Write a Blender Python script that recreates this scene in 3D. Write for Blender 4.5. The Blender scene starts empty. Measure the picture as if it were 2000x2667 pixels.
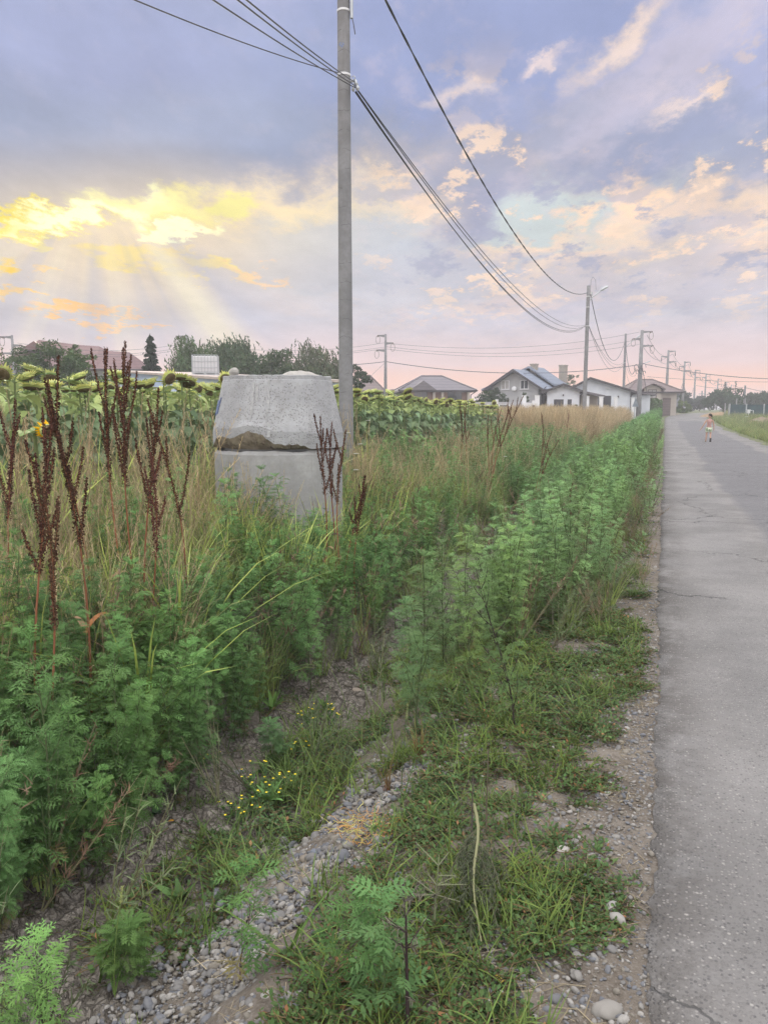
import bpy, math, random
import numpy as np
from mathutils import Vector, Matrix
random.seed(7); RN=np.random.RandomState(11)
PI=math.pi
S=bpy.context.scene
COL=S.collection
rad=math.radians
# ---------------- camera ----------------
YAW=rad(19.9); PITCH=rad(7.63); FPX=2000.0; EYE=1.6
cam=bpy.data.cameras.new('camera'); camo=bpy.data.objects.new('camera',cam); COL.objects.link(camo)
camo.location=(0,0,EYE); camo.rotation_euler=(PI/2-PITCH,0,YAW)
cam.sensor_fit='VERTICAL'; cam.sensor_height=24.0; cam.lens=24.0*FPX/2667.0
cam.clip_start=0.05; cam.clip_end=6000
S.camera=camo
RH=np.array([math.cos(YAW),math.sin(YAW),0.]); F0=np.array([-math.sin(YAW),math.cos(YAW),0.])
FV=F0*math.cos(PITCH)+np.array([0,0,-math.sin(PITCH)]); UV=np.cross(RH,FV)
def ray(x,y): return FV+RH*(x-1000)/FPX-UV*(y-1333.5)/FPX
def P(x,y,D):
    "world point seen at photo position x,y at forward distance D metres"
    d=ray(x,y); return np.array([0,0,EYE])+d*(D/(d@F0))
def azel(x,y):
    d=ray(x,y); d=d/np.linalg.norm(d)
    return math.degrees(math.atan2(d@RH,d@F0)), math.degrees(math.asin(d[2]))
# ---------------- colour management ----------------
S.render.engine='CYCLES'
S.view_settings.view_transform='Standard'; S.view_settings.look='None'
S.view_settings.gamma=1.0; S.view_settings.exposure=0.0
S.cycles.max_bounces=5; S.cycles.diffuse_bounces=2; S.cycles.glossy_bounces=2; S.cycles.transmission_bounces=3
S.cycles.transparent_max_bounces=6; S.cycles.volume_bounces=0
S.cycles.use_adaptive_sampling=True; S.cycles.adaptive_threshold=0.02
S.cycles.use_denoising=True; S.cycles.denoising_prefilter='NONE'
S.cycles.caustics_reflective=False; S.cycles.caustics_refractive=False
def lin(r,g,b,k=1.0):
    f=lambda c:(c/12.92 if c<=0.04045 else ((c+0.055)/1.055)**2.4)
    return (f(r/255.)*k,f(g/255.)*k,f(b/255.)*k,1.0)
# ---------------- node helper ----------------
class NT:
    def __init__(s,tree):
        s.t=tree; s.n=tree.nodes; s.l=tree.links
    def new(s,typ,**kw):
        n=s.n.new(typ)
        for k,v in kw.items(): setattr(n,k,v)
        return n
    def put(s,sock,v):
        if v is None: return
        if isinstance(v,bpy.types.NodeSocket): s.l.new(v,sock)
        else:
            try: sock.default_value=v
            except Exception:
                sock.default_value=(v,v,v)
    def math(s,op,a,b=None,c=None,clamp=False):
        n=s.new('ShaderNodeMath',operation=op,use_clamp=clamp)
        for i,v in enumerate((a,b,c)):
            if v is not None: s.put(n.inputs[i],v)
        return n.outputs[0]
    def vm(s,op,a,b=None,scale=None):
        n=s.new('ShaderNodeVectorMath',operation=op)
        s.put(n.inputs[0],a)
        if b is not None: s.put(n.inputs[1],b)
        if scale is not None: s.put(n.inputs['Scale'],scale)
        return n.outputs['Value'] if op in('DOT_PRODUCT','LENGTH','DISTANCE') else n.outputs['Vector']
    def noise(s,vec,scale,detail=4,rough=.55,out='Fac',dist=0.0,dim='3D'):
        n=s.new('ShaderNodeTexNoise'); n.noise_dimensions=dim
        if vec is not None: s.put(n.inputs['Vector'],vec)
        n.inputs['Scale'].default_value=scale; n.inputs['Detail'].default_value=detail
        n.inputs['Roughness'].default_value=rough; n.inputs['Distortion'].default_value=dist
        return n.outputs[out]
    def vor(s,vec,scale,feature='F1',out='Distance',rnd=1.0):
        n=s.new('ShaderNodeTexVoronoi',feature=feature)
        s.put(n.inputs['Vector'],vec); n.inputs['Scale'].default_value=scale
        n.inputs['Randomness'].default_value=rnd
        return n.outputs[out]
    def mr(s,v,a,b,c=0.,d=1.,smooth=True):
        n=s.new('ShaderNodeMapRange')
        n.interpolation_type='SMOOTHSTEP' if smooth else 'LINEAR'
        s.put(n.inputs['Value'],v)
        for k,x in zip(('From Min','From Max','To Min','To Max'),(a,b,c,d)): s.put(n.inputs[k],x)
        return n.outputs['Result']
    def mix(s,f,a,b,blend='MIX'):
        n=s.new('ShaderNodeMix',data_type='RGBA',blend_type=blend)
        s.put(n.inputs[0],f); s.put(n.inputs[6],a); s.put(n.inputs[7],b)
        return n.outputs[2]
    def ramp(s,f,stops,interp='LINEAR'):
        n=s.new('ShaderNodeValToRGB'); e=n.color_ramp.elements; n.color_ramp.interpolation=interp
        while len(e)<len(stops): e.new(.5)
        for i,(p,c) in enumerate(stops): e[i].position=p; e[i].color=c
        s.put(n.inputs[0],f); return n.outputs[0]
    def comb(s,x,y,z=0.):
        n=s.new('ShaderNodeCombineXYZ')
        for i,v in enumerate((x,y,z)): s.put(n.inputs[i],v)
        return n.outputs[0]
    def sep(s,v):
        n=s.new('ShaderNodeSeparateXYZ'); s.put(n.inputs[0],v); return n.outputs
# ---------------- sky ----------------
SUN_AZ,SUN_EL=azel(260,500)
def make_world():
    w=bpy.data.worlds.new('World'); S.world=w; w.use_nodes=True
    w.node_tree.nodes.clear(); T=NT(w.node_tree)
    tc=T.new('ShaderNodeTexCoord'); d=T.vm('NORMALIZE',tc.outputs['Generated'])
    x,y,z=T.sep(d)
    cr=T.vm('DOT_PRODUCT',d,tuple(RH)); cf=T.vm('DOT_PRODUCT',d,tuple(F0))
    az=T.math('MULTIPLY',T.math('ARCTAN2',cr,cf),57.29578)
    el=T.math('MULTIPLY',T.math('ARCSINE',z),57.29578)
    uv=T.comb(az,el,0.)
    # cloud-deck coordinates (a plane overhead), so cloud texture flattens towards the horizon
    zz=T.math('ADD',T.math('MAXIMUM',z,0.),0.16)
    pl=T.comb(T.math('DIVIDE',cr,zz),T.math('DIVIDE',cf,zz),0.)
    plr=T.new('ShaderNodeMapping'); plr.inputs['Rotation'].default_value=(0,0,rad(-35)); plr.inputs['Scale'].default_value=(1.25,.85,1)
    T.put(plr.inputs['Vector'],pl); pl=plr.outputs[0]
    nb=T.noise(pl,1.1,7,.62,'Color')          # big warp
    nf=T.noise(pl,4.6,7,.62,'Color')          # fine warp
    nl=T.noise(uv,.085,2,.5,'Color')
    flat=(1,1,0)
    def off(n,ax,ay): return T.vm('MULTIPLY',T.vm('SUBTRACT',n,(.5,.5,.5)),(ax,ay,0))
    vs=T.vm('ADD',uv,off(nl,6,3))
    vd=T.vm('ADD',T.vm('ADD',uv,off(nb,15,9)),off(nf,9,6))
    vg=T.vm('ADD',T.vm('ADD',uv,off(nb,6,3.6)),off(nf,8,5.4))
    C=lambda *c: lin(*c)
    e=lambda py:(azel(1000,py)[1]+5)/45.
    col=T.ramp(T.math('DIVIDE',T.math('ADD',el,5),45.),[
        (e(1150),C(235,185,170)),(e(1062),C(255,158,108)),(e(1005),C(255,186,145)),(e(950),C(232,204,206)),
        (e(830),C(208,206,220)),(e(660),C(208,205,216)),(e(540),C(214,208,214)),(e(400),C(178,185,216)),(e(180),C(174,183,220)),(e(-40),C(180,188,226))])
    def blob(col,cx,cy,rx,ry,ang,c,st=1.,ed=.5,v=vd,k=1.):
        a,b=azel(cx,cy)
        m=T.new('ShaderNodeMapping',vector_type='TEXTURE')
        m.inputs['Location'].default_value=(a,b,0); m.inputs['Rotation'].default_value=(0,0,rad(ang))
        m.inputs['Scale'].default_value=(rx/35.,ry/35.,1); T.put(m.inputs['Vector'],v)
        g=T.new('ShaderNodeTexGradient',gradient_type='SPHERICAL'); T.put(g.inputs[0],m.outputs[0])
        mk=T.mr(g.outputs['Fac'],0.,ed,0.,st)
        return T.mix(mk,col,lin(*c,k))
    B=lambda *a,**k: blob(*a,**k)
    # soft large masses
    col=B(col,150,340,1180,320,4,(152,166,200),1.,.30,v=vd)
    col=B(col,250,70,620,220,0,(164,176,220),.8,.7,v=vs)
    col=B(col,480,330,420,120,10,(168,180,212),.6,.8,v=vs)
    col=B(col,420,452,640,66,5,(146,160,194),.95,.6,v=vs)
    col=B(col,20,500,330,60,12,(148,162,196),.95,.6,v=vs)
    col=B(col,1250,150,620,270,-4,(150,166,214),.95,.55,v=vd)
    col=B(col,1650,430,700,190,14,(174,180,208),.95,.5,v=vd)
    col=B(col,1480,330,620,60,14,(166,174,206),.8,.6,v=vg)
    col=B(col,1950,330,350,260,0,(164,174,206),.9,.6,v=vd)
    col=B(col,1980,90,240,170,0,(176,184,226),.8,.6,v=vd)
    col=B(col,1720,180,500,110,28,(206,200,222),.75,.7,v=vd)
    col=B(col,1590,130,200,46,36,(252,228,212),.85,.9,v=vg)
    col=B(col,1850,600,420,110,6,(244,214,196),.5,.9,v=vs)
    col=B(col,1400,192,80,26,30,(246,226,224),.9,.8,v=vg)
    col=B(col,1190,262,110,34,0,(242,224,220),.75,.9,v=vg)
    col=B(col,1760,270,100,24,20,(244,224,218),.7,.9,v=vg)
    col=B(col,1100,600,760,240,0,(236,216,204),.75,.8,v=vd)
    col=B(col,1150,455,260,50,8,(250,220,195),.7,.8,v=vg)
    col=B(col,1560,580,520,150,4,(212,217,216),.9,.6,v=vd)
    col=B(col,1800,660,500,110,5,(226,214,208),.6,.7,v=vs)
    col=B(col,1440,545,230,75,5,(206,218,222),.9,.6,v=vd)
    col=B(col,1215,525,200,115,18,(164,169,200),.95,.6,v=vg)
    col=B(col,1280,400,360,70,18,(168,174,202),.8,.6,v=vg)
    col=B(col,1900,470,300,60,12,(170,176,204),.8,.6,v=vg)
    for (bx,by,rx,ry,an,s) in [(1655,505,75,110,25,.95),(1525,555,70,42,25,.9),(1790,530,130,50,10,.7),(1920,560,150,70,20,.7),
            (1680,610,120,45,0,.6),(1960,660,130,40,20,.8),(1060,560,110,90,0,.6),(1340,640,260,34,3,.7),(1480,690,320,40,6,.6),(1000,470,120,24,0,.7)]:
        col=B(col,bx,by,rx,ry,an,(253,220,188),s,.7,v=vg)
    col=B(col,1830,590,120,60,10,(188,188,212),.6,.6,v=vg)
    col=B(col,1640,480,90,30,10,(186,188,212),.6,.6,v=vg)
    col=B(col,1150,680,380,90,0,(186,188,212),.8,.6,v=vd)
    col=B(col,1650,760,640,90,4,(206,200,212),.7,.6,v=vd)
    col=B(col,1250,790,300,30,3,(232,208,202),.6,.7,v=vd)
    col=B(col,820,560,420,120,0,(242,226,204),.9,.7,v=vd)
    col=B(col,880,640,360,120,0,(196,203,216),.9,.55,v=vg)
    col=B(col,1000,740,420,90,0,(202,204,218),.8,.6,v=vs)
    col=B(col,200,720,620,210,0,(198,196,208),.9,.6,v=vs)
    # broken puffs over the right of the view, lit from below
    pn=T.noise(T.vm('ADD',pl,(3.7,1.9,0.)),3.1,8,.66)
    rg=T.math('MULTIPLY',T.mr(az,-6.,6.),T.math('MULTIPLY',T.mr(el,4.,10.),T.mr(el,25.,17.)))
    col=T.mix(T.math('MULTIPLY',T.mr(pn,.54,.60),T.math('MULTIPLY',rg,.85)),col,lin(253,223,196))
    col=T.mix(T.math('MULTIPLY',T.mr(pn,.47,.38),T.math('MULTIPLY',rg,.85)),col,lin(172,177,205))
    hs=T.new('ShaderNodeHueSaturation'); hs.inputs['Saturation'].default_value=.82; gm=T.new('ShaderNodeGamma'); gm.inputs[1].default_value=1.2; T.put(gm.inputs[0],col); T.put(hs.inputs['Color'],gm.outputs[0]); col=T.vm('MULTIPLY',hs.outputs[0],(1.09,1.07,1.04))
    # glow of the hidden sun
    col=B(col,330,620,680,240,3,(250,226,184),.8,1.,v=vs)
    col=B(col,640,540,430,66,3,(254,232,186),.85,.9,v=vg)
    col=B(col,400,540,210,62,6,(255,243,150),.9,.8,v=vg,k=1.02)
    col=B(col,70,580,260,30,9,(255,234,100),1.,.5,v=vg,k=1.02)
    col=B(col,200,566,230,24,11,(255,254,205),1.,.6,v=vg,k=1.15)
    col=B(col,350,535,70,40,50,(255,255,215),.9,.8,v=vg,k=1.1)
    col=B(col,360,528,190,36,4,(255,250,180),.8,.8,v=vg,k=1.05)
    col=B(col,450,594,110,24,8,(255,255,205),1.,.5,v=vg,k=1.15)
    col=B(col,600,540,90,40,8,(255,246,150),.8,.6,v=vg)
    for (bx,by,rx,ry,an,c,s) in [(340,665,120,30,-8,(255,230,140),.85),(440,650,80,16,5,(255,228,150),.7),(560,700,120,24,-6,(255,230,145),.9),
            (660,710,110,18,4,(252,214,170),.8),(0,695,48,30,20,(255,214,80),1.),(20,770,80,18,6,(255,208,96),.95),(95,766,50,9,0,(255,214,130),.9),
            (205,828,115,19,-4,(255,200,118),.95),(330,842,90,9,-3,(250,204,150),.8),(140,712,40,10,10,(255,218,150),.8),(80,620,50,14,0,(255,236,130),.8)]:
        col=B(col,bx,by,rx,ry,an,c,s,.6,v=vg)
    # crepuscular rays fanning out below the gap in the clouds
    a0,b0=azel(250,430)
    du=T.math('SUBTRACT',az,a0); dv=T.math('SUBTRACT',b0,el)
    th=T.math('ARCTAN2',du,T.math('MAXIMUM',dv,.01)); r=T.math('SQRT',T.math('ADD',T.math('MULTIPLY',du,du),T.math('MULTIPLY',dv,dv)))
    rn=T.noise(T.comb(T.math('MULTIPLY',th,1.),0.3,0.7),5.5,2.5,.6)
    env=T.math('MULTIPLY',T.mr(r,3.,6.),T.mr(r,13.,19.,1.,0.))
    env=T.math('MULTIPLY',env,T.mr(el,0.5,3.))
    env=T.math('MULTIPLY',env,T.mr(T.math('ABSOLUTE',th),.8,1.2,1.,0.))
    env=T.math('MULTIPLY',env,T.mr(dv,2.,6.))
    up=T.math('MULTIPLY',T.mr(rn,.5,.72),env); dn=T.math('MULTIPLY',T.mr(rn,.5,.3),env)
    col=T.mix(T.math('MULTIPLY',up,.24),col,lin(250,238,205)); col=T.mix(T.math('MULTIPLY',dn,.28),col,lin(176,180,204))
    # one wide ray pair to the lower right
    def band(c0,c1,c2):  # angle window
        return T.math('MULTIPLY',T.math('MULTIPLY',T.mr(th,c0,c1),T.mr(th,c1,c2,1.,0.)),env)
    col=T.mix(T.math('MULTIPLY',band(.46,.64,.82),.55),col,lin(246,236,206))
    col=T.mix(T.math('MULTIPLY',band(.72,.86,1.02),.45),col,lin(184,188,208))
    col=T.mix(T.math('MULTIPLY',band(-.18,-.06,.08),.35),col,lin(172,176,200))
    col=B(col,1750,350,520,55,14,(160,168,200),.75,.7,v=vg)
    col=B(col,1300,300,260,40,8,(164,172,206),.7,.7,v=vg)
    col=B(col,1000,500,200,30,4,(184,186,206),.6,.7,v=vg)
    col=B(col,1500,820,500,60,4,(198,194,210),.6,.7,v=vd)
    # overall cloud relief
    rel=T.noise(pl,2.4,9,.64)
    k=T.mr(rel,.3,.7,.87,1.11,False); 
    relmask=T.mr(el,1.,7.)
    k2=T.math('ADD',1.,T.math('MULTIPLY',T.math('SUBTRACT',k,1.),relmask))
    col=T.vm('SCALE',col,scale=k2)
    rel2=T.noise(pl,8.0,6,.6)
    tint=T.mix(T.math('MULTIPLY',T.mr(rel2,.5,.75),T.math('MULTIPLY',relmask,T.mr(az,-8.,2.,.08,.26))),col,lin(240,222,226)); col=tint
    # the sky behind the photographer: brightness added as fill light for the plants, zenith too
    back=T.mr(cf,.35,-.45); zen=T.mr(el,32.,62.)
    bc=T.mix(T.mr(rel,.35,.65),(1.25,1.26,1.32,1),(1.66,1.60,1.54,1))
    col=T.mix(T.math('MULTIPLY',back,T.mr(el,-4,4)),col,T.vm('SCALE',bc,scale=BACK))
    col=T.mix(zen,col,T.vm('SCALE',bc,scale=ZEN))
    # clear-air share from the physical sky
    sky=T.new('ShaderNodeTexSky',sky_type='NISHITA'); sky.sun_disc=False
    sky.sun_elevation=rad(SUN_EL); sky.sun_rotation=math.atan2(-math.sin(YAW-rad(SUN_AZ)),math.cos(YAW-rad(SUN_AZ)))
    bg=T.new('ShaderNodeBackground'); T.put(bg.inputs[0],col); bg.inputs[1].default_value=1.0
    bg2=T.new('ShaderNodeBackground'); T.put(bg2.inputs[0],sky.outputs[0]); bg2.inputs[1].default_value=0.0015
    ad=T.new('ShaderNodeAddShader'); T.l.new(bg.outputs[0],ad.inputs[0]); T.l.new(bg2.outputs[0],ad.inputs[1])
    out=T.new('ShaderNodeOutputWorld'); T.l.new(ad.outputs[0],out.inputs[0])
    w.cycles.sampling_method='NONE'
BACK=1.3; ZEN=2.15; HAZE=.0018
make_world()
# ---------------- sun (veiled by cloud) ----------------
sl=bpy.data.lights.new('sun','SUN'); sl.energy=1.6; sl.angle=rad(14); sl.color=(1.,.86,.66)
so=bpy.data.objects.new('sun',sl); COL.objects.link(so)
_a=YAW-rad(SUN_AZ); sd=Vector((-math.sin(_a)*math.cos(rad(SUN_EL)),math.cos(_a)*math.cos(rad(SUN_EL)),math.sin(rad(SUN_EL))))
so.rotation_euler=sd.to_track_quat('Z','Y').to_euler()
# ================= mesh helpers =================
class MB:
    "collects vertices, faces, one colour per vertex, one material slot per face"
    def __init__(s): s.v=[];s.f=[];s.c=[];s.m=[]; s.col=(.5,.5,.5); s.mi=0
    def vert(s,p): s.v.append((float(p[0]),float(p[1]),float(p[2]))); s.c.append(s.col); return len(s.v)-1
    def face(s,*i): s.f.append(i); s.m.append(s.mi)
    def poly(s,pts): s.face(*[s.vert(p) for p in pts])
    def box(s,a,b,M=None):
        (x0,y0,z0),(x1,y1,z1)=a,b
        q=[(x0,y0,z0),(x1,y0,z0),(x1,y1,z0),(x0,y1,z0),(x0,y0,z1),(x1,y0,z1),(x1,y1,z1),(x0,y1,z1)]
        if M is not None: q=[M@Vector(p) for p in q]
        i=[s.vert(p) for p in q]
        for f in ((0,3,2,1),(4,5,6,7),(0,1,5,4),(1,2,6,5),(2,3,7,6),(3,0,4,7)): s.face(*[i[k] for k in f])
    def slab(s,quad,th):
        "a quad extruded downwards along its normal by th"
        q=[Vector(p) for p in quad]; n=(q[1]-q[0]).cross(q[3]-q[0]).normalized()
        if n.z<0: n=-n
        a=[s.vert(p) for p in q]; b=[s.vert(p-n*th) for p in q]; k=len(q)
        s.face(*a); s.face(*b[::-1])
        for i in range(k): s.face(a[i],b[i],b[(i+1)%k],a[(i+1)%k])
    def prism(s,prof,y0,y1):
        "closed x,z profile extruded along y"
        a=[s.vert((x,y0,z)) for x,z in prof]; b=[s.vert((x,y1,z)) for x,z in prof]; k=len(prof)
        s.face(*a); s.face(*b[::-1])
        for i in range(k): s.face(a[i],b[i],b[(i+1)%k],a[(i+1)%k])
    def tube(s,pts,rs,n=6,cap=True):
        pts=[Vector(p) for p in pts]; rings=[]; prev=None
        if not hasattr(rs,'__len__'): rs=[rs]*len(pts)
        for i,p in enumerate(pts):
            t=(pts[min(i+1,len(pts)-1)]-pts[max(i-1,0)]); 
            t=t.normalized() if t.length>1e-9 else Vector((0,0,1))
            if prev is None: prev=Vector((1,0,0)) if abs(t.x)<.9 else Vector((0,1,0))
            u=(prev-t*prev.dot(t)); u=u.normalized() if u.length>1e-6 else t.orthogonal().normalized()
            w=t.cross(u); prev=u
            rings.append([s.vert(p+(u*math.cos(2*PI*k/n)+w*math.sin(2*PI*k/n))*rs[i]) for k in range(n)])
        for a,b in zip(rings,rings[1:]):
            for k in range(n): s.face(a[k],a[(k+1)%n],b[(k+1)%n],b[k])
        if cap: s.face(*rings[0][::-1]); s.face(*rings[-1])
    def lathe(s,prof,n=24,cx=0,cy=0,jit=0.,M=None):
        rings=[]
        for r,z in prof:
            ring=[]
            for k in range(n):
                a=2*PI*k/n; rr=r*(1+jit*(random.random()-.5)); p=Vector((cx+rr*math.cos(a),cy+rr*math.sin(a),z))
                ring.append(s.vert(M@p if M is not None else p))
            rings.append(ring)
        for a,b in zip(rings,rings[1:]):
            for k in range(n): s.face(a[k],a[(k+1)%n],b[(k+1)%n],b[k])
        s.face(*rings[0][::-1]); s.face(*rings[-1])
    def blade(s,base,az,ln,w,bend,seg=4,lift=1.35,twist=0.,c2=None):
        "grass blade: a narrow curved ribbon"
        p=Vector(base); el=lift; d=Vector((math.cos(az),math.sin(az),0)); side=Vector((-d.y,d.x,0)); pr=None
        col0=s.col
        for i in range(seg+1):
            f=i/seg; ww=w*(1-f)**.6*.5 if i<seg else 0
            if c2 is not None: s.col=tuple(a+(b-a)*f for a,b in zip(col0,c2))
            sd=side*math.cos(twist*f)+Vector((0,0,1))*math.sin(twist*f)
            if i<seg: cur=(s.vert(p-sd*ww),s.vert(p+sd*ww))
            else: cur=(s.vert(p),)
            if pr is not None:
                if len(cur)==2: s.face(pr[0],pr[1],cur[1],cur[0])
                else: s.face(pr[0],pr[1],cur[0])
            pr=cur; p=p+(d*math.cos(el)+Vector((0,0,1))*math.sin(el))*(ln/seg); el-=bend/seg*(.5+f)
        s.col=col0
    def build(s,name,mats,parent=None,smooth=False,loc=None,link=True,rotz=None):
        me=bpy.data.meshes.new(name); me.from_pydata(s.v,[],s.f)
        if not isinstance(mats,(list,tuple)): mats=[mats]
        for m in mats: me.materials.append(m)
        if len(mats)>1: me.polygons.foreach_set('material_index',s.m)
        if smooth: me.polygons.foreach_set('use_smooth',[True]*len(s.f))
        a=me.color_attributes.new('col','FLOAT_COLOR','POINT')
        c=np.ones((len(s.v),4),dtype=np.float32); c[:,:3]=np.array(s.c,dtype=np.float32).reshape(-1,3); a.data.foreach_set('color',c.ravel())
        me.update(); o=bpy.data.objects.new(name,me)
        if link: COL.objects.link(o)
        if parent is not None: o.parent=parent
        if loc is not None: o.location=loc
        if rotz is not None: o.rotation_euler.z=rotz
        return o
def tag(o,label=None,cat=None,group=None,kind=None):
    if label: o['label']=label
    if cat: o['category']=cat
    if group: o['group']=group
    if kind: o['kind']=kind
    return o
def empty(name,loc,rz=0.,label=None,cat=None,group=None):
    o=bpy.data.objects.new(name,None); COL.objects.link(o); o.location=tuple(loc); o.rotation_euler.z=rz; o.empty_display_size=.1
    return tag(o,label,cat,group)
def copy_tree(o,parent=None,kids=None):
    c=o.copy(); COL.objects.link(c); c.parent=parent
    for ch in (kids if kids is not None else o.children):
        d=ch.copy(); COL.objects.link(d); d.parent=c
        for g in ch.children:
            e=g.copy(); COL.objects.link(e); e.parent=d
    return c
def U(a,b): return random.uniform(a,b)
# ---- numpy value noise ----
def vnoise(x,y,seed=0):
    x=np.asarray(x,float); y=np.asarray(y,float)
    xi=np.floor(x).astype(np.int64); yi=np.floor(y).astype(np.int64); fx=x-xi; fy=y-yi
    fx=fx*fx*(3-2*fx); fy=fy*fy*(3-2*fy)
    def h(a,b):
        n=(a*374761393+b*668265263+seed*1442695041)&0xffffffff
        n=((n^(n>>13))*1274126177)&0xffffffff
        return ((n^(n>>16))&0xffff)/65535.
    return (h(xi,yi)*(1-fx)+h(xi+1,yi)*fx)*(1-fy)+(h(xi,yi+1)*(1-fx)+h(xi+1,yi+1)*fx)*fy
def fbm(x,y,o=4,seed=0):
    s=0;a=.5;t=0
    for k in range(o): s=s+a*vnoise(np.asarray(x)*2**k,np.asarray(y)*2**k,seed+k*17); t+=a; a*=.5
    return s/t
def voroe(x,y,seed=3):
    "distance to the nearest cell border of a jittered grid"
    xi=np.floor(x).astype(np.int64); yi=np.floor(y).astype(np.int64)
    d=[]
    for i in(-1,0,1):
        for j in(-1,0,1):
            a=xi+i;b=yi+j
            def h(k):
                n=(a*374761393+b*668265263+k*1442695041)&0xffffffff
                n=((n^(n>>13))*1274126177)&0xffffffff
                return ((n^(n>>16))&0xffff)/65535.
            d.append(np.hypot(a+h(seed)-x,b+h(seed+5)-y))
    d=np.sort(np.array(d),axis=0); return d[1]-d[0]
# ================= materials =================
def mat(name,color=None,rough=.8,build=None,bump=None,spec=.3,metal=0.):
    m=bpy.data.materials.new(name); m.use_nodes=True; T=NT(m.node_tree); T.n.clear()
    b=T.new('ShaderNodeBsdfPrincipled'); o=T.new('ShaderNodeOutputMaterial'); T.l.new(b.outputs[0],o.inputs[0])
    b.inputs['Roughness'].default_value=rough; b.inputs['Specular IOR Level'].default_value=spec; b.inputs['Metallic'].default_value=metal
    if color is not None: b.inputs['Base Color'].default_value=(color+(1,)) if len(color)==3 else color
    if build: build(T,b,o)
    return m
def pos(T): return T.new('ShaderNodeNewGeometry').outputs['Position']
def objco(T): return T.new('ShaderNodeTexCoord').outputs['Object']
def bump(T,b,h,st=.5,dist=.01):
    n=T.new('ShaderNodeBump'); n.inputs['Strength'].default_value=st; n.inputs['Distance'].default_value=dist
    T.put(n.inputs['Height'],h); T.l.new(n.outputs[0],b.inputs['Normal'])
def foliage(name,trans=.3,rough=.55,var=.35,big=True):
    "leaf material: albedo from the 'col' attribute, varied per plant and in drifts; some light passes through"
    m=bpy.data.materials.new(name); m.use_nodes=True; T=NT(m.node_tree); T.n.clear()
    at=T.new('ShaderNodeAttribute',attribute_name='col'); oi=T.new('ShaderNodeObjectInfo')
    hs=T.new('ShaderNodeHueSaturation'); T.put(hs.inputs['Color'],at.outputs['Color'])
    T.put(hs.inputs['Value'],T.mr(oi.outputs['Random'],0,1,1-var,1+var,False))
    n=T.noise(pos(T),.9,2,.5) if big else .5
    T.put(hs.inputs['Hue'],T.mr(n,.3,.7,.487,.513,False)); T.put(hs.inputs['Saturation'],T.mr(n,.3,.7,1.08,.92,False))
    b=T.new('ShaderNodeBsdfPrincipled'); b.inputs['Roughness'].default_value=rough; b.inputs['Specular IOR Level'].default_value=.12
    T.put(b.inputs['Base Color'],hs.outputs[0])
    t=T.new('ShaderNodeBsdfTranslucent'); T.put(t.inputs[0],T.mix(.5,hs.outputs[0],(.9,1.,.5,1),'MULTIPLY'))
    T.put(t.inputs[0],hs.outputs[0])
    mx=T.new('ShaderNodeMixShader'); mx.inputs[0].default_value=trans
    T.l.new(b.outputs[0],mx.inputs[1]); T.l.new(t.outputs[0],mx.inputs[2])
    o=T.new('ShaderNodeOutputMaterial'); T.l.new(mx.outputs[0],o.inputs[0]); return m
M_leaf=foliage('weed_leaf',.24,.55,.34); M_grass=foliage('grass_blade',.30,.55,.34); M_sun=foliage('sunflower_leaf',.25,.5,.2)
M_bark=foliage('stem_skin',.05,.8,.15,False); M_dry=foliage('dry_seed',.12,.9,.2,False); M_tree=foliage('tree_leaf',.25,.6,.15)
def _conc(T,b,o,base=(.42,.41,.39),pit=90.,crackz=True):
    c=objco(T); n=T.noise(c,2.2,6,.65); n2=T.noise(c,18,5,.7)
    col=T.mix(T.mr(n,.35,.68),tuple(x*.80 for x in base)+(1,),tuple(x*1.12 for x in base)+(1,))
    col=T.mix(T.mr(n2,.4,.7,0,.35),col,(base[0]*.72,base[1]*.69,base[2]*.62,1))
    x,y,z=T.sep(c)
    st=T.noise(T.comb(T.math('MULTIPLY',x,9.),T.math('MULTIPLY',y,9.),T.math('MULTIPLY',z,.7)),1.,4,.6)
    col=T.mix(T.mr(st,.55,.75,0,.35),col,(base[0]*.62,base[1]*.6,base[2]*.55,1))
    h=T.math('ADD',T.math('MULTIPLY',n2,.6),T.math('MULTIPLY',T.noise(c,70,3,.6),.4))
    if pit:
        v=T.vor(c,pit); pn=T.noise(c,5,2,.5)
        pm=T.math('MULTIPLY',T.mr(v,.36,.22),T.mr(pn,.34,.48)); col=T.mix(T.math('MULTIPLY',pm,.55),col,(.16,.15,.14,1)); h=T.math('SUBTRACT',h,T.math('MULTIPLY',pm,1.2))
    T.put(b.inputs['Base Color'],col); bump(T,b,h,.6,.008)
M_conc=mat('pitted_concrete',rough=.9,build=lambda T,b,o:_conc(T,b,o,(.37,.375,.39),46.))
M_conc2=mat('smooth_concrete',rough=.88,build=lambda T,b,o:_conc(T,b,o,(.345,.345,.345),0))
def _pole(T,b,o):
    _conc(T,b,o,(.24,.24,.25),0)
    c=objco(T); x,y,z=T.sep(c)
    w=T.noise(T.comb(T.math('MULTIPLY',x,2.),T.math('MULTIPLY',y,2.),z),3.,4,.6)
    zz=T.math('ADD',T.math('MULTIPLY',z,3.4),T.math('MULTIPLY',w,.55))
    fr=T.math('ABSOLUTE',T.math('SUBTRACT',T.math('FRACT',zz),.5))
    on=T.noise(T.comb(T.math('MULTIPLY',x,6.),T.math('MULTIPLY',y,6.),T.math('FLOOR',zz)),1.7,1,.5)
    ck=T.math('MULTIPLY',T.mr(fr,.022,.004),T.mr(on,.42,.55))
    col=b.inputs['Base Color'].links[0].from_socket
    T.put(b.inputs['Base Color'],T.mix(T.math('MULTIPLY',ck,.8),col,(.10,.10,.11,1)))
M_pole=mat('pole_concrete',rough=.9,build=_pole)
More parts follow.
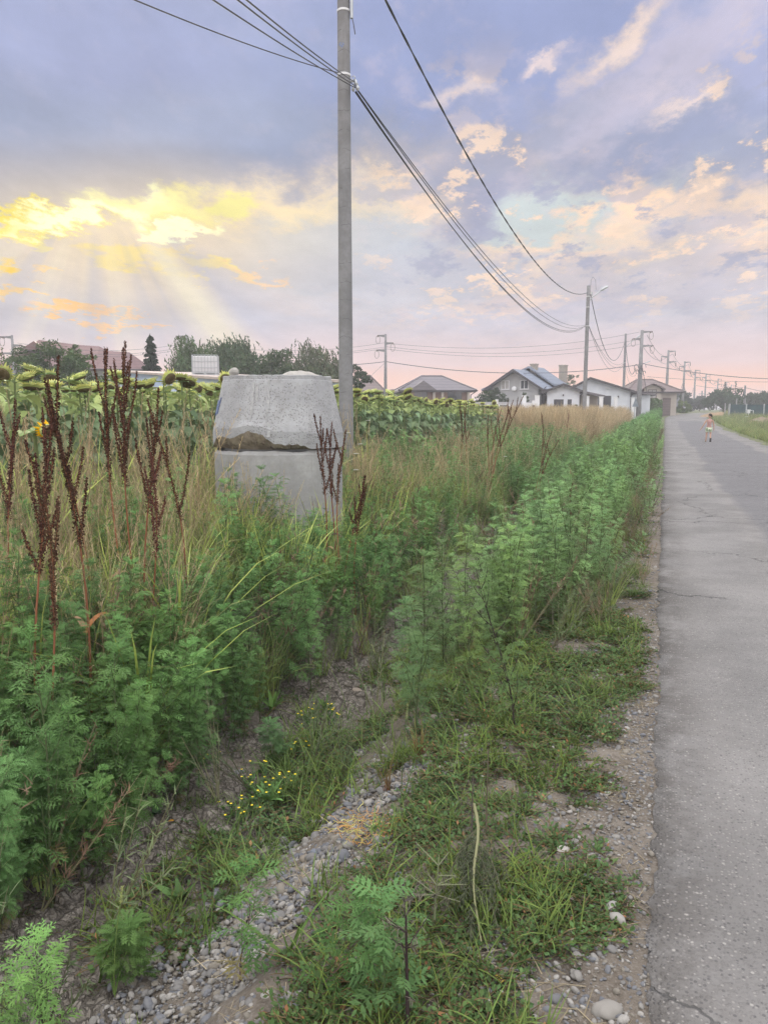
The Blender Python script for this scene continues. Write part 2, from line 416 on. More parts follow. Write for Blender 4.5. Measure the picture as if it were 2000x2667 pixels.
def _ground(T,b,o):
    c=pos(T); at=T.new('ShaderNodeAttribute',attribute_name='mud').outputs['Fac']
    n=T.noise(c,1.3,5,.6); n2=T.noise(c,14,6,.7); n3=T.noise(c,90,3,.7)
    soil=T.mix(T.mr(n,.35,.65),(.13,.11,.09,1),(.20,.175,.148,1))
    soil=T.mix(T.mr(n2,.4,.7),soil,(.095,.078,.062,1))
    soil=T.mix(T.mr(n3,.45,.75,0,.6),soil,(.25,.23,.205,1))
    mud=T.mix(T.mr(n2,.35,.65),(.15,.132,.11,1),(.27,.245,.215,1))
    mud=T.mix(T.mr(n3,.5,.75,0,.4),mud,(.24,.225,.205,1))
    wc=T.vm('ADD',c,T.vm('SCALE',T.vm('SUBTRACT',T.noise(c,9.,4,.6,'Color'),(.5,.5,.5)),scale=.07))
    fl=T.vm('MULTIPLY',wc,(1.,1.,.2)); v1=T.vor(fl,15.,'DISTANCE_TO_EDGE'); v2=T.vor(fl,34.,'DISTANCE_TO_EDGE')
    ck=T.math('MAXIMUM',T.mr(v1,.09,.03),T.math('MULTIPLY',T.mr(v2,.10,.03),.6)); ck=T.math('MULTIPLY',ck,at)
    mud=T.mix(T.math('MULTIPLY',ck,.62),mud,(.04,.034,.028,1))  # cracks darkened in the colour: moist soil plus painted depth shade
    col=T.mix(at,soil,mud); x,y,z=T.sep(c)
    far=T.math('MULTIPLY',T.mr(T.vm('LENGTH',c),14.,30.),.75)
    col=T.mix(far,col,T.mix(T.mr(n,.4,.6),(.09,.13,.05,1),(.15,.165,.075,1)))
    T.put(b.inputs['Base Color'],col)
    bump(T,b,T.math('SUBTRACT',T.math('ADD',T.math('MULTIPLY',n2,.8),T.math('MULTIPLY',n3,.4)),T.math('MULTIPLY',ck,1.1)),1.,.02)
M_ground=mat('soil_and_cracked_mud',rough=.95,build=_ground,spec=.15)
def _road(T,b,o):
    c=pos(T); x,y,z=T.sep(c)
    big=T.noise(c,.8,5,.6); n2=T.noise(c,9,4,.6); agg=T.vor(c,85.,out='Color'); ag=T.sep(agg)[0]; d=T.vor(c,85.)
    fine=T.noise(c,260,2,.7)
    base=T.mix(T.mr(big,.35,.65),(.148,.143,.139,1),(.222,.214,.208,1))
    base=T.mix(T.mr(n2,.5,.7,0,.35),base,(.165,.158,.155,1))
    # worn patch of darker, newer asphalt
    wob=T.math('MULTIPLY',T.math('SUBTRACT',T.noise(c,.35,3,.5),.5),.9)
    xx=T.math('ADD',x,T.math('ADD',wob,T.math('MULTIPLY',T.math('SUBTRACT',T.noise(c,6.,3,.6),.5),.12)))
    pm=T.math('MULTIPLY',T.mr(xx,1.08,1.30),T.mr(xx,3.36,3.56,1.,0.)); pm=T.math('MULTIPLY',pm,T.mr(y,82.,84.,1,0))
    base=T.mix(T.math('MULTIPLY',pm,.72),base,T.mix(T.mr(n2,.35,.65),(.10,.10,.11,1),(.135,.135,.145,1)))
    # stained, crumbling left edge
    eg=T.math('MULTIPLY',T.mr(x,.42,.02),T.mr(T.noise(c,3.2,6,.7),.38,.60)); base=T.mix(T.math('MULTIPLY',eg,.75),base,(.075,.068,.062,1))
    blot=T.math('MULTIPLY',T.mr(T.noise(c,2.4,7,.72),.56,.70),T.mr(x,2.2,.2)); base=T.mix(T.math('MULTIPLY',blot,.45),base,(.085,.08,.075,1))
    # tyre-darkened strip
    st=T.math('MULTIPLY',T.mr(T.math('ABSOLUTE',T.math('SUBTRACT',x,.75)),.45,.1),.25); base=T.mix(st,base,(.17,.168,.17,1))
    pale=T.math('MULTIPLY',T.mr(ag,.80,.86),T.mr(d,.5,.3)); dark=T.math('MULTIPLY',T.mr(ag,.22,.14),T.mr(d,.5,.3))
    base=T.mix(T.math('MULTIPLY',pale,.4),base,(.38,.36,.34,1)); base=T.mix(T.math('MULTIPLY',dark,.6),base,(.085,.082,.085,1))
    a2=T.vor(c,38.,out='Color'); d2=T.vor(c,38.)
    base=T.mix(T.math('MULTIPLY',T.math('MULTIPLY',T.mr(T.sep(a2)[1],.88,.93),T.mr(d2,.26,.14)),.5),base,(.42,.40,.37,1))
    # cracks
    wc=T.vm('ADD',c,T.vm('SCALE',T.vm('SUBTRACT',T.noise(c,2.2,5,.65,'Color'),(.5,.5,.5)),scale=.7))
    v=T.vor(wc,.42,'DISTANCE_TO_EDGE'); ck=T.math('MULTIPLY',T.mr(v,.007,.002),T.mr(T.noise(c,.55,2,.5),.44,.52))
    base=T.mix(T.math('MULTIPLY',ck,.8),base,(.05,.05,.05,1))
    # moss and dust drifting in from both edges
    T.put(b.inputs['Base Color'],base)
    h=T.math('SUBTRACT',T.math('ADD',T.math('MULTIPLY',T.mr(d,.1,.6,1,0),.7),T.math('MULTIPLY',fine,.4)),T.math('MULTIPLY',ck,2.))
    bump(T,b,h,.8,.006)
M_road=mat('worn_asphalt',rough=.9,build=_road,spec=.25)
def noisy(name,a,b_,scale=3.,rough=.85,spec=.25,metal=0.,st=.2,use=objco,detail=5):
    def f(T,b,o):
        c=use(T); n=T.noise(c,scale,detail,.6); T.put(b.inputs['Base Color'],T.mix(T.mr(n,.35,.65),tuple(a)+(1,),tuple(b_)+(1,)))
        bump(T,b,T.noise(c,scale*8,3,.6),st,.01)
    return mat(name,rough=rough,build=f,spec=spec,metal=metal)
def striped(name,a,b_,freq,axis=2,duty=.16,rough=.6,rot=0.):
    "tile or panel courses: a darker line every 1/freq metres"
    def f(T,b,o):
        c=objco(T); x,y,z=T.sep(c); q=(x,y,z)[axis]
        fr=T.math('FRACT',T.math('MULTIPLY',q,freq)); m=T.mr(fr,duty,duty*.4); n=T.noise(c,1.7,4,.6)
        col=T.mix(T.mr(n,.35,.65),tuple(a)+(1,),tuple(x_*.85 for x_ in a)+(1,)); T.put(b.inputs['Base Color'],T.mix(m,col,tuple(b_)+(1,)))
        bump(T,b,T.math('SUBTRACT',1.,fr),.6,.03)
    return mat(name,rough=rough,build=f)
def _stone(T,b,o):
    oi=T.new('ShaderNodeObjectInfo').outputs['Random']; c=objco(T)
    col=T.ramp(oi,[(0,(.17,.165,.16,1)),(.2,(.23,.22,.205,1)),(.4,(.12,.125,.14,1)),(.55,(.20,.18,.15,1)),(.7,(.15,.155,.17,1)),(.85,(.31,.295,.275,1)),(1,(.19,.15,.12,1))],'CONSTANT')
    n=T.noise(c,3.,5,.7); col=T.mix(T.mr(n,.4,.7,0,.35),col,(.16,.15,.14,1)); T.put(b.inputs['Base Color'],col); bump(T,b,n,.3,.02)
M_stone=mat('river_pebble',rough=.85,build=_stone,spec=.25)
# ================= ground =================
def rise(Y): 
    t=np.clip((np.asarray(Y,float)-50)/80.,0,1); return 1.05*t*t*(3-2*t)
_px=[-3000,-60,-8,-5,-3.4,-3.0,-2.75,-2.45,-2.2,-1.75,-1.5,-1.28,-1.05,-.85,-.5,-.2,0,4.4,4.8,9,60,3000]
_pz=[.3,.2,.10,.06,.02,-.04,-.16,-.42,-.48,-.49,-.44,-.30,-.13,-.07,-.03,-.012,-.014,-.03,-.012,.1,.2,.3]
def shift(Y):
    Y=np.asarray(Y,float); d=np.maximum(0,Y-90.); return np.minimum(d*d*.004,d*.9)
def wob(Y): return .10*np.sin(np.asarray(Y)*1.05+.6)+.07*np.sin(np.asarray(Y)*2.3)-.012*np.clip(np.asarray(Y),0,30)
def gz(X,Y):
    X=np.asarray(X,float); Y=np.asarray(Y,float)
    Xs=X-shift(Y); w=wob(Y)*np.clip((-Xs-.6)/.8,0,1)*np.clip((8+Xs)/4,0,1)
    z=np.interp(Xs-w,_px,_pz)
    return z+rise(Y)
def gz1(X,Y): return float(gz(X,Y))
def grid_axis(parts):
    out=[]
    for a,b,st in parts: out+=list(np.arange(a,b-1e-9,st))
    return out
def make_ground():
    xs=[-3000,-1200,-500,-200,-100,-60,-40,-25,-16,-11,-8,-6,-5]+grid_axis([(-4.2,-2.75,.08),(-2.75,-1.2,.0125),(-1.2,.12,.025)])+[.2,.6,1.5,3,4.2,4.4,4.6,4.9,5.5,6.5,8,11,16,25,40,70,120,250,600,1500,3000]
    ys=[-40,-20,-8,-3,-1,0,.6]+grid_axis([(1.0,5.6,.0125),(5.6,9,.03)])
    y=9.; st=.05
    while y<3000: ys.append(y); y+=st; st*=1.07
    ys.append(3500)
    X,Y=np.meshgrid(np.array(xs),np.array(ys))
    Z=gz(X,Y)
    near=np.clip((14-Y)/8,0,1)*np.clip((Y+2)/2,0,1)*np.clip(1-np.abs(X+1.6)/6,0,1)
    off=(X<.02)
    Z=Z+near*off*((fbm(X*2.2,Y*2.2,4,5)-.5)*.10*np.clip(-X/.6,0,1)+(fbm(X*12,Y*12,4,9)-.5)*.035*np.clip(-X*5,0.2,1))
    far=np.clip((Y-10)/30,0,1)*np.clip((-X-6)/20,0,1)
    Z=Z+far*(fbm(X*.05,Y*.05,3,2)-.5)*.3
    w=wob(Y); Xs=X-w; n=fbm(X*1.6,Y*1.6,4,31)
    mud=np.clip((Xs+2.62)/.22,0,1)*np.clip((-1.55-Xs)/.2,0,1)*np.clip((n-.22)/.1,0,1)
    wx=X+(fbm(X*7,Y*7,3,40)-.5)*.09; wy=Y+(fbm(X*7+9,Y*7,3,44)-.5)*.09
    e=voroe(wx/.075,wy/.06); e2=voroe(wx/.19+4,wy/.16)
    curl=np.clip(e/.5,0,1)
    Z=Z+near*mud*(-.030*np.clip(1-e2/.16,0,1)-.020*np.clip(1-e/.17,0,1)+.006*(1-curl)+.010*(fbm(X*25,Y*25,2,70)-.5))
    ny,nx=X.shape; v=np.stack([X,Y,Z],-1).reshape(-1,3)
    i=np.arange(ny*nx).reshape(ny,nx); f=np.stack([i[:-1,:-1],i[:-1,1:],i[1:,1:],i[1:,:-1]],-1).reshape(-1,4)
    me=bpy.data.meshes.new('ground'); me.vertices.add(len(v)); me.vertices.foreach_set('co',v.ravel().astype(np.float32))
    me.loops.add(len(f)*4); me.loops.foreach_set('vertex_index',f.ravel().astype(np.int32))
    me.polygons.add(len(f)); me.polygons.foreach_set('loop_start',(np.arange(len(f))*4).astype(np.int32)); me.polygons.foreach_set('use_smooth',np.ones(len(f),bool))
    me.update(calc_edges=True)
    a=me.attributes.new('mud','FLOAT','POINT'); a.data.foreach_set('value',mud.ravel().astype(np.float32))
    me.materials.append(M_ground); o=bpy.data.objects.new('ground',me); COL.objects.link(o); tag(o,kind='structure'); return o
make_ground()
def make_road():
    ys=list(np.arange(-25,0,1.))+list(np.arange(0,14,.035)); y=14.; st=.05
    while y<330: ys.append(y); y+=st; st*=1.03
    ys=np.array(ys); mb=MB(); rows=[]
    for Y in ys:
        r=float(rise(Y)); s=float(shift(Y))
        amp=1. if Y<40 else 1.6
        el=s+.015+amp*((float(fbm(Y*1.1,0.5,3,3))-.5)*.07+(float(fbm(Y*16,1.5,3,6))-.5)*.06)
        er=s+4.38+amp*((float(fbm(Y*.9,7.5,4,8))-.5)*.5)
        row=[(el,-.09),(el+.012,-.004),(el+.09,.004),(s+.8,.012),(s+2.2,.02),(s+3.6,.012),(er-.05,.0),(er,-.10)]
        rows.append([mb.vert((x,Y,z+r)) for x,z in row])
    for a,b in zip(rows,rows[1:]):
        for k in range(7): mb.face(a[k],a[k+1],b[k+1],b[k])
    tag(mb.build('road',M_road,smooth=True),kind='structure')
make_road()
# ================= buildings =================
def world_rot(rz): return Matrix.Rotation(rz,4,'Z')
def flat(name,c,rough=.7,spec=.3,metal=0.): return mat(name,tuple(c),rough,spec=spec,metal=metal)
M_white=noisy('white_render',(.66,.68,.74),(.74,.76,.82),1.2); M_grey=noisy('grey_render',(.36,.36,.38),(.42,.42,.43),1.)
M_beige=noisy('beige_render',(.40,.35,.31),(.46,.41,.36),1.); M_brick=striped('red_brick',(.30,.17,.12),(.36,.3,.26),8,2,.2)
M_roofg=striped('grey_tiles',(.17,.155,.17),(.08,.072,.085),3.2); M_roofb=striped('brown_tiles',(.17,.13,.125),(.08,.06,.06),3.2)
M_rooft=striped('blue_grey_tiles',(.20,.23,.29),(.13,.15,.2),2.6); M_roofr=striped('brown_red_sheet',(.17,.095,.09),(.11,.06,.06),3.,rough=.5)
M_fascia=flat('dark_fascia',(.06,.055,.06)); M_dark=flat('dark_opening',(.035,.035,.045),.4,.5)
M_glass=flat('window_glass',(.05,.06,.075),.08,.8); M_frame=flat('window_frame',(.10,.08,.07)); M_wframe=flat('white_frame',(.7,.7,.72))
M_curtain=noisy('curtain',(.45,.43,.42),(.3,.29,.29),14.); M_chim=noisy('chimney_plaster',(.36,.32,.27),(.28,.25,.22),6.)
M_steel=flat('galvanised_steel',(.42,.44,.46),.45,.5,.6); M_cable=flat('cable_sheath',(.075,.075,.09),.6); M_alu=flat('bare_conductor',(.14,.14,.16),.6,.4)
M_porc=flat('insulator_glaze',(.10,.055,.04),.3,.5)
def window(parent,x,y,z,w,h,rz=0.,fm=None,mull=1,fr=.06,curtain=False,sill=True):
    "a framed window on a wall plane y; x,z is its centre"
    fm=fm or M_wframe; mb=MB(); a=fr
    y0,y1=y-.05,y+.02
    mb.box((x-w/2-a,y0,z-h/2-a),(x+w/2+a,y1,z-h/2)); mb.box((x-w/2-a,y0,z+h/2),(x+w/2+a,y1,z+h/2+a))
    mb.box((x-w/2-a,y0,z-h/2),(x-w/2,y1,z+h/2)); mb.box((x+w/2,y0,z-h/2),(x+w/2+a,y1,z+h/2))
    for k in range(mull):
        xx=x-w/2+w*(k+1)/(mull+1); mb.box((xx-.03,y0+.01,z-h/2),(xx+.03,y1,z+h/2))
    o=mb.build('window',fm,parent)
    p=MB(); p.box((x-w/2,y-.02,z-h/2),(x+w/2,y+.01,z+h/2)); p.build('pane',M_curtain if curtain else M_glass,o)
    if sill:
        q=MB(); q.box((x-w/2-.12,y-.14,z-h/2-a-.05),(x+w/2+.12,y-.005,z-h/2-a-.002)); q.build('sill',M_wframe,o)
    return o
def gable_house(root,w,d,eave,apex,wallm,roofm,over=.5,front=.5,th=.16,apexx=0.,zb=-.5,eaveR=None):
    "gable facing -y; ridge runs along +y"
    eR=eave if eaveR is None else eaveR; hw=w/2
    mb=MB(); mb.prism([(-hw,zb),(hw,zb),(hw,eR),(apexx,apex),(-hw,eave)],0,d); wl=mb.build('wall',wallm,root)
    r=MB(); sl=(apex-eave)/(hw+apexx); sr=(apex-eR)/(hw-apexx)
    xl,zl=-hw-over,eave-over*sl; xr,zr=hw+over,eR-over*sr; t=.02
    r.slab([(xl,-front,zl+th+t),(apexx,-front,apex+th+t),(apexx,d+front,apex+th+t),(xl,d+front,zl+th+t)],th)
    r.slab([(apexx,-front,apex+th+t),(xr,-front,zr+th+t),(xr,d+front,zr+th+t),(apexx,d+front,apex+th+t)],th)
    ro=r.build('roof',roofm,root)
    f=MB()
    for (x0,z0) in ((xl,zl),(xr,zr)):
        f.prism([(x0,z0-.06),(x0,z0+th+.03),(apexx,apex+th+.03),(apexx,apex-.06)],-front-.07,-front-.01)
    f.build('bargeboard',M_fascia,root)
    for x0,z0 in ((xl-.07,zl+.05),(xr+.07,zr+.05)): g=MB(); g.tube([(x0,-front,z0),(x0,d+front,z0)],.07,8); g.build('gutter',M_fascia,root)
    return ro
def downpipe(root,pts):
    mb=MB(); mb.tube(pts,.05,7); mb.build('downpipe',M_fascia,root)
def hip_house(root,w,d,eave,apex,ridge,wallm,roofm,over=.6,zb=-.5,rx=0.):
    hw,hd=w/2,d/2; mb=MB(); mb.box((-hw,0,zb),(hw,d,eave)); mb.build('wall',wallm,root)
    r=MB(); o=over; A=(-hw-o,-o,eave);B=(hw+o,-o,eave);C=(hw+o,d+o,eave);D=(-hw-o,d+o,eave); E=(rx-ridge/2,hd,apex);F=(rx+ridge/2,hd,apex)
    i=[r.vert(p) for p in (A,B,C,D,E,F)]
    r.face(i[0],i[1],i[5],i[4]); r.face(i[1],i[2],i[5]); r.face(i[2],i[3],i[4],i[5]); r.face(i[3],i[0],i[4])
    j=[r.vert((p[0],p[1],p[2]-.18)) for p in (A,B,C,D)]; r.face(*j[::-1])
    for k in range(4): r.face(i[k],j[k],j[(k+1)%4],i[(k+1)%4])
    ro=r.build('roof',roofm,root)
    h=MB()
    for a,b in ((A,E),(B,F),(E,F),(C,F),(D,E)):
        h.tube([Vector(a)+Vector((0,0,.03)),Vector(b)+Vector((0,0,.03))],.09,6)
    h.build('ridge_cap',roofm,ro)
    g=MB(); g.tube([(-hw-o,-o-.07,eave-.05),(hw+o+.07,-o-.07,eave-.05),(hw+o+.07,d+o,eave-.05)],.07,8); g.build('gutter',M_fascia,root)
    return ro
def house_at(name,px,D,rot,label,cat='house',group=None,yb=None):
    p=P(px,1065,D); z=gz1(p[0],p[1]); return empty(name,(p[0],p[1],z),YAW+rad(rot),label,cat,group),D,z
def zpx(py,D,z0): return EYE+(1065-py)*D/2000.-z0
# --- hip roofed brick bungalow ---
h,D,z0=house_at('brick_house',1137,82,4,'low brick house under a grey tiled hip roof, beside the tree')
hip_house(h,6.9,8.5,zpx(1017,D,z0),zpx(981,D+4,z0),2.2,M_brick,M_roofg,.65)
window(h,-1.7,-.001,zpx(1036,D,z0),1.3,1.3,fm=M_frame,curtain=False); window(h,1.9,-.001,zpx(1036,D,z0),1.4,1.2,fm=M_frame)
for x in (-3.4,-.35,.55,3.3):
    mb=MB(); mb.box((x-.13,-.5,-.5),(x+.13,-.25,zpx(1017,D,z0)-.19)); mb.build('porch_post',M_beige,h)
q=MB(); zz=zpx(1017,D,z0); q.prism([(-3.0,zz-.02),(-.1,zz-.02),(-1.5,zz+1.0)],-.9,2.5); q.build('porch_roof',M_roofg,h)
downpipe(h,[(4.1,-.6,zz-.1),(3.6,-.1,zz-.5),(3.6,-.1,-.3)])
# --- grey house with tall gable ---
h,D,z0=house_at('gable_house',1340,80,-32,'two storey grey house with satellite dish and blue grey roof')
ev,ap=zpx(1007,D,z0),zpx(968,D,z0)
ro=gable_house(h,5.0,9.5,ev,ap,M_grey,M_rooft,.75,.7)
window(h,-1.1,-.001,zpx(1003,D,z0),.75,.8,curtain=True); window(h,1.0,-.001,zpx(1003,D,z0),.75,.8,curtain=False)
mb=MB(); M=Matrix.Translation((-.02,-.32,zpx(1013,D,z0)))@Matrix.Rotation(rad(78),4,'X'); mb.lathe([(0.02,0.06),(.15,.03),(.25,-.02),(.26,-.05),(.23,-.03),(.12,.02),(.02,.04)],20,M=M); mb.tube([(0,0,zpx(1013,D,z0)),(0,-.3,zpx(1013,D,z0))],.03,6); mb.build('satellite_dish',M_wframe,h,smooth=True)
mb=MB(); mb.prism([(-5.2,ev-.35),(-5.2,ev-.15),(.2,ap+.62),(.2,ap+.42)],3.0,7.5); mb.prism([(.2,ap+.42),(.2,ap+.62),(3.0,ev+.3),(3.0,ev+.1)],3.0,7.5); mb.build('rear_roof',M_rooft,h)
mb=MB(); mb.box((-4.5,3.4,-.5),(-2.5,7.2,ev-.02)); mb.build('rear_wall',M_grey,h)
for (cx,cy,s,t) in ((.45,4.,.32,1.25),(2.2,8.2,.36,1.3)):
    c=MB(); c.box((cx-s,cy-s,ap-1.),(cx+s,cy+s,ap+t*.62)); c.box((cx-s-.06,cy-s-.06,ap+t*.62),(cx+s+.06,cy+s+.06,ap+t*.62+.12)); c.build('chimney',M_chim,ro)
mb=MB(); mb.slab([(-3.2,4.5,ap-1.35),(-2.0,4.5,ap-.8),(-2.0,6.0,ap-.8),(-3.2,6.0,ap-1.35)],.1); mb.build('roof_window',M_glass,ro)
downpipe(h,[(3.5,-.5,ev-.1),(2.95,-.08,ev-.5),(2.9,-.08,-.3)])
# --- small white gable ---
h,D,z0=house_at('white_bungalow',1465,74,-12,'small white house with low grey gable and dark garage door')
ev,ap=zpx(1019,D,z0),zpx(1004,D,z0)
gable_house(h,3.0,9.,ev,ap,M_white,M_roofg,.5,.5,.14)
mb=MB(); mb.box((-.85,-.03,-.5),(.05,-.002,zpx(1040,D,z0))); mb.build('garage_door',M_dark,h)
mb=MB(); mb.box((.42,-.03,-.5),(.8,-.002,zpx(1040,D,z0))); mb.build('door',M_dark,h)
for x,zz in ((-.35,zpx(1013,D,z0)),):
    mb=MB(); mb.box((-.06,-.2,zpx(1032,D,z0)),(.06,-.002,zpx(1027,D,z0))); mb.build('wall_lamp',M_dark,h)
mb=MB(); mb.box((1.5,2.,-.5),(3.3,8.5,zpx(1027,D,z0)-.02)); mb.build('porch_wall',M_beige,h)
mb=MB(); mb.slab([(1.2,.4,zpx(1014,D,z0)),(3.9,.4,zpx(1030,D,z0)),(3.9,9,zpx(1030,D,z0)),(1.2,9,zpx(1014,D,z0))],.18); mb.build('porch_roof',M_roofg,h)
mb=MB(); mb.box((1.75,1.97,-.5),(2.5,1.998,1.55)); mb.build('doorway',M_dark,h)
downpipe(h,[(-1.9,-.4,ev-.1),(-1.56,-.06,ev-.45),(-1.56,-.06,-.3)]); downpipe(h,[(1.9,-.4,ev-.1),(1.57,-.06,ev-.45),(1.57,-.06,-.3)])
# --- large white gable ---
h,D,z0=house_at('white_house',1556,84,-14,'long white house with wide low gable behind the second pole')
ev,ap=zpx(1019,D,z0),zpx(988,D,z0)
gable_house(h,6.6,12.,ev,ap,M_white,M_roofg,.6,.6,.16,apexx=-.9,eaveR=zpx(1020,D,z0),)
mb=MB(); mb.box((.0,-.03,-.5),(1.35,-.002,zpx(1031,D,z0))); mb.build('garage_door',M_dark,h)
for x in (.9,2.5):
    mb=MB(); mb.box((x-.2,-.32,zpx(1010+x*3,D,z0)),(x+.2,-.002,zpx(1010+x*3,D,z0)+.1)); mb.build('eave_lamp',M_wframe,h)
mb=MB(); mb.box((2.0,-.18,zpx(1037,D,z0)),(2.14,-.002,zpx(1031,D,z0))); mb.build('wall_lamp',M_dark,h)
mb=MB(); mb.box((3.35,3.,-.5),(5.6,11.,zpx(1026,D,z0)-.06)); mb.build('side_wall',M_white,h)
mb=MB(); mb.slab([(3.0,2.4,zpx(1019,D,z0)+.1),(6.2,2.4,zpx(1026,D,z0)),(6.2,11.5,zpx(1026,D,z0)),(3.0,11.5,zpx(1019,D,z0)+.1)],.16); mb.build('side_roof',M_roofg,h)
downpipe(h,[(3.95,-.5,ev-.1),(3.36,-.06,ev-.5),(3.36,-.06,-.3)])
# --- beige house with dormer ---
h,D,z0=house_at('beige_house',1700,98,-6,'beige house with brown roof, arched dormer and two leaf window')
ev=zpx(1021,D,z0); hip_house(h,5.6,8.,ev,zpx(990,D+4,z0),1.9,M_beige,M_roofb,.7,rx=-.3)
mb=MB(); mb.prism([(-1.35,-.4),(.75,-.4),(.75,zpx(1014,D,z0)),(.35,zpx(1008,D,z0)),(-.3,zpx(1004,D,z0)),(-.95,zpx(1008,D,z0)),(-1.35,zpx(1014,D,z0))],-.6,2.); mb.build('bay',M_beige,h)
mb=MB(); zt=[zpx(q,D,z0) for q in (1017,1008,1002,1008,1017)]
prof=[(-1.8,zt[0]),(-1.0,zt[1]),(-.3,zt[2]),(.4,zt[3]),(1.2,zt[4])]
for a,b in zip(prof,prof[1:]): mb.slab([(a[0],-1.1,a[1]+.14),(b[0],-1.1,b[1]+.14),(b[0],3.2,b[1]+.14),(a[0],3.2,a[1]+.14)],.12)
mb.build('dormer_roof',M_roofb,h)
window(h,-.35,-.601,zpx(1026.5,D,z0),.9,.95,fm=M_frame,curtain=True,fr=.09)
mb=MB(); mb.box((2.3,5.,ev),(2.9,6.,zpx(1000,D,z0))); mb.build('rear_gable',M_roofb,h)
mb=MB(); mb.box((1.1,-.06,-.4),(2.1,-.002,zpx(1036,D,z0))); mb.build('garage_door',M_roofb,h)
# --- brown roofs on the left ---
h,D,z0=house_at('large_house',250,72,14,'large house with sweeping brown red roof behind the leafy tree')
e=zpx(964,D,z0)
mb=MB(); mb.box((-7.2,1.,-.5),(4.6,8.,e)); mb.build('wall',M_grey,h)
r=MB(); ridge=[(-5.3,zpx(892,D+4,z0)),(-1.6,zpx(903,D+4,z0)),(.1,zpx(905,D+4,z0)),(.9,zpx(916,D+4,z0)),(2.9,zpx(919,D+4,z0)),(5.3,e+.1)]
eave=[(-8.9,e-.1),(-1.8,e),(.1,e),(.9,e),(2.6,e),(5.3,e+.02)]
for (a,b),(c,d_) in zip(zip(ridge,ridge[1:]),zip(eave,eave[1:])):
    i=[r.vert(p) for p in ((c[0],0,c[1]),(d_[0],0,d_[1]),(b[0],4.5,b[1]),(a[0],4.5,a[1]))]; r.face(*i)
    i=[r.vert(p) for p in ((c[0],9,c[1]),(a[0],4.52,a[1]),(b[0],4.52,b[1]),(d_[0],9,d_[1]))]; r.face(*i)
r.poly([(-8.9,0,e-.1),(-5.3,4.5,ridge[0][1]),(-8.9,9,e-.1)]); r.poly([(-8.9,0,e-.12),(-8.9,9,e-.12),(5.3,9,e-.03),(5.3,0,e-.03)])
r.build('roof',M_roofr,h)
g=MB(); g.tube([(-8.9,-.08,e-.1),(-1.8,-.08,e),(5.3,-.08,e)],.08,8); g.build('gutter',M_fascia,h)
g=MB(); g.prism([(-6.4,zpx(915,D,z0)),(-5.2,zpx(893,D,z0)),(-4.2,zpx(915,D,z0))],1.2,4.6); g.build('dormer',M_roofr,h)
h,D,z0=house_at('low_house',958,86,0,'low brown roof showing between the dark tree and the far pole')
hip_house(h,3.2,6.,zpx(1020,D,z0),zpx(980,D+3,z0),.4,M_beige,M_roofb,.4)
h,D,z0=house_at('low_house',1045,96,0,'brown ridge just above the sunflowers, left of the brick house')
hip_house(h,3.2,6.,zpx(1019,D,z0),zpx(1015,D+3,z0),.6,M_beige,M_roofb,.3)
# --- long pale shed ---
A=P(318,1065,44); B=P(600,1065,30); za=gz1(*A[:2]); zb=gz1(*B[:2])
h=empty('long_shed',(A[0],A[1],0),math.atan2(B[1]-A[1],B[0]-A[0]),'long low shed with pale blue wall and beige roof edge','shed')
L=math.hypot(B[0]-A[0],B[1]-A[1]); ta=EYE+(1065-966)*44/2000.; tb=EYE+(1065-985)*30/2000.
tm=ta+(tb-ta)*.5
def _blue(T,b,o):
    c=objco(T); x,y,z=T.sep(c); fr=T.math('ABSOLUTE',T.math('SUBTRACT',T.math('FRACT',T.math('MULTIPLY',x,.4)),.5))
    T.put(b.inputs['Base Color'],T.mix(T.mr(fr,.012,.004),T.mix(T.mr(T.noise(c,1.3,4,.6),.35,.65),(.50,.60,.82,1),(.60,.69,.88,1)),(.3,.34,.42,1)))
M_blue=mat('pale_blue_sheet',rough=.55,build=_blue)
mb=MB(); i=[mb.vert(p) for p in ((0,0,0),(L,0,0),(L,0,tb-.12),(0,0,ta-.12),(0,5,0),(L,5,0),(L,5,tb-.12),(0,5,ta-.12))]
for f in ((0,1,2,3),(1,5,6,2),(5,4,7,6),(4,0,3,7),(3,2,6,7)): mb.face(*[i[k] for k in f])
mb.build('wall',M_blue,h)
mb=MB(); mb.slab([(-.2,-.3,ta),(L+.2,-.3,tb),(L+.2,5.3,tb+.0),(-.2,5.3,ta+.0)],.10); mb.build('roof',noisy('beige_roof_sheet',(.40,.33,.30),(.48,.41,.38),2.),h)
# --- caged water tank standing on it ---
c=P(528,1065,35.2); D=35.2
_cz=Vector((c[0]-A[0],c[1]-A[1],0)).dot(Vector((B[0]-A[0],B[1]-A[1],0)).normalized())
zt=ta+(tb-ta)*_cz/L
t=empty('caged_tank',(c[0]-.25,c[1]+.75,zt+.004),YAW+rad(8),'square white plastic tank in a bar cage on the shed roof','tank')
mb=MB(); mb.box((-.54,-.44,.12),(.54,.44,.86)); o=mb.build('bottle',flat('translucent_plastic',(.60,.60,.62),.45),t)
b=o.modifiers.new('b','BEVEL'); b.width=.06; b.segments=3
mb=MB()
for k in range(9):
    x=-.57+1.14*k/8
    for y in(-.47,.47): mb.tube([(x,y,.08),(x,y,.90)],.014,5)
for k in range(1,6):
    y=-.47+.94*k/6
    for x in(-.57,.57): mb.tube([(x,y,.08),(x,y,.90)],.014,5)
for z in (.12,.34,.62,.90): mb.tube([(-.57,-.47,z),(.57,-.47,z),(.57,.47,z),(-.57,.47,z),(-.57,-.47,z)],.014,5)
mb.build('cage',M_steel,t)
mb=MB(); mb.box((-.6,-.5,0),(.6,.5,.04)); mb.box((-.6,-.5,.08),(.6,.5,.11))
for x in(-.55,-.05,.45): mb.box((x,-.48,.04),(x+.1,.48,.08))
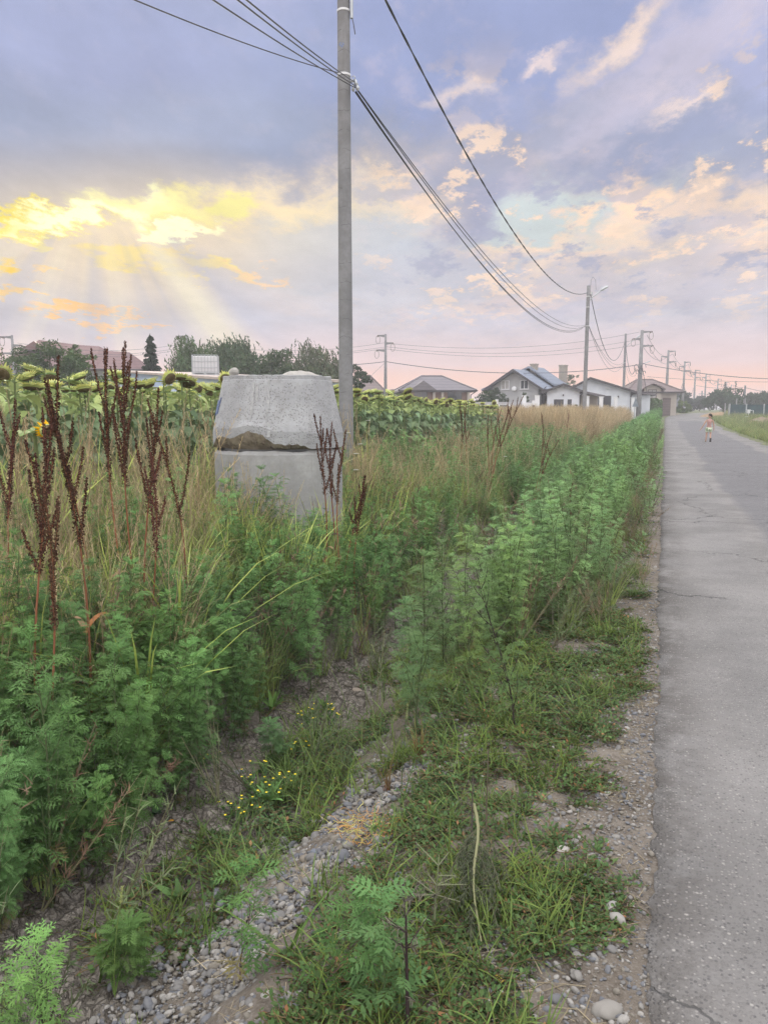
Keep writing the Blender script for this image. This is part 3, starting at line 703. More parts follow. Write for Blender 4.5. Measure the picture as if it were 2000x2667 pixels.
mb.build('pallet',M_steel,t)
# ================= concrete well rings =================
RX,RY,_=P(725,1065,8.55); gzr=gz1(RX,RY)
t=empty('concrete_well_rings',(RX,RY,gzr-.05),rad(12),'weathered concrete cone set on a concrete ring, its lower lip broken','well rings')
R1=.70; zj=EYE+(1065-1172)*7.85/2000.-(gzr-.05); ztop=EYE+(1065-977)*7.95/2000.-(gzr-.05); R2=.585
def rings(prof,n,fn=None,inner=None):
    mb=MB(); rr=[]
    for r,z in prof:
        ring=[]
        for k in range(n):
            a=2*PI*k/n; p=Vector((r*math.cos(a),r*math.sin(a),z))
            if fn: p=fn(p,a,r,z)
            ring.append(mb.vert(p))
        rr.append(ring)
    for a,b in zip(rr,rr[1:]):
        for k in range(n): mb.face(a[k],a[(k+1)%n],b[(k+1)%n],b[k])
    return mb,rr
def jag(a,s,am): return (float(fbm(a*s+3,1.3,4,21))-.5)*am
# lower ring: hollow, chipped upper rim
def fl(p,a,r,z):
    if z>zj-.05: p.z+=jag(a,4,.05)+(-.02 if z>zj-.01 else 0)
    k=1+jag(a*1.3,6,.012); p.x*=k;p.y*=k; return p
mb,rr=rings([(R1,-.1),(R1,.3),(R1,zj-.32),(R1,zj-.12),(R1-.004,zj-.05),(R1-.03,zj-.014),(R1-.06,zj),(R1-.11,zj),(R1-.12,zj-.06),(R1-.12,-.1)],128,fl)
mb.build('lower_ring',M_conc2,t,smooth=False)
# cone: smooth band at foot, broken lip facing the road
zb=zj+.012; H=ztop-zb; fa=-(PI/2)-rad(12)+YAW   # local angle facing the camera
def chip(a):
    d=(a-fa+PI)%(2*PI)-PI   # negative = left in view
    L=[(-1.35,0),(-1.15,.05),(-1.0,.115),(-.8,.12),(-.62,.10),(-.45,.15),(-.30,.185),(-.12,.15),(-.02,.10),(.08,.055),(.2,.045),(.35,.05),(.5,.03),(.62,.0)]
    v=float(np.interp(d,[q[0] for q in L],[q[1] for q in L],0,0)); return max(0,v+(jag(a,30,.035) if v>.01 else 0))
def fc(p,a,r,z):
    c=chip(a); 
    if z<zb+.30: 
        f=(z-zb)/.30; p.z=zb+c+f*(.30-c)
    k=1+jag(a*2,5,.006); p.x*=k;p.y*=k
    if z>ztop-.015:
        p.z+=jag(a,8,.018)
    return p
ro=lambda z: R1+.012+(R2-R1-.012)*max(0,(z-zb-.16))/(H-.16)
prof=[(ro(zb),zb)]+[(ro(z),z) for z in np.linspace(zb+.02,ztop-.05,26)]+[(R2+.004,ztop-.045),(R2+.002,ztop-.004),(R2-.01,ztop),(R2-.10,ztop),(R2-.11,ztop-.05)]
mb,rr=rings(prof,360,fc)
def fi(p,a,r,z):
    c=chip(a)
    if z<zb+.02: p.z=zb+max(0,c-.10)
    return p
mb2,r2=rings([(R2-.11,ztop-.05),(ro(zb)-.16,zb+.25),(ro(zb)-.13,zb-.01)],360); off=len(mb.v); mb.v+=mb2.v; mb.c+=mb2.c
for f in mb2.f: mb.face(*[q+off for q in f])
# rough broken face from the outer lip back in to the inner edge
mb.mi=1; inner=[q+off for q in r2[-1]]; outer=rr[0]; mid=[]
for k in range(360):
    a=2*PI*k/360; c=chip(a); A_=Vector(mb.v[outer[k]]); B_=Vector(mb.v[inner[k]]); q=A_.lerp(B_,.35); q.z=min(A_.z,B_.z+.5*c)+ (random.random()-.5)*.018*(1 if c>.01 else 0); mid.append(mb.vert(q))
for k in range(360):
    j=(k+1)%360; mb.face(outer[k],mid[k],mid[j],outer[j]); mb.face(mid[k],inner[k],inner[j],mid[j])
M_broken=noisy('broken_aggregate',(.20,.165,.125),(.34,.29,.23),9.,.95,st=1.,detail=8)
cone=mb.build('cone',[M_conc,M_broken],t)
# capping slab of loose mortar on the cone
def lump(name,parent,c,s,seed,m,n=10):
    mb=MB(); rows=[]
    for i in range(n+1):
        th=PI*i/n
        ring=[]
        for k in range(2*n):
            ph=PI*k/n; d=Vector((math.sin(th)*math.cos(ph),math.sin(th)*math.sin(ph),math.cos(th)))
            r=.72+.56*float(fbm(d.x*1.8+d.z*1.3+seed,d.y*1.8-d.z+seed,3,seed)); ring.append(mb.vert((c[0]+d.x*s[0]*r,c[1]+d.y*s[1]*r,c[2]+d.z*s[2]*r)))
        rows.append(ring)
    for a,b in zip(rows,rows[1:]):
        for k in range(2*n): mb.face(a[k],a[(k+1)%(2*n)],b[(k+1)%(2*n)],b[k])
    return mb.build(name,m,parent,smooth=False)
M_mortar=noisy('loose_mortar',(.31,.30,.28),(.42,.40,.37),9.,.95,st=.8)
rv=Matrix.Rotation(YAW-rad(12),3,'Z')
def rp(x,y,z): v=rv@Vector((x,y,0)); return (v.x,v.y,z)
def mound(parent,x,y,sx,sy,sz,seed,m=M_mortar):
    mb=MB(); n=22; idx={}
    for i in range(n+1):
        for j in range(n+1):
            u=-1+2*i/n; v=-1+2*j/n; rr_=math.hypot(u,v); h=max(0,1-rr_**2.6)
            h=h*(.62+.75*float(fbm(u*1.9+seed,v*1.9,4,seed)))
            w=rp(x+u*sx,y+v*sy,ztop-.03+h*sz+(.0 if h>0 else -.02)); idx[i,j]=mb.vert(w)
    for i in range(n):
        for j in range(n):
            if math.hypot(-1+2*(i+.5)/n,-1+2*(j+.5)/n)<1.02: mb.face(idx[i,j],idx[i+1,j],idx[i+1,j+1],idx[i,j+1])
    return mb.build('mortar',m,parent)
mound(t,.27,-.22,.25,.20,.085,3); mound(t,-.05,-.30,.30,.13,.03,8)
st=lump('stone',None,rp(-.42,-.30,ztop+.035),(.058,.045,.045),4,M_mortar,8); st.location=t.location; st.rotation_euler.z=rad(12)
tag(st,'small lump of concrete standing on the left rim of the cone','stone')
# faded drips and the blue paint mark on the cone
M_drip=noisy('lime_streak',(.50,.50,.51),(.40,.40,.41),30.,.9); M_paint=noisy('blue_paint',(.12,.17,.33),(.25,.28,.38),40.,.8)
def patch(parent,name,a,w,z0,z1,m,seed,dense=.5):
    "small flakes lying on the cone's face"
    mb=MB()
    for k in range(int(260*dense)):
        z=U(z0,z1); aa=a+U(-w,w); 
        if vnoise(aa*60,z*22,seed)<.42: continue
        s=U(.004,.010); r=ro(z)*1.0+.0045; c=Vector((math.cos(aa)*r,math.sin(aa)*r,z)); tg=Vector((-math.sin(aa),math.cos(aa),0)); up=Vector((0,0,1)); n=tg.cross(up)
        pts=[c+tg*s*math.cos(q+U(-.3,.3))*U(.6,1.1)+up*s*1.4*math.sin(q)*U(.6,1.1) for q in np.linspace(0,2*PI,7)[:-1]]
        mb.poly(pts)
    mb.build(name,m,parent)
for aa,w,z0_,z1_,sd_ in ((fa-.02,.022,zb+.42,ztop-.05,1),(fa-.02,.028,zb+.13,zb+.40,4),(fa-.28,.018,zb+.28,ztop-.08,2),(fa-.21,.02,zb+.5,ztop-.09,3)): patch(cone,'lime_streak',aa,w,z0_,z1_,M_drip,sd_,1.)
mb=MB()
def onc(a,z): r=ro(z)+.006; return Vector((math.cos(a)*r,math.sin(a)*r,z))
for seg in ([(-1.24,.34),(-1.20,.50)],[(-1.20,.50),(-1.14,.36)],[(-1.14,.36),(-1.07,.53)]):
    (a0,z0_),(a1,z1_)=seg; pts=[onc(fa+a0+(a1-a0)*f,zb+z0_+(z1_-z0_)*f) for f in np.linspace(0,1,6)]; mb.tube(pts,.009,4)
mb.build('paint_mark',M_paint,cone)
# ================= poles =================
def pole_shaft(h,rb,rt,n=28,seg=24): 
    mb=MB(); mb.lathe([(rb+(rt-rb)*i/seg,-1.+(h+1)*i/seg) for i in range(seg+1)],n); return mb
def band(parent,z,r,m=None,w=.035):
    mb=MB(); mb.lathe([(r+.002,z-w/2),(r+.007,z-w/2+.003),(r+.007,z+w/2-.003),(r+.002,z+w/2)],28); mb.build('clamp_band',m or M_wframe,parent)
def rad_at(z,h,rb,rt): return rb+(rt-rb)*(z+1)/(h+1)
PL={}
p1=P(901.5,1065,13.0); g1=gz1(p1[0],p1[1]); H1=9.4
pole1=empty('concrete_pole',(p1[0],p1[1],g1),0,'tall round concrete pole standing just behind the well rings','utility pole','roadside concrete poles')
RB,RT=.128,.092
pole_shaft(H1,RB,RT).build('shaft',M_pole,pole1,smooth=True)
zc=EYE+(1065-197)*13/2000.-g1; ztp=EYE+(1065-27)*13/2000.*1.0-g1
def zof(py,D,g): return float(P(900,py,D)[2])-g
zc=zof(197,13,g1); ztp=zof(30,13,g1)
band(pole1,zc,rad_at(zc,H1,RB,RT)); band(pole1,ztp,rad_at(ztp,H1,RB,RT))
RR=Matrix.Rotation(YAW,4,'Z')
def lp(x,y,z): return RR@Vector((x,y,z))
r_=rad_at(zc,H1,RB,RT)
mb=MB(); mb.tube([lp(r_-.01,0,zof(212,13,g1)),lp(r_+.09,-.02,zof(214,13,g1))],.016,8)
for k in range(4):
    z=zof(205+k*9,13,g1); c=Vector(lp(r_+.05+.022*k,-.03,z)); pts=[c+Vector((.03*math.cos(a),0,.03*math.sin(a))) for a in np.linspace(0,2*PI,11)]; mb.tube(pts,.007,5,False)
mb.build('hook',M_steel,pole1)
for dx,py in ((.045,236),(.115,234),(.09,221)):
    mb=MB(); c=Vector(lp(r_+dx,-.04,zof(py,13,g1))); mb.tube([c+Vector((-.012,0,.07)),c+Vector((0,0,.03)),c,c+Vector((0.01,0,-.03))],[.008,.022,.028,.012],8); mb.build('cable_clamp',M_steel,pole1)
mb=MB(); x0=r_+.028; mb.tube([lp(x0,-.05,zof(-150,13,g1)),lp(x0,-.05,zof(52,13,g1))],.026,10); mb.build('conduit',M_steel,pole1)
mb=MB(); pts=[lp(x0-.02,-.05,zof(45,13,g1))]+[lp(x0+ -.02+.07*math.sin(a/2)*1.1 if a<PI else x0-.02+.07*math.sin(a/2),-.06,zof(70-25*math.cos(a),13,g1)) for a in np.linspace(0,2*PI,14)]
mb.tube(pts,.005,5); mb.build('wire_loop',M_cable,pole1)
mb=MB(); 
for k in range(14):
    a=-PI/2+YAW+U(-.9,.1)*.8; z=zof(U(118,131),13,g1); r=rad_at(z,H1,RB,RT)+.003; c=Vector((math.cos(a)*r,math.sin(a)*r,z)); tg=Vector((-math.sin(a),math.cos(a),0)); s=.012
    mb.poly([c-tg*s,c-Vector((0,0,s*1.5)),c+tg*s,c+Vector((0,0,s*1.5))])
mb.build('paint_mark',M_paint,pole1)
def lamp_arm(parent,z,ln,rise_,r,dirv=(1,0)):
    mb=MB(); d=Vector((dirv[0],dirv[1],0)).normalized(); b=Vector((0,0,z))+d*r
    mb.tube([b-Vector((0,0,.25)),b+d*.12-Vector((0,0,.1)),b+d*ln*.62+Vector((0,0,rise_*.62))],.035,8); a=mb.build('lamp_arm',M_steel,parent)
    mb=MB(); s=b+d*ln*.58+Vector((0,0,rise_*.58)); e=b+d*ln+Vector((0,0,rise_)); mb.tube([s,s.lerp(e,.2),s.lerp(e,.8),e],[.05,.09,.08,.03],8); mb.build('lamp_head',M_steel,a)
def lv_pole(px,top,D,label,arm=1.1,armrise=.65,rb=.15,rt=.105,pyb=1065):
    p=P(px,pyb,D); g=gz1(p[0],p[1]); e=empty('concrete_pole',(p[0],p[1],g),0,label,'utility pole','roadside concrete poles')
    Ht=float(P(px,top,D)[2])-g; pole_shaft(Ht,rb,rt,20,14).build('shaft',M_pole,e,smooth=True)
    dr=RH[:2]
    if arm: lamp_arm(e,float(P(px,top+28,D)[2])-g,arm,armrise,rad_at(Ht,Ht,rb,rt),dr)
    PL[label]=(p,g,Ht); return e,p,g,Ht
pole2,p2,g2,H2=lv_pole(1521,744,51,'slim concrete pole with angled street lamp arm in the tan grass',1.15,.65)
band(pole2,zof(772,51,g2),.12); band(pole2,zof(849,51,g2),.125); band(pole2,zof(800,51,g2),.12)
mb=MB(); c=Vector((RH[0]*.12,RH[1]*.12,H2-.15)); mb.tube([c+Vector((0,0,-.6)),c+Vector((.02,.05,.5)),c+Vector((.12,.12,.72)),c+Vector((.3,.16,.5)),c+Vector((.34,.18,-.1))],.011,5); mb.build('wire_loop',M_cable,pole2)
mb=MB(); mb.lathe([(.02,-.12),(.06,-.1),(.06,.1),(.02,.12)],8,M=Matrix.Translation((RH[0]*.22,RH[1]*.22,zof(765,51,g2)))); mb.build('cable_clamp',M_steel,pole2)
pole3,p3,g3,H3=lv_pole(1621,869,90,'dark slim concrete pole left of the first power pylon pole',1.9,1.2,.17,.12)
band(pole3,zof(945,90,g3),.15)
# high voltage poles
def hv_pole(px,top,base,D,label,group,scale=1.,face=0.,n_ins=1,thick=.19,loops=False,mirror=1):
    p=P(px,base,D); g=gz1(p[0],p[1]); Ht=float(P(px,top,D)[2])-g
    e=empty('power_pole',(p[0],p[1],g),YAW+face,label,'power pole',group)
    mb=MB(); mb.lathe([(thick*1.25,-1),(thick,Ht*.5),(thick*.66,Ht)],12); mb.build('shaft',M_pole,e,smooth=True)
    arms=[(1,Ht-.12,1.0),(-1,Ht-.85,.95),(1,Ht-1.55,1.15)]
    for sx,z,ln in arms:
        sx*=mirror
        a=MB(); ln*=scale; x0=.02*sx
        a.prism([(sx*.05,z-.20),(sx*ln,z-.06),(sx*ln,z+.02),(sx*.05,z+.05)],-.08,.08)
        ao=a.build('crossarm',M_pole,e)
        i=MB()
        if loops:
            pts=[(sx*(ln-.05)+.22*math.sin(q)*sx,-.1,z-.45+.4*math.cos(q)) for q in np.linspace(0,2*PI,13)]; i.tube(pts,.02,5)
            i.tube([(sx*(ln-.05),-.35,z-.05),(sx*(ln-.05),.35,z-.1)],[.06,.06],7)
        else:
            i.tube([(sx*(ln-.05),0,z-.05),(sx*(ln-.05),0,z-.16),(sx*(ln-.05),0,z-.2),(sx*(ln-.05),0,z-.62),(sx*(ln-.05),0,z-.7)],[.02,.03,.06,.06,.02],7)
        i.build('insulator',M_porc,ao)
    return e,p,g,Ht
G_HV='power poles following the road'
hv1=hv_pole(1662,860,1073,82,'thick power pole with coiled cables and a box at its foot',G_HV,1.,0,thick=.23,loops=True)
hvs=[(1732,912,1078,108,'power pole standing before the beige house, second largest of its line'),(1776,941,1068,135,'power pole beside the bright green bush'),
     (1805,963,1066,165,'power pole with curved lamp like arms right of the bush'),(1833,973,1064,190,'power pole in front of the broad dark tree'),(1865,986,1060,222,'power pole rising from the top of the broad dark tree'),
     (1887,995,1055,256,'power pole half hidden by the dark conifer'),(1900,1002,1055,290,'power pole just left of the bare spruce')]
HV=[hv1]+[hv_pole(*a,G_HV) for a in hvs]
G_H2='power poles crossing the fields'
HL=[hv_pole(44,873,1065,70,'power pole above the brown red roof, leaning by the leafy tree',G_H2,.9,0,thick=.15,loops=True,mirror=-1),
    hv_pole(492,872,1065,74,'power pole peeping above the willow crown',G_H2,.9,0,thick=.15,loops=True,mirror=-1),
    hv_pole(1004,870,1065,78,'power pole alone against the pink sky right of the nearest pole',G_H2,.8,0,thick=.15,loops=True,mirror=-1)]
# details of the first thick pole: coils and box
e,p,g,Ht=hv1
mb=MB()
for (px,py,r) in ((1656,958,.35),(1675,957,.42),(1658,968,.2),(1677,972,.22),(1668,966,.3)):
    c=P(px,py,81.7)-np.array([p[0],p[1],g]); c=world_rot(-YAW)@Vector(c)
    mb.tube([c+Vector((r*math.cos(q)*.6,0,r*math.sin(q))) for q in np.linspace(0,2*PI*.8,12)],.03,5)
mb.build('cable_coil',M_cable,e)
mb=MB(); mb.box((-.55,-.75,-.2),(.05,-.28,.9)); o=mb.build('junction_box',M_conc2,e); mb=MB(); mb.box((-.5,-.775,0.),(0.,-.752,.8)); mb.build('door',M_steel,o)
mb=MB(); mb.tube([(0.,-.2,zof(950,82,g)),(.9,-.3,zof(941,82,g))],[.05,.05],6); mb.build('bracket',M_steel,e)
# lamp posts and stay poles far right
e=empty('concrete_pole',tuple(P(1936,1065,118)*np.array([1,1,0])+np.array([0,0,1.0])),YAW,'braced A shaped concrete pole behind the green mesh fence','utility pole')
D=118; zt_=float(P(1936,1004,D)[2])-1.
mb=MB(); mb.tube([(0,0,-.5),(0,0,zt_)],[.2,.13],8); mb.build('shaft',M_pole,e); mb=MB(); mb.tube([(-1.1*.35,-1.2,-.5),(-.03,-.1,zt_-1.)],[.17,.12],8); mb.build('strut',M_pole,e)
for k,(px,py,D,w) in enumerate(((1825,1018,210,.2),(1829,1032,240,.15))):
    p=P(px,1065,D); g=gz1(*p[:2]); z=float(P(px,py,D)[2])-g
    e=empty('thin_pole',(p[0],p[1],g),YAW,['thin far pole with a short crossbar above the dark trees','shorter far pole beside the thin one'][k],'pole')
    mb=MB(); mb.tube([(0,0,-.5),(0,0,z)],w,6); mb.build('shaft',M_pole,e)
    mb=MB(); mb.box((-.9,-.06,z-.9),(.9,.06,z-.75)); mb.build('crossbar',M_pole,e)
# ================= wires =================
def sagline(a,b,sag,n=40,t0=0,t1=1):
    a=Vector(a); b=Vector(b); return [a.lerp(b,t)-Vector((0,0,4*sag*t*(1-t))) for t in np.linspace(t0,t1,n)]
def wire(name,pts,r,label,group=None,m=None,cat='cable'):
    mb=MB(); mb.tube(pts,r,5); return tag(mb.build(name,m or M_cable,smooth=True),label,cat,group)
def q3(p,dx=0,dy=0,z=None): return (p[0]+dx,p[1]+dy,z)
top1=float(P(900,-170,13)[2]); 
a=(p1[0]+.15,p1[1],top1); b=(p2[0]-.05,p2[1],float(P(1521,762,51)[2]))
pts=sagline(a,b,1.75,160)
mb=MB()
for s in (0,PI):
    tw=[]
    for i,pp in enumerate(pts): ang=i*.95+s; tw.append(pp+Vector((math.cos(ang)*.011,0,math.sin(ang)*.011)))
    mb.tube(tw,.0135,5)
tag(mb.build('twisted_cable',M_cable,smooth=True),'thick twisted black cable swooping from nearest pole top to second pole','cable')
TW='wires strung between the two nearest poles'
br=Vector((p1[0],p1[1],0))+Vector(RH.tolist())*.17
zb1=float(P(912,228,13)[2])
for i,(dz,dz2,sg,off_) in enumerate(((0.02,849,1.35,.0),(-.06,850,1.62,.05),(-.03,846,1.20,.09),(-.07,848,1.58,.02))):
    a=(br.x+off_*.5,br.y,zb1+dz); b=(p2[0]-.12,p2[1],float(P(1521,dz2,51)[2])); wire('overhead_wire',sagline(a,b,sg,60),.0095 if i!=3 else .012,['top wire of the four between nearest and second pole','thin wire just under the lowest of the four between the poles','second wire of the four between nearest and second pole','lowest and thickest of the four wires to second pole'][i],TW)
TL='wires running up left from the nearest pole'
for i,(px,py,D,lab) in enumerate(((352,0,7.5,'lone lower wire running left from the nearest pole'),(556,0,6.6,'lower of the three close wires rising left from the pole'),(620,0,6.4,'middle one of the close wires rising left from the pole'),(643,0,6.3,'uppermost wire rising left from the nearest pole'))):
    a=Vector((br.x,br.y,zb1+(-.02,.0,.03,.08)[i])) if i else Vector((p1[0]-.05,p1[1]-.1,float(P(890,195,13)[2])))
    e_=Vector(P(px,py,D).tolist()); far_=a+(e_-a)*1.5
    sg=(.10,.05,.05,.05)[i]; far_.z+=4*sg*(1/1.5)*(1-1/1.5)*1.5
    wire('overhead_wire',sagline(a,far_,sg,30),.0075,lab,TL)
G23='wires between second and third pole'
wire('overhead_wire',sagline((p2[0]+.15,p2[1],float(P(1530,768,51)[2])),(p3[0]-.1,p3[1],float(P(1620,892,90)[2])),3.0,40),.026,'dark cable drooping from the lamp arm of second pole',G23)
for i,(za_,zb_,sg) in enumerate(((850,946,1.35),(852,947,1.75),(853,943,1.1))):
    wire('overhead_wire',sagline((p2[0]+.12,p2[1],float(P(1529,za_,51)[2])),(p3[0]-.1,p3[1],float(P(1620,zb_,90)[2])),sg,30),.013,['middle of three thin lines from second to third pole','lowest of three thin lines from second to third pole','highest of three thin lines from second to third pole'][i],G23)
h1p=hv1[1]
wire('overhead_wire',sagline((p3[0],p3[1],float(P(1628,888,90)[2])),P(1655,958,82.5),1.9,24),.03,'dark cable dropping from third pole to the coiled cables')
for i,(za_,zb_,sg) in enumerate(((940,975,.8),(945,985,1.4))): wire('overhead_wire',sagline(P(1626,za_,90),P(1656,zb_,82.5),sg,16),.014,['upper thin wire from third pole to the thick pole','lower thin wire from third pole to the thick pole'][i])
wire('overhead_wire',sagline(P(1672,957,81.5),P(1729,1000,107),3.4,24),.028,'cable sagging between the thick pole and the next one before the house')
wire('overhead_wire',sagline(P(1738,1000,107),P(1776,1000,134),2.6,20),.026,'cable sagging past the beige house roof')
wire('overhead_wire',sagline(P(1780,998,134),P(1805,1010,164),2.2,16),.026,'short sagging cable beyond the bright green bush')
G_C='conductors of the line crossing the fields'
names=['top','middle','bottom']
for i,(ya,yb,pa) in enumerate(((893,865,1000),(903,884,1007),(908,897,1000))):
    wire('power_line',sagline(P(pa,ya,78),P(1664,yb,82),1.0,40),.017,names[i]+' conductor of the three spanning from lone pole to thick pole',G_C,M_alu,'power line')
    wire('power_line',sagline(P(496,ya,74),P(pa,ya,78),.75,24),.015,names[i]+' conductor of the three passing behind the nearest pole',G_C,M_alu,'power line')
    wire('power_line',sagline(P(46,ya,70),P(490,ya,74),.7,24),.015,names[i]+' conductor of the three above the spruce',G_C,M_alu,'power line')
wire('overhead_wire',sagline(P(1006,942,78),P(1664,950,82),1.0,50),.035,'thick dark cable crossing in front of the gable house')
wire('overhead_wire',sagline(P(600,936,72),P(1002,942,78),.5,24),.03,'dark cable meeting the lone pole from the left')
wire('overhead_wire',sagline(P(1680,949,82),P(2260,975,95),1.0,40),.035,'dark cable running right above the row of power poles')
wire('overhead_wire',sagline(P(1684,981,90),P(2200,990,100),.4,30),.018,'thin line crossing right over the dark trees')
wire('overhead_wire',sagline(P(1812,1004,140),P(1934,1009,118),.3,16),.028,'line ending at the braced pole')
wire('overhead_wire',sagline(P(1937,1009,118),P(2150,1040,110),.3,16),.028,'line descending right from the braced pole')
wire('guy_wire',sagline(P(1002,945,78),P(960,985,76),.0,4),.012,'thin slanting stay beside the lone power pole')
G_L='conductors along the row of power poles'
hvt=[(1672,862),(1742,914),(1784,943),(1811,965),(1838,975),(1870,988),(1889,997),(1902,1004)]; hvD=[82,108,135,165,190,222,256,290]
for i in range(len(hvt)-1):
    for j,(dx,dy) in enumerate(((12,10),(-9,22),(14,34))):
        f=82./hvD[i]; f2=82./hvD[i+1]
        wire('power_line',sagline(P(hvt[i][0]+dx*f,hvt[i][1]+dy*f,hvD[i]),P(hvt[i+1][0]+dx*f2,hvt[i+1][1]+dy*f2,hvD[i+1]),1.1 if i==0 else .8,12),.014+.0001*hvD[i],['upper right','left','lower right'][j]+' conductor '+['from the thick pole to the pole before the beige house','from the beige house pole to the pole by the bright bush','from the bright bush pole to the curved arm pole','between the fourth and fifth power poles of the row','between the fifth and sixth power poles of the row','between the sixth and seventh power poles of the row','between the two farthest power poles of the row'][i],G_L,M_alu,'power line')
# ================= trees and shrubs =================
def mesh_quads(name,V,C,m,parent=None,loc=None):
    "V: n x 4 x 3 corner positions, C: n x 3 colours"
    n=len(V); me=bpy.data.meshes.new(name); me.vertices.add(n*4); me.vertices.foreach_set('co',V.reshape(-1).astype(np.float32))
    me.loops.add(n*4); me.loops.foreach_set('vertex_index',np.arange(n*4,dtype=np.int32)); me.polygons.add(n); me.polygons.foreach_set('loop_start',(np.arange(n)*4).astype(np.int32))
    me.update(calc_edges=True); a=me.color_attributes.new('col','FLOAT_COLOR','POINT'); c=np.ones((n*4,4),np.float32); c[:,:3]=np.repeat(C,4,axis=0); a.data.foreach_set('color',c.ravel())
    me.materials.append(m); o=bpy.data.objects.new(name,me); COL.objects.link(o)
    if parent is not None: o.parent=parent
    if loc is not None: o.location=loc
    return o
def leafquads(Pt,size,col,rs,axis=None,asp=.55,var=.3):
    n=len(Pt); a=rs.normal(size=(n,3)); 
    if axis is not None: a=a*.45+axis
    a/=np.linalg.norm(a,axis=1)[:,None]; b=rs.normal(size=(n,3)); b-=a*(a*b).sum(1)[:,None]; b/=np.linalg.norm(b,axis=1)[:,None]
    s=(size*rs.uniform(.6,1.3,n))[:,None]
    V=np.stack([Pt-a*s*.5,Pt+b*s*asp*.5,Pt+a*s*.5,Pt-b*s*asp*.5],1)
    C=np.array(col)[None]*(1+rs.uniform(-var,var,n))[:,None]*np.array([1,1,1])[None]
    C[:,0]*=rs.uniform(.85,1.2,n)
    return V,C
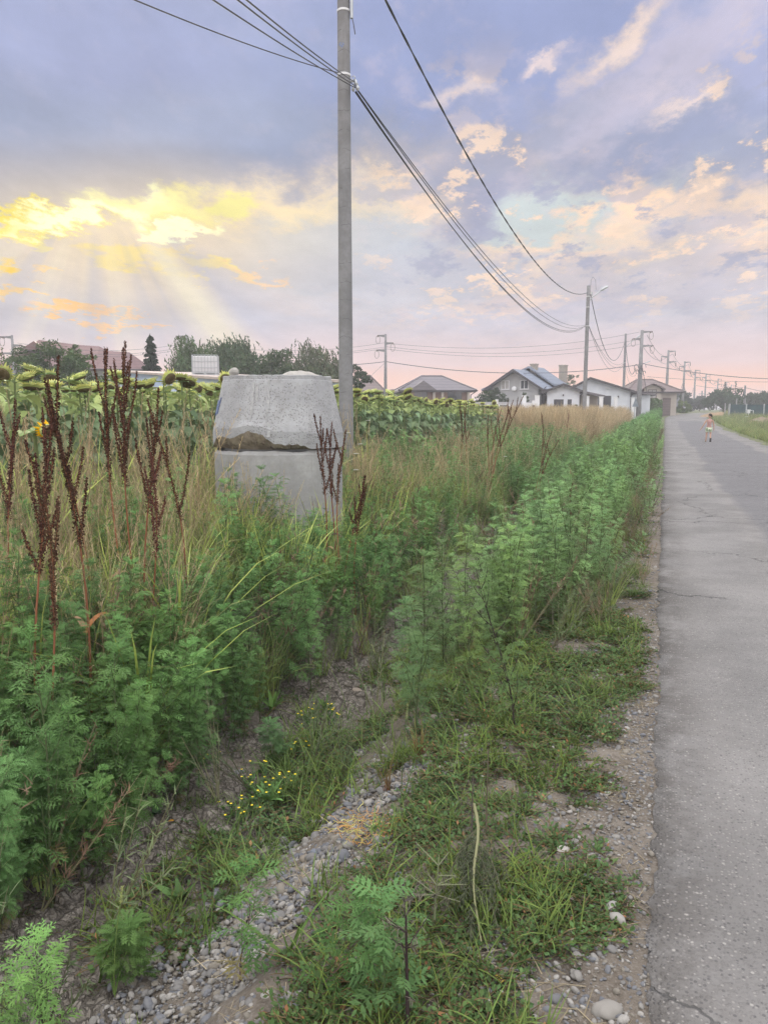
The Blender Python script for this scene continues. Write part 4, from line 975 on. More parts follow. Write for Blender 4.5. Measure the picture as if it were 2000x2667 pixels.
def tree(name,px0,px1,ytop,D,label,cat='tree',kind='round',col=(.06,.10,.035),n=5000,leaf=.24,seed=1,group=None,trunk=True,base=0.,lobes=9,depth=1.,clumps=70):
    rs=np.random.RandomState(seed); cx=(px0+px1)/2; p=P(cx,1065,D); g=gz1(p[0],p[1]); w=(px1-px0)*D/2000.*(1.16 if kind in('round','willow') else 1.); h=float(P(cx,ytop,D)[2])-g
    e=empty(name,(p[0],p[1],g),YAW,label,cat,group)
    mb=MB(); mb.col=(.09,.07,.05); tips=[]
    if kind in('round','willow','airy'):
        hb=h*(.22 if kind=='round' else .10)
        if trunk: mb.tube([(0,0,-.3),(.05*w*.2,0,hb*.6),(0,.05,hb*1.1)],[h*.035,h*.028,h*.022],8)
        for k in range(lobes):
            a=2*PI*k/lobes+rs.uniform(-.3,.3); rr=w*.5*rs.uniform(.25,.95); zz=h*(rs.uniform(.45,.95)) if k else h*.95
            if k==0: rr*=.15
            t=np.array([math.cos(a)*rr,math.sin(a)*rr*depth,zz*(1-.25*(rr/(w*.5))**2)]); tips.append(t)
            if trunk or kind=='airy': mb.tube([(0,0,hb*.8),(t[0]*.4,t[1]*.4,hb+(t[2]-hb)*.55),tuple(t*.97)],[h*.018,h*.011,h*.003],5)
        cc=[]
        zc=hb+(h-hb)*.46; rz=(h-hb)*.56
        while len(cc)<clumps:
            d=rs.normal(size=3); d/=np.linalg.norm(d); rr=rs.uniform(.15,1.)**.55; k=.80+.45*float(fbm(d[0]*1.7+seed,d[1]*1.7+d[2]*2.1,3,seed)); q=np.array([d[0]*w*.49,d[1]*w*.45*depth,d[2]*rz])*rr*k; q[2]+=zc
            if q[2]<hb*.35: continue
            cc.append((q,w*rs.uniform(.055,.11)))
        m=n//len(cc); Vs=[];Cs=[]
        for q,r in cc:
            br=rs.uniform(.75,1.25)
            if kind=='willow':
                ns=max(4,m//6); st=q+rs.normal(size=(ns,3))*r*.9; dirw=np.array([.32,0,0])
                for s in st:
                    L_=rs.uniform(.3,1.)*h*.34; kk=9; f=np.linspace(0,1,kk)[:,None]; pts=s+np.array([rs.normal()*.35+.15,rs.normal()*.3,-L_])*f+np.array([0,0,.25*L_])*4*f*(1-f)*.5
                    pts[:,2]=np.maximum(pts[:,2],.1)
                    V,C=leafquads(pts,leaf,np.array(col)*br,rs,axis=np.array([.15,0,-1.1]),asp=.35); Vs.append(V);Cs.append(C)
            else:
                pts=rs.normal(size=(m,3)); pts/=np.linalg.norm(pts,axis=1)[:,None]; pts=q+pts*(r*rs.uniform(.45,1.15,(m,1)))*np.array([1.15,1,.8])
                pts[:,2]=np.maximum(pts[:,2],.05); V,C=leafquads(pts,leaf,np.array(col)*br,rs); Vs.append(V);Cs.append(C)
        V=np.concatenate(Vs);C=np.concatenate(Cs)
        mx=V[:,:,2].max(); V[:,:,2]*=h/mx
    elif kind=='bush':
        Vs=[];Cs=[]
        for k in range(clumps):
            a=rs.uniform(0,2*PI); u=rs.uniform(0,1)**.5; zz=rs.uniform(.1,1)*(1-.75*u**2); q=np.array([math.cos(a)*u*w*.45,math.sin(a)*u*w*.45*depth,zz*h*.93]); r=w*rs.uniform(.06,.12); m=n//clumps
            pts=rs.normal(size=(m,3)); pts/=np.linalg.norm(pts,axis=1)[:,None]; pts=q+pts*(r*rs.uniform(.4,1.2,(m,1))); pts[:,2]=np.maximum(pts[:,2],.03)
            V,C=leafquads(pts,leaf,np.array(col)*rs.uniform(.75,1.25),rs); Vs.append(V);Cs.append(C)
            if k%6==0: mb.tube([(q[0]*.1,q[1]*.1,-.1),(q[0]*.5,q[1]*.5,q[2]*.6),tuple(q)],[.05,.03,.01],5)
        V=np.concatenate(Vs);C=np.concatenate(Cs)
    elif kind in('spruce','bare'):
        mb.tube([(0,0,-.3),(0,0,h*.5),(0,0,h)],[h*.02,h*.012,h*.002],7); Vs=[];Cs=[]
        lv=34 if kind=='spruce' else 20
        for k in range(lv):
            f=(k+.5)/lv; zz=h*(.03+.94*f); R=w*.62*(1-f)**.8*rs.uniform(.8,1.15)+.06
            for j in range(9 if kind=='spruce' else 5):
                a=rs.uniform(0,2*PI); rr=R*rs.uniform(.55,1.1); zz+=rs.uniform(-.5,.5)*h/lv*.6; tip=np.array([math.cos(a)*rr,math.sin(a)*rr,zz-rr*.32])
                mid=np.array([math.cos(a)*rr*.5,math.sin(a)*rr*.5,zz-rr*.25]); mb.tube([(0,0,zz),tuple(mid),tuple(tip+np.array([0,0,.05]))],[.035,.025,.008],4,False)
                m=int(n/lv/(9 if kind=='spruce' else 5)); t=rs.uniform(.15,1,(m,1)); pts=np.array([0,0,zz])*(1-t)+tip*t; pts[:,2]-=rs.uniform(0,.12,m)*R; pts+=rs.normal(size=(m,3))*.07*w*.2
                V,C=leafquads(pts,leaf,np.array(col),rs,axis=np.array([math.cos(a),math.sin(a),-.6]),asp=.4); Vs.append(V);Cs.append(C)
        V=np.concatenate(Vs);C=np.concatenate(Cs)
    elif kind=='twigs':
        Vs=[];Cs=[]
        for k in range(lobes):
            a=rs.uniform(0,2*PI); t=np.array([math.cos(a)*w*.45*rs.uniform(.2,1),math.sin(a)*w*.4*rs.uniform(.2,1),h*rs.uniform(.55,1.)]); mb.tube([(0,0,-.2),tuple(t*np.array([.5,.5,.55])),tuple(t)],[.05,.03,.008],5)
            m=n//lobes; f=rs.uniform(.3,1.02,(m,1)); pts=np.array([0,0,0])*(1-f)+t*f+rs.normal(size=(m,3))*np.array([.25,.25,.25])*w*.16; V,C=leafquads(pts,leaf,np.array(col),rs); Vs.append(V);Cs.append(C)
        V=np.concatenate(Vs);C=np.concatenate(Cs)
    if mb.v: mb.build('trunk',M_bark,e)
    mesh_quads('crown',V,C,M_tree,e); return e
GT='trees behind the sunflower field'
tree('tree',-70,36,880,40,'wispy half bare tree cut off by the left edge','tree','twigs',(.10,.12,.05),900,.14,1,GT,lobes=12)
tree('tree',35,235,884,46,'broad leafy tree in front of the brown red roof','tree','round',(.075,.12,.045),15000,.20,2,GT,lobes=12,clumps=130)
tree('tree',175,250,895,50,'small light green tree at the right edge of the leafy tree','tree','round',(.09,.13,.05),2600,.2,3,GT,lobes=6)
tree('spruce_tree',352,446,868,52,'dark pointed spruce left of the caged water tank','spruce','spruce',(.04,.065,.04),14000,.24,4,GT)
tree('tree',300,345,930,52,'small bush under the roof corner left of the spruce','bush','bush',(.08,.11,.05),900,.18,24,GT,clumps=20)
tree('tree',425,480,925,56,'thin open bush between spruce and willow','tree','twigs',(.09,.11,.05),700,.16,5,GT,lobes=12)
tree('willow_tree',440,600,866,58,'left willow of the two rounded dark willows','willow','willow',(.075,.115,.05),18000,.30,6,GT,lobes=10,clumps=130)
tree('willow_tree',540,700,862,60,'rounded dark willow directly behind the left rim of the cone','willow','willow',(.068,.105,.05),19000,.30,7,GT,lobes=10,clumps=130)
tree('tree',600,800,905,58,'low dark bushy tree between the willows behind the cone','tree','round',(.07,.11,.05),12000,.24,8,GT,lobes=9,clumps=110)
tree('willow_tree',705,900,874,60,'windblown grey green willow beside the nearest pole','willow','willow',(.125,.155,.09),18000,.32,9,GT,lobes=12,clumps=130)
tree('tree',880,965,945,62,'dark leafy tree showing just right of the nearest pole','tree','round',(.05,.085,.035),5000,.22,10,GT,lobes=8)
tree('tree',1235,1318,1008,70,'dark round tree in front of the gable house','tree','round',(.05,.08,.04),6000,.2,11,lobes=9)
tree('shrub',1340,1386,1013,72,'light shrub under the right window of the gable house','shrub','bush',(.07,.10,.055),1800,.17,12,clumps=30)
tree('shrub',1200,1250,1030,66,'low reddish shrub before the brick house','shrub','bush',(.09,.10,.05),1200,.18,13,clumps=24)
tree('tree',1455,1520,975,110,'tree crown rising behind the small white house','tree','airy',(.09,.11,.05),1500,.3,14,lobes=9)
tree('tree',1625,1700,1005,130,'open tree crown behind the thick power pole','tree','airy',(.07,.09,.04),1300,.34,15,lobes=9)
GR='trees around the road bend'
tree('tree',1738,1800,1012,140,'dark tree mass right of the beige house','tree','round',(.04,.07,.04),4500,.4,16,GR,lobes=9)
tree('tree',1790,1850,1028,150,'lower dark tree behind the fourth power pole','tree','round',(.04,.065,.04),3500,.4,17,GR,lobes=9)
tree('shrub',1756,1800,1036,122,'bright yellow green rounded shrub at the road bend','shrub','bush',(.13,.20,.045),2600,.28,18,GR,clumps=36)
tree('tree',1836,1928,1008,118,'broad dark green tree right of the road bend','tree','round',(.05,.09,.045),8000,.34,19,GR,lobes=11)
tree('conifer_tree',1872,1896,994,150,'small dark conifer above the broad tree','conifer','spruce',(.03,.055,.035),1500,.3,20,GR)
tree('bare_spruce',1896,1926,990,150,'almost bare spruce with drooping thin branches','spruce','bare',(.07,.08,.05),500,.26,21,GR)
tree('tree',1925,2000,1020,130,'long low tree line behind the green mesh fence','tree','round',(.045,.075,.04),5000,.4,22,GR,lobes=12)
tree('tree',1975,2080,1012,122,'tree cut off by the right edge behind the fence','tree','round',(.045,.075,.04),5000,.4,23,GR,lobes=9)
# weeds in front of the houses
for k,(a,b,y,D,l) in enumerate(((1380,1412,1030,66,'olive bush beside the tall white gate post'),(1490,1515,1035,66,'olive bush left of the second pole'),(1540,1580,1050,66,'low bush in front of the large garage door'),(1578,1602,1036,72,'dark shrub by the white corner wall'),(1230,1262,1046,60,'tan weed clump behind the last sunflowers'))):
    tree('shrub',a,b,y,D,l,'shrub','bush',(.13,.13,.06) if k!=3 else (.05,.07,.05),1200,.13,40+k,'bushes in front of the houses',clumps=20)
# hedges and fences near the bend
def hedge(name,pxa,pxb,Da,Db,ytop,label,col,seed,n=6000):
    A=P(pxa,1065,Da);B=P(pxb,1065,Db); g=gz1(*A[:2]); L=math.hypot(B[0]-A[0],B[1]-A[1]); rs=np.random.RandomState(seed); h=float(P(pxa,ytop,Da)[2])-g
    e=empty(name,(A[0],A[1],g),math.atan2(B[1]-A[1],B[0]-A[0]),label,'hedge')
    x=rs.uniform(0,L,n); sgn=rs.uniform(-1,1,n); z=rs.uniform(0,1,n); top=rs.uniform(0,1,n)<.25
    hh=h*(1+.10*(vnoise(x*1.4,x*0+2.,seed)-.5)); z=np.where(top,hh*rs.uniform(.92,1.05,n),z*hh); y=np.where(top,sgn*.5,np.sign(sgn)*.5)+rs.normal(size=n)*.07
    V,C=leafquads(np.stack([x,y,z],1),.26,col,rs); C*=np.where(vnoise(x*2.2,z*2.2,seed)>.5,1.15,.8)[:,None]
    mesh_quads('foliage',V,C,M_tree,e); mb=MB(); mb.col=(.05,.045,.03); 
    for k in range(int(L/1.2)+1): mb.tube([(k*1.2,0,-.1),(k*1.2,0,h*.8)],.05,5)
    mb.build('stem',M_bark,e)
hedge('hedge',1666,1718,86,100,1041,'clipped green hedge right of the thick power pole',(.09,.15,.05),5)
def fence(name,pts,h,label,m,posts=True,ph=.25,step=3.,pm=None,th=.03,cat='fence'):
    e=empty(name,(pts[0][0],pts[0][1],gz1(*pts[0][:2])),0,label,cat); o=Vector(e.location)
    for (a,b) in zip(pts,pts[1:]):
        a=Vector((a[0],a[1],gz1(a[0],a[1])))-o; b=Vector((b[0],b[1],gz1(b[0],b[1])))-o; d=(b-a); n=Vector((-d.y,d.x,0)).normalized()*th/2
        mb=MB(); mb.slab([a-n+Vector((0,0,0)),b-n,b-n+Vector((0,0,h)),a-n+Vector((0,0,h))],th); mb.build('panel',m,e)
        if posts:
            k=max(1,int(d.length/step))
            for i in range(k+1):
                q=a.lerp(b,i/k)-n*2.5; pb=MB(); pb.box((q.x-.06,q.y-.06,q.z-.2),(q.x+.06,q.y+.06,q.z+h+ph)); pb.build('post',pm or M_steel,e)
M_mesh=noisy('dark_green_mesh',(.035,.075,.085),(.05,.10,.105),1.5,.6); M_sheet=striped('grey_sheet_fence',(.22,.23,.27),(.14,.15,.18),4,0,.1)
fence('sheet_fence',[P(1716,1065,103)[:2],P(1765,1065,128)[:2]],float(P(1716,1048,103)[2])-gz1(*P(1716,1065,103)[:2]),'grey metal sheet fence between hedge and bright shrub',M_sheet,step=6.)
fence('mesh_fence',[P(1900,1065,88)[:2],P(2090,1065,78)[:2]],float(P(1920,1053,88)[2])-gz1(*P(1920,1065,88)[:2]),'long fence covered in dark green mesh at the right edge',M_mesh,step=2.6,ph=.1)
for k,(px,yt,D) in enumerate(((1887,1050,90),(1916,1038,92),(1897,1052,86))):
    p=P(px,1065,D); g=gz1(*p[:2]); mb=MB(); z=float(P(px,yt,D)[2])-g; mb.tube([(0,0,-.3),(0,0,z-.02),(0,0,z)],[.07,.065,.04],8); o=mb.build('fence_post',M_conc2,loc=(p[0],p[1],g)); tag(o,['short bare post left of the mesh fence','tall bare post rising above the start of the mesh fence','thin bare post at the corner of the mesh fence'][k],'post')
# gas meter stand
p=P(1949,1065,84); g=gz1(*p[:2]); e=empty('meter_stand',(p[0],p[1],g),YAW,'small white pipe stand in front of the mesh fence','pipe stand')
z1=float(P(1949,1068,84)[2])-g
mb=MB(); mb.box((-.13,-.1,z1-.35),(.13,.1,z1)); mb.box((-.16,-.12,z1),(.16,.12,z1+.06)); mb.build('meter_box',M_wframe,e); mb=MB(); mb.tube([(0,0,-.2),(0,0,z1-.3)],.05,7); mb.tube([(.2,0,z1-.05),(.5,0,z1-.05),(.5,0,-.2)],.035,7); mb.build('pipe',M_wframe,e)
# dirt mounds
def dirt(px,D,w,h,seed,label,m):
    p=P(px,1065,D); g=gz1(*p[:2]); mb=MB(); n=26; idx={}
    for i in range(n+1):
        for j in range(n+1):
            u=-1+2*i/n; v=-1+2*j/n; f=max(0,1-(u*u+v*v)); hh=f*h*(.6+.9*float(fbm(u*2.5+seed,v*2.5,4,seed)))-.05; idx[i,j]=mb.vert((u*w,v*w*.7,hh))
    for i in range(n):
        for j in range(n): mb.face(idx[i,j],idx[i+1,j],idx[i+1,j+1],idx[i,j+1])
    tag(mb.build('dirt_mound',m,loc=(p[0],p[1],g),rotz=YAW),label,'dirt mound')
M_dirt=noisy('mound_soil',(.15,.12,.09),(.24,.19,.14),3.,.95,st=.8)
dirt(1990,66,1.9,.62,3,'brown dirt mound at the right edge before the mesh fence',M_dirt); dirt(1878,92,2.6,.5,5,'rusty weed covered mound under the broad dark tree',noisy('rusty_soil',(.26,.17,.10),(.34,.25,.16),4.,.95))
dirt(1745,112,3.0,.5,8,'low pale spoil heap at the foot of the pole by the bend',noisy('spoil',(.30,.24,.17),(.38,.32,.25),4.,.95))
# gate posts in front of the houses
for k,(px,yt,D,w) in enumerate(((1364,1032,62,.14),(1398,1032,62,.16),(1527,1034,62,.14),(1564,1035,64,.13),(1602,1037,66,.12),(1648,1037,78,.2))):
    p=P(px,1065,D); g=gz1(*p[:2]); z=float(P(px,yt,D)[2])-g; mb=MB(); mb.box((-w,-w,-.3),(w,w,z)); mb.box((-w-.03,-w-.03,z+.002),(w+.03,w+.03,z+.07)); o=mb.build('gate_post',M_wframe,loc=(p[0],p[1],g),rotz=YAW)
    tag(o,['white square post before the shrub of the gable house','taller white post at the corner of the gable house','white post just right of the second pole','white post in front of the large garage door','white post by the white corner wall','white post left of the thick power pole'][k],'post','white posts in front of the houses')
for k,(px,D) in enumerate(((1375,58),(1389,58),(1293,58))):
    p=P(px,1065,D); g=gz1(*p[:2]); z=float(P(px,(1050,1043,1040)[k],D)[2])-g; e=empty('marker_post',(p[0],p[1],g),YAW,['white meter cabinet on a short stand','white capped dark post between the two gate posts','short white topped post left of the parked car'][k],'post')
    mb=MB(); mb.box((-.07,-.07,-.3),(.07,.07,z-.35)); mb.build('post',M_fascia,e); mb=MB(); w=.22 if k==0 else .1; mb.box((-w,-.12,z-.35 if k else z-.65),(w,.12,z)); mb.build('cap',M_wframe,e)
# low pale garden wall
fence('garden_wall',[P(1210,1065,68)[:2],P(1400,1065,66)[:2]],float(P(1300,1047,67)[2])-gz1(*P(1300,1065,67)[:2]),'low pale wall behind the parked cars',mat('pale_block',(.42,.42,.45),.9),posts=False,th=.2,cat='wall')
# triangular road sign seen from behind
p=P(1652,1065,70); g=gz1(*p[:2]); e=empty('road_sign',(p[0],p[1],g),YAW+rad(35),'triangular road sign seen from behind at the end of the verge','road sign')
zs=float(P(1652,1049,70)[2])-g
mb=MB(); mb.tube([(0,0,-.3),(0,0,zs+.5)],.04,8); mb.build('post',M_steel,e)
mb=MB(); mb.prism([(-.45,zs-.35),(.45,zs-.35),(0,zs+.45)],-.075,-.055); mb.build('sign_plate',noisy('plate_back',(.16,.19,.22),(.22,.25,.29),5.,.5),e)
# parked cars
def car(px,D,rot,label,z_=.0):
    p=P(px,1065,D); g=gz1(*p[:2])+z_; e=empty('parked_car',(p[0],p[1],g),YAW+rad(rot),label,'car')
    M_paintw=flat('car_paint_white',(.62,.64,.68),.3,.6); mb=MB()
    body=[(-2.05,.3),(2.05,.3),(2.1,.55),(2.02,.82),(1.1,.95),(-1.9,.95),(-2.1,.75)]
    a=[];b=[]
    mb.prism(body,-.85,.85); o=mb.build('body',M_paintw,e); bm=o.modifiers.new('b','BEVEL'); bm.width=.08; bm.segments=3
    mb=MB(); q=[(-1.75,.93,.78),(1.05,.93,.78),(.35,1.42,.62),(-1.25,1.44,.62)]
    l=[mb.vert((x,-w,z)) for x,z,w in q]; r=[mb.vert((x,w,z)) for x,z,w in q]; mb.face(*l); mb.face(*r[::-1])
    for i in range(4): mb.face(l[i],r[i],r[(i+1)%4],l[(i+1)%4])
    c=mb.build('cabin',M_glass,o); mb=MB(); mb.slab([(-1.25,-.63,1.47),(.35,-.63,1.45),(.35,.63,1.45),(-1.25,.63,1.47)],.04)
    for x0,x1 in ((-1.75,-1.25),(1.05,.35),(-.35,-.35)):
        for s in(-1,1): mb.tube([(x0,s*.79,.94),(x1,s*.63,1.43)],.04,4)
    mb.build('roof',M_paintw,o)
    for x in(-1.3,1.3):
        for s in(-1,1):
            w=MB(); M=Matrix.Translation((x,s*.8,.32))@Matrix.Rotation(PI/2,4,'X'); w.lathe([(.2,-.1),(.31,-.1),(.32,-.04),(.32,.04),(.31,.1),(.2,.1)],20,M=M); wo=w.build('wheel',M_cable,e); w=MB(); w.lathe([(.05,-.105),(.2,-.105),(.2,.105),(.05,.105)],14,M=M); w.build('rim',M_steel,wo)
    for s in(-1,1): m_=MB(); m_.box((2.0,s*.62-.16,.62),(2.09,s*.62+.16,.76)); m_.build('headlight',M_glass,e)
    return e
car(1312,62,-12,'white parked car half hidden by the tan grass before the gable house',.35); car(1228,64,172,'pale car roof showing above the sunflowers by the brick house',.2)
# ================= the walking child =================
bp=P(1843,1150,37.6); bz=gz1(*bp[:2])+.02
t=tag(empty('person',(bp[0],bp[1],bz),rad(4)),'child in pink sleeveless top and pale green shorts walking away on the road','child')
def skinmesh(name,V,E_,R,m,parent,sub=2,root=0):
    me=bpy.data.meshes.new(name); me.from_pydata(V,E_,[]); me.materials.append(m); o=bpy.data.objects.new(name,me); COL.objects.link(o); o.parent=parent
    sk=o.modifiers.new('skin','SKIN'); sk.use_smooth_shade=True
    if not me.skin_vertices: me.skin_vertices.new()
    for i,r in enumerate(R):
        s=me.skin_vertices[0].data[i]; s.radius=(r,r) if not isinstance(r,tuple) else r; s.use_root=(i==root)
    ss=o.modifiers.new('sub','SUBSURF'); ss.levels=sub; ss.render_levels=sub; return o
M_skin=mat('skin',(.42,.25,.18),.6); M_hair=mat('dark_hair',(.025,.018,.015),.6)
J=dict(pel=(.0,0,.72),wst=(.0,.01,.82),chs=(.01,.01,.98),nk=(.025,.01,1.11),hd0=(.03,.01,1.17),
  shl=(-.13,.01,1.06),ell=(-.235,-.03,.86),wrl=(-.36,.01,.63),hal=(-.40,.02,.58),
  shr=(.16,.01,1.06),elr=(.215,.0,.84),wrr=(.235,.05,.64),har=(.24,.06,.585),
  hpl=(-.07,0,.68),knl=(-.085,.03,.37),anl=(-.11,-.02,.08),tol=(-.125,.11,.035),
  hpr=(.08,0,.68),knr=(.085,-.02,.40),anr=(.07,-.20,.185),tor=(.075,-.17,.05))
R=dict(pel=(.10,.08),wst=(.09,.065),chs=(.11,.07),nk=.038,hd0=.04,shl=.042,ell=.028,wrl=.02,hal=.018,shr=.042,elr=.028,wrr=.02,har=.018,hpl=.07,knl=.042,anl=.028,tol=.024,hpr=.07,knr=.042,anr=.028,tor=.024)
ks=list(J); ed=[('pel','wst'),('wst','chs'),('chs','nk'),('nk','hd0'),('chs','shl'),('shl','ell'),('ell','wrl'),('wrl','hal'),('chs','shr'),('shr','elr'),('elr','wrr'),('wrr','har'),('pel','hpl'),('hpl','knl'),('knl','anl'),('anl','tol'),('pel','hpr'),('hpr','knr'),('knr','anr'),('anr','tor')]
V=[J[k] for k in ks]; Ed=[(ks.index(a),ks.index(b)) for a,b in ed]; Rr=[R[k] for k in ks]
# fingers
for hnd,wr,sx in(('hal','wrl',-1),('har','wrr',1)):
    h=Vector(J[hnd]); d=(h-Vector(J[wr])).normalized()
    for q in range(5):
        off_=Vector((0,(q-1.8)*.011,0)) if q else Vector((-sx*.006,.028,.012)); a=h+off_; b=a+d*(.035 if q else .02)+off_*.3; c=b+d*.02+Vector((-sx*.008,0,0))
        V+= [tuple(a+d*.005),tuple(b),tuple(c)]; k=len(V); Ed+=[(ks.index(hnd),k-3),(k-3,k-2),(k-2,k-1)]; Rr+=[.007,.006,.004]
body=skinmesh('body',V,Ed,Rr,M_skin,t)
# head turned to the left (face towards -x), part of the body figure
mb=MB(); rows=[]; n=20
for i in range(n+1):
    th=PI*i/n; ring=[]
    for k in range(2*n):
        ph=PI*k/n; d=Vector((math.sin(th)*math.cos(ph),math.sin(th)*math.sin(ph),math.cos(th))); r=Vector((d.x*.088,d.y*.068,d.z*.108))
        if d.z<-.1: r.x*=1+.10*d.z; r.y*=1+.35*d.z
        fx=max(0,-d.x)
        if fx>.8: r.x-=.022*math.exp(-((d.z+.08)**2)/.012-(d.y**2)/.02)     # nose
        if fx>.6: r.x+=.008*math.exp(-((d.z-.12)**2)/.01-((abs(d.y)-.35)**2)/.02)  # eye sockets
        if fx>.6: r.x-=.006*math.exp(-((d.z+.42)**2)/.01-(d.y**2)/.05)  # lips
        if fx>.4: r.x-=.010*math.exp(-((d.z+.8)**2)/.03-(d.y**2)/.06)  # chin
        ring.append(mb.vert((.035+r.x,.012+r.y,1.262+r.z)))
    rows.append(ring)
for a,b in zip(rows,rows[1:]):
    for k in range(2*n): mb.face(a[k],a[(k+1)%(2*n)],b[(k+1)%(2*n)],b[k])
for s in(-1,1): mb.lathe([(.004,-.012),(.02,-.008),(.022,.004),(.01,.01)],10,M=Matrix.Translation((.045,.012+s*.068,1.255))@Matrix.Rotation(PI/2,4,'X'))
hd=mb.build('head',M_skin,t,smooth=True)
mb=MB()
for s in(-1,1): mb.lathe([(.001,-.004),(.006,-.002),(.007,0),(.005,.003)],8,M=Matrix.Translation((-.042,.012+s*.026,1.275))@Matrix.Rotation(-PI/2,4,'Y'))
mb.build('eye',M_hair,hd)
mb=MB(); rows=[]
for i in range(13):
    th=PI*.62*i/12; ring=[]
    for k in range(32):
        ph=2*PI*k/32; back=.5+.5*math.cos(ph); th2=th*(.62+.42*back); d=Vector((math.sin(th2)*math.cos(ph),math.sin(th2)*math.sin(ph),math.cos(th2))); j=1.10+.07*float(fbm(d.x*6+3,d.y*6+d.z*4,3,9))
        ring.append(mb.vert((.037+d.x*.088*j,.012+d.y*.069*j,1.266+d.z*.112*j)))
    rows.append(ring)
for a,b in zip(rows,rows[1:]):
    for k in range(32): mb.face(a[k],a[(k+1)%32],b[(k+1)%32],b[k])
mb.build('hair',M_hair,hd,smooth=True)
M_shirt=noisy('faded_pink_cloth',(.38,.21,.19),(.44,.27,.25),14.)
skinmesh('shirt',[(.0,0,.70),(.0,.01,.82),(.01,.01,.97),(.015,.01,1.075),(-.115,.01,1.065),(.145,.01,1.065)],[(0,1),(1,2),(2,3),(3,4),(3,5)],[(.145,.10),(.125,.09),(.135,.09),(.06,.05),(.052,.055),(.052,.055)],M_shirt,t,2,1)
def _sh(T,b,o):
    c=objco(T); v=T.noise(c,16.,2,.5); T.put(b.inputs['Base Color'],T.mix(T.mr(v,.5,.56),(.60,.64,.50,1),(.16,.26,.13,1)))
M_short=mat('printed_shorts',rough=.85,build=_sh)
skinmesh('shorts',[(.005,0,.71),(-.07,0,.66),(-.085,.02,.47),(.075,0,.66),(.085,-.01,.47)],[(0,1),(1,2),(0,3),(3,4)],[(.135,.10),(.085,.09),(.09,.09),(.085,.09),(.09,.09)],M_short,t,2,0)
M_shoe=noisy('sandal',(.24,.20,.16),(.34,.30,.25),20.)
mb=MB(); mb.box((-.155,-.075,0),(-.075,.14,.025)); mb.box((-.15,-.07,.025),(-.08,.0,.06)); mb.box((-.155,.06,.025),(-.08,.10,.055)); mb.build('shoe',M_shoe,t)
M=Matrix.Translation((.073,-.185,.11))@Matrix.Rotation(rad(-76),4,'X')
mb=MB(); mb.box((-.042,-.11,-.035),(.042,.11,-.01),M); mb.box((-.036,-.10,-.01),(.036,-.03,.03),M); mb.build('shoe',mat('dark_sole',(.05,.045,.045),.8),t)
# ================= scattered plants =================
def scatter(name,protos,pts,rot,sc,idx=None,label=None,kind='stuff'):
    n=len(pts)
    me=bpy.data.meshes.new(name); me.from_pydata([tuple(map(float,p)) for p in pts],[],[])
    a=me.attributes.new('rot','FLOAT_VECTOR','POINT'); a.data.foreach_set('vector',np.asarray(rot,np.float32).ravel())
    a=me.attributes.new('sc','FLOAT','POINT'); a.data.foreach_set('value',np.asarray(sc,np.float32))
    if idx is None: idx=RN.randint(0,len(protos),n)
    a=me.attributes.new('idx','INT','POINT'); a.data.foreach_set('value',np.asarray(idx,np.int32))
    o=bpy.data.objects.new(name,me); COL.objects.link(o); o['kind']=kind
    if label: o['label']=label
    g=bpy.data.node_groups.new(name+'_scatter','GeometryNodeTree')
    g.interface.new_socket('Geometry',in_out='INPUT',socket_type='NodeSocketGeometry'); g.interface.new_socket('Geometry',in_out='OUTPUT',socket_type='NodeSocketGeometry')
    N=g.nodes;L=g.links; gi=N.new('NodeGroupInput');go=N.new('NodeGroupOutput'); j=N.new('GeometryNodeJoinGeometry'); ip=N.new('GeometryNodeInstanceOnPoints')
    for p in protos:
        oi=N.new('GeometryNodeObjectInfo'); oi.inputs['Object'].default_value=p; oi.inputs['As Instance'].default_value=True; L.new(oi.outputs['Geometry'],j.inputs[0])
    def na(nm,t): q=N.new('GeometryNodeInputNamedAttribute'); q.data_type=t; q.inputs['Name'].default_value=nm; return [s for s in q.outputs if s.enabled and s.name=='Attribute'][0]
    L.new(gi.outputs[0],ip.inputs['Points']); L.new(j.outputs[0],ip.inputs['Instance']); ip.inputs['Pick Instance'].default_value=True
    L.new(na('idx','INT'),ip.inputs['Instance Index']); L.new(na('rot','FLOAT_VECTOR'),ip.inputs['Rotation']); L.new(na('sc','FLOAT'),ip.inputs['Scale'])
    L.new(ip.outputs[0],go.inputs[0]); m=o.modifiers.new('scatter','NODES'); m.node_group=g; return o
def inview(X,Y,Z,mx=160,my=250):
    X=np.asarray(X)-0.;Y=np.asarray(Y);Z=np.asarray(Z)-EYE
    f=X*FV[0]+Y*FV[1]+Z*FV[2]; r=X*RH[0]+Y*RH[1]; u=X*UV[0]+Y*UV[1]+Z*UV[2]; f=np.maximum(f,.01)
    x=1000+FPX*r/f; y=1333.5-FPX*u/f; return (f>.3)&(x>-mx)&(x<2000+mx)&(y<2667+my)
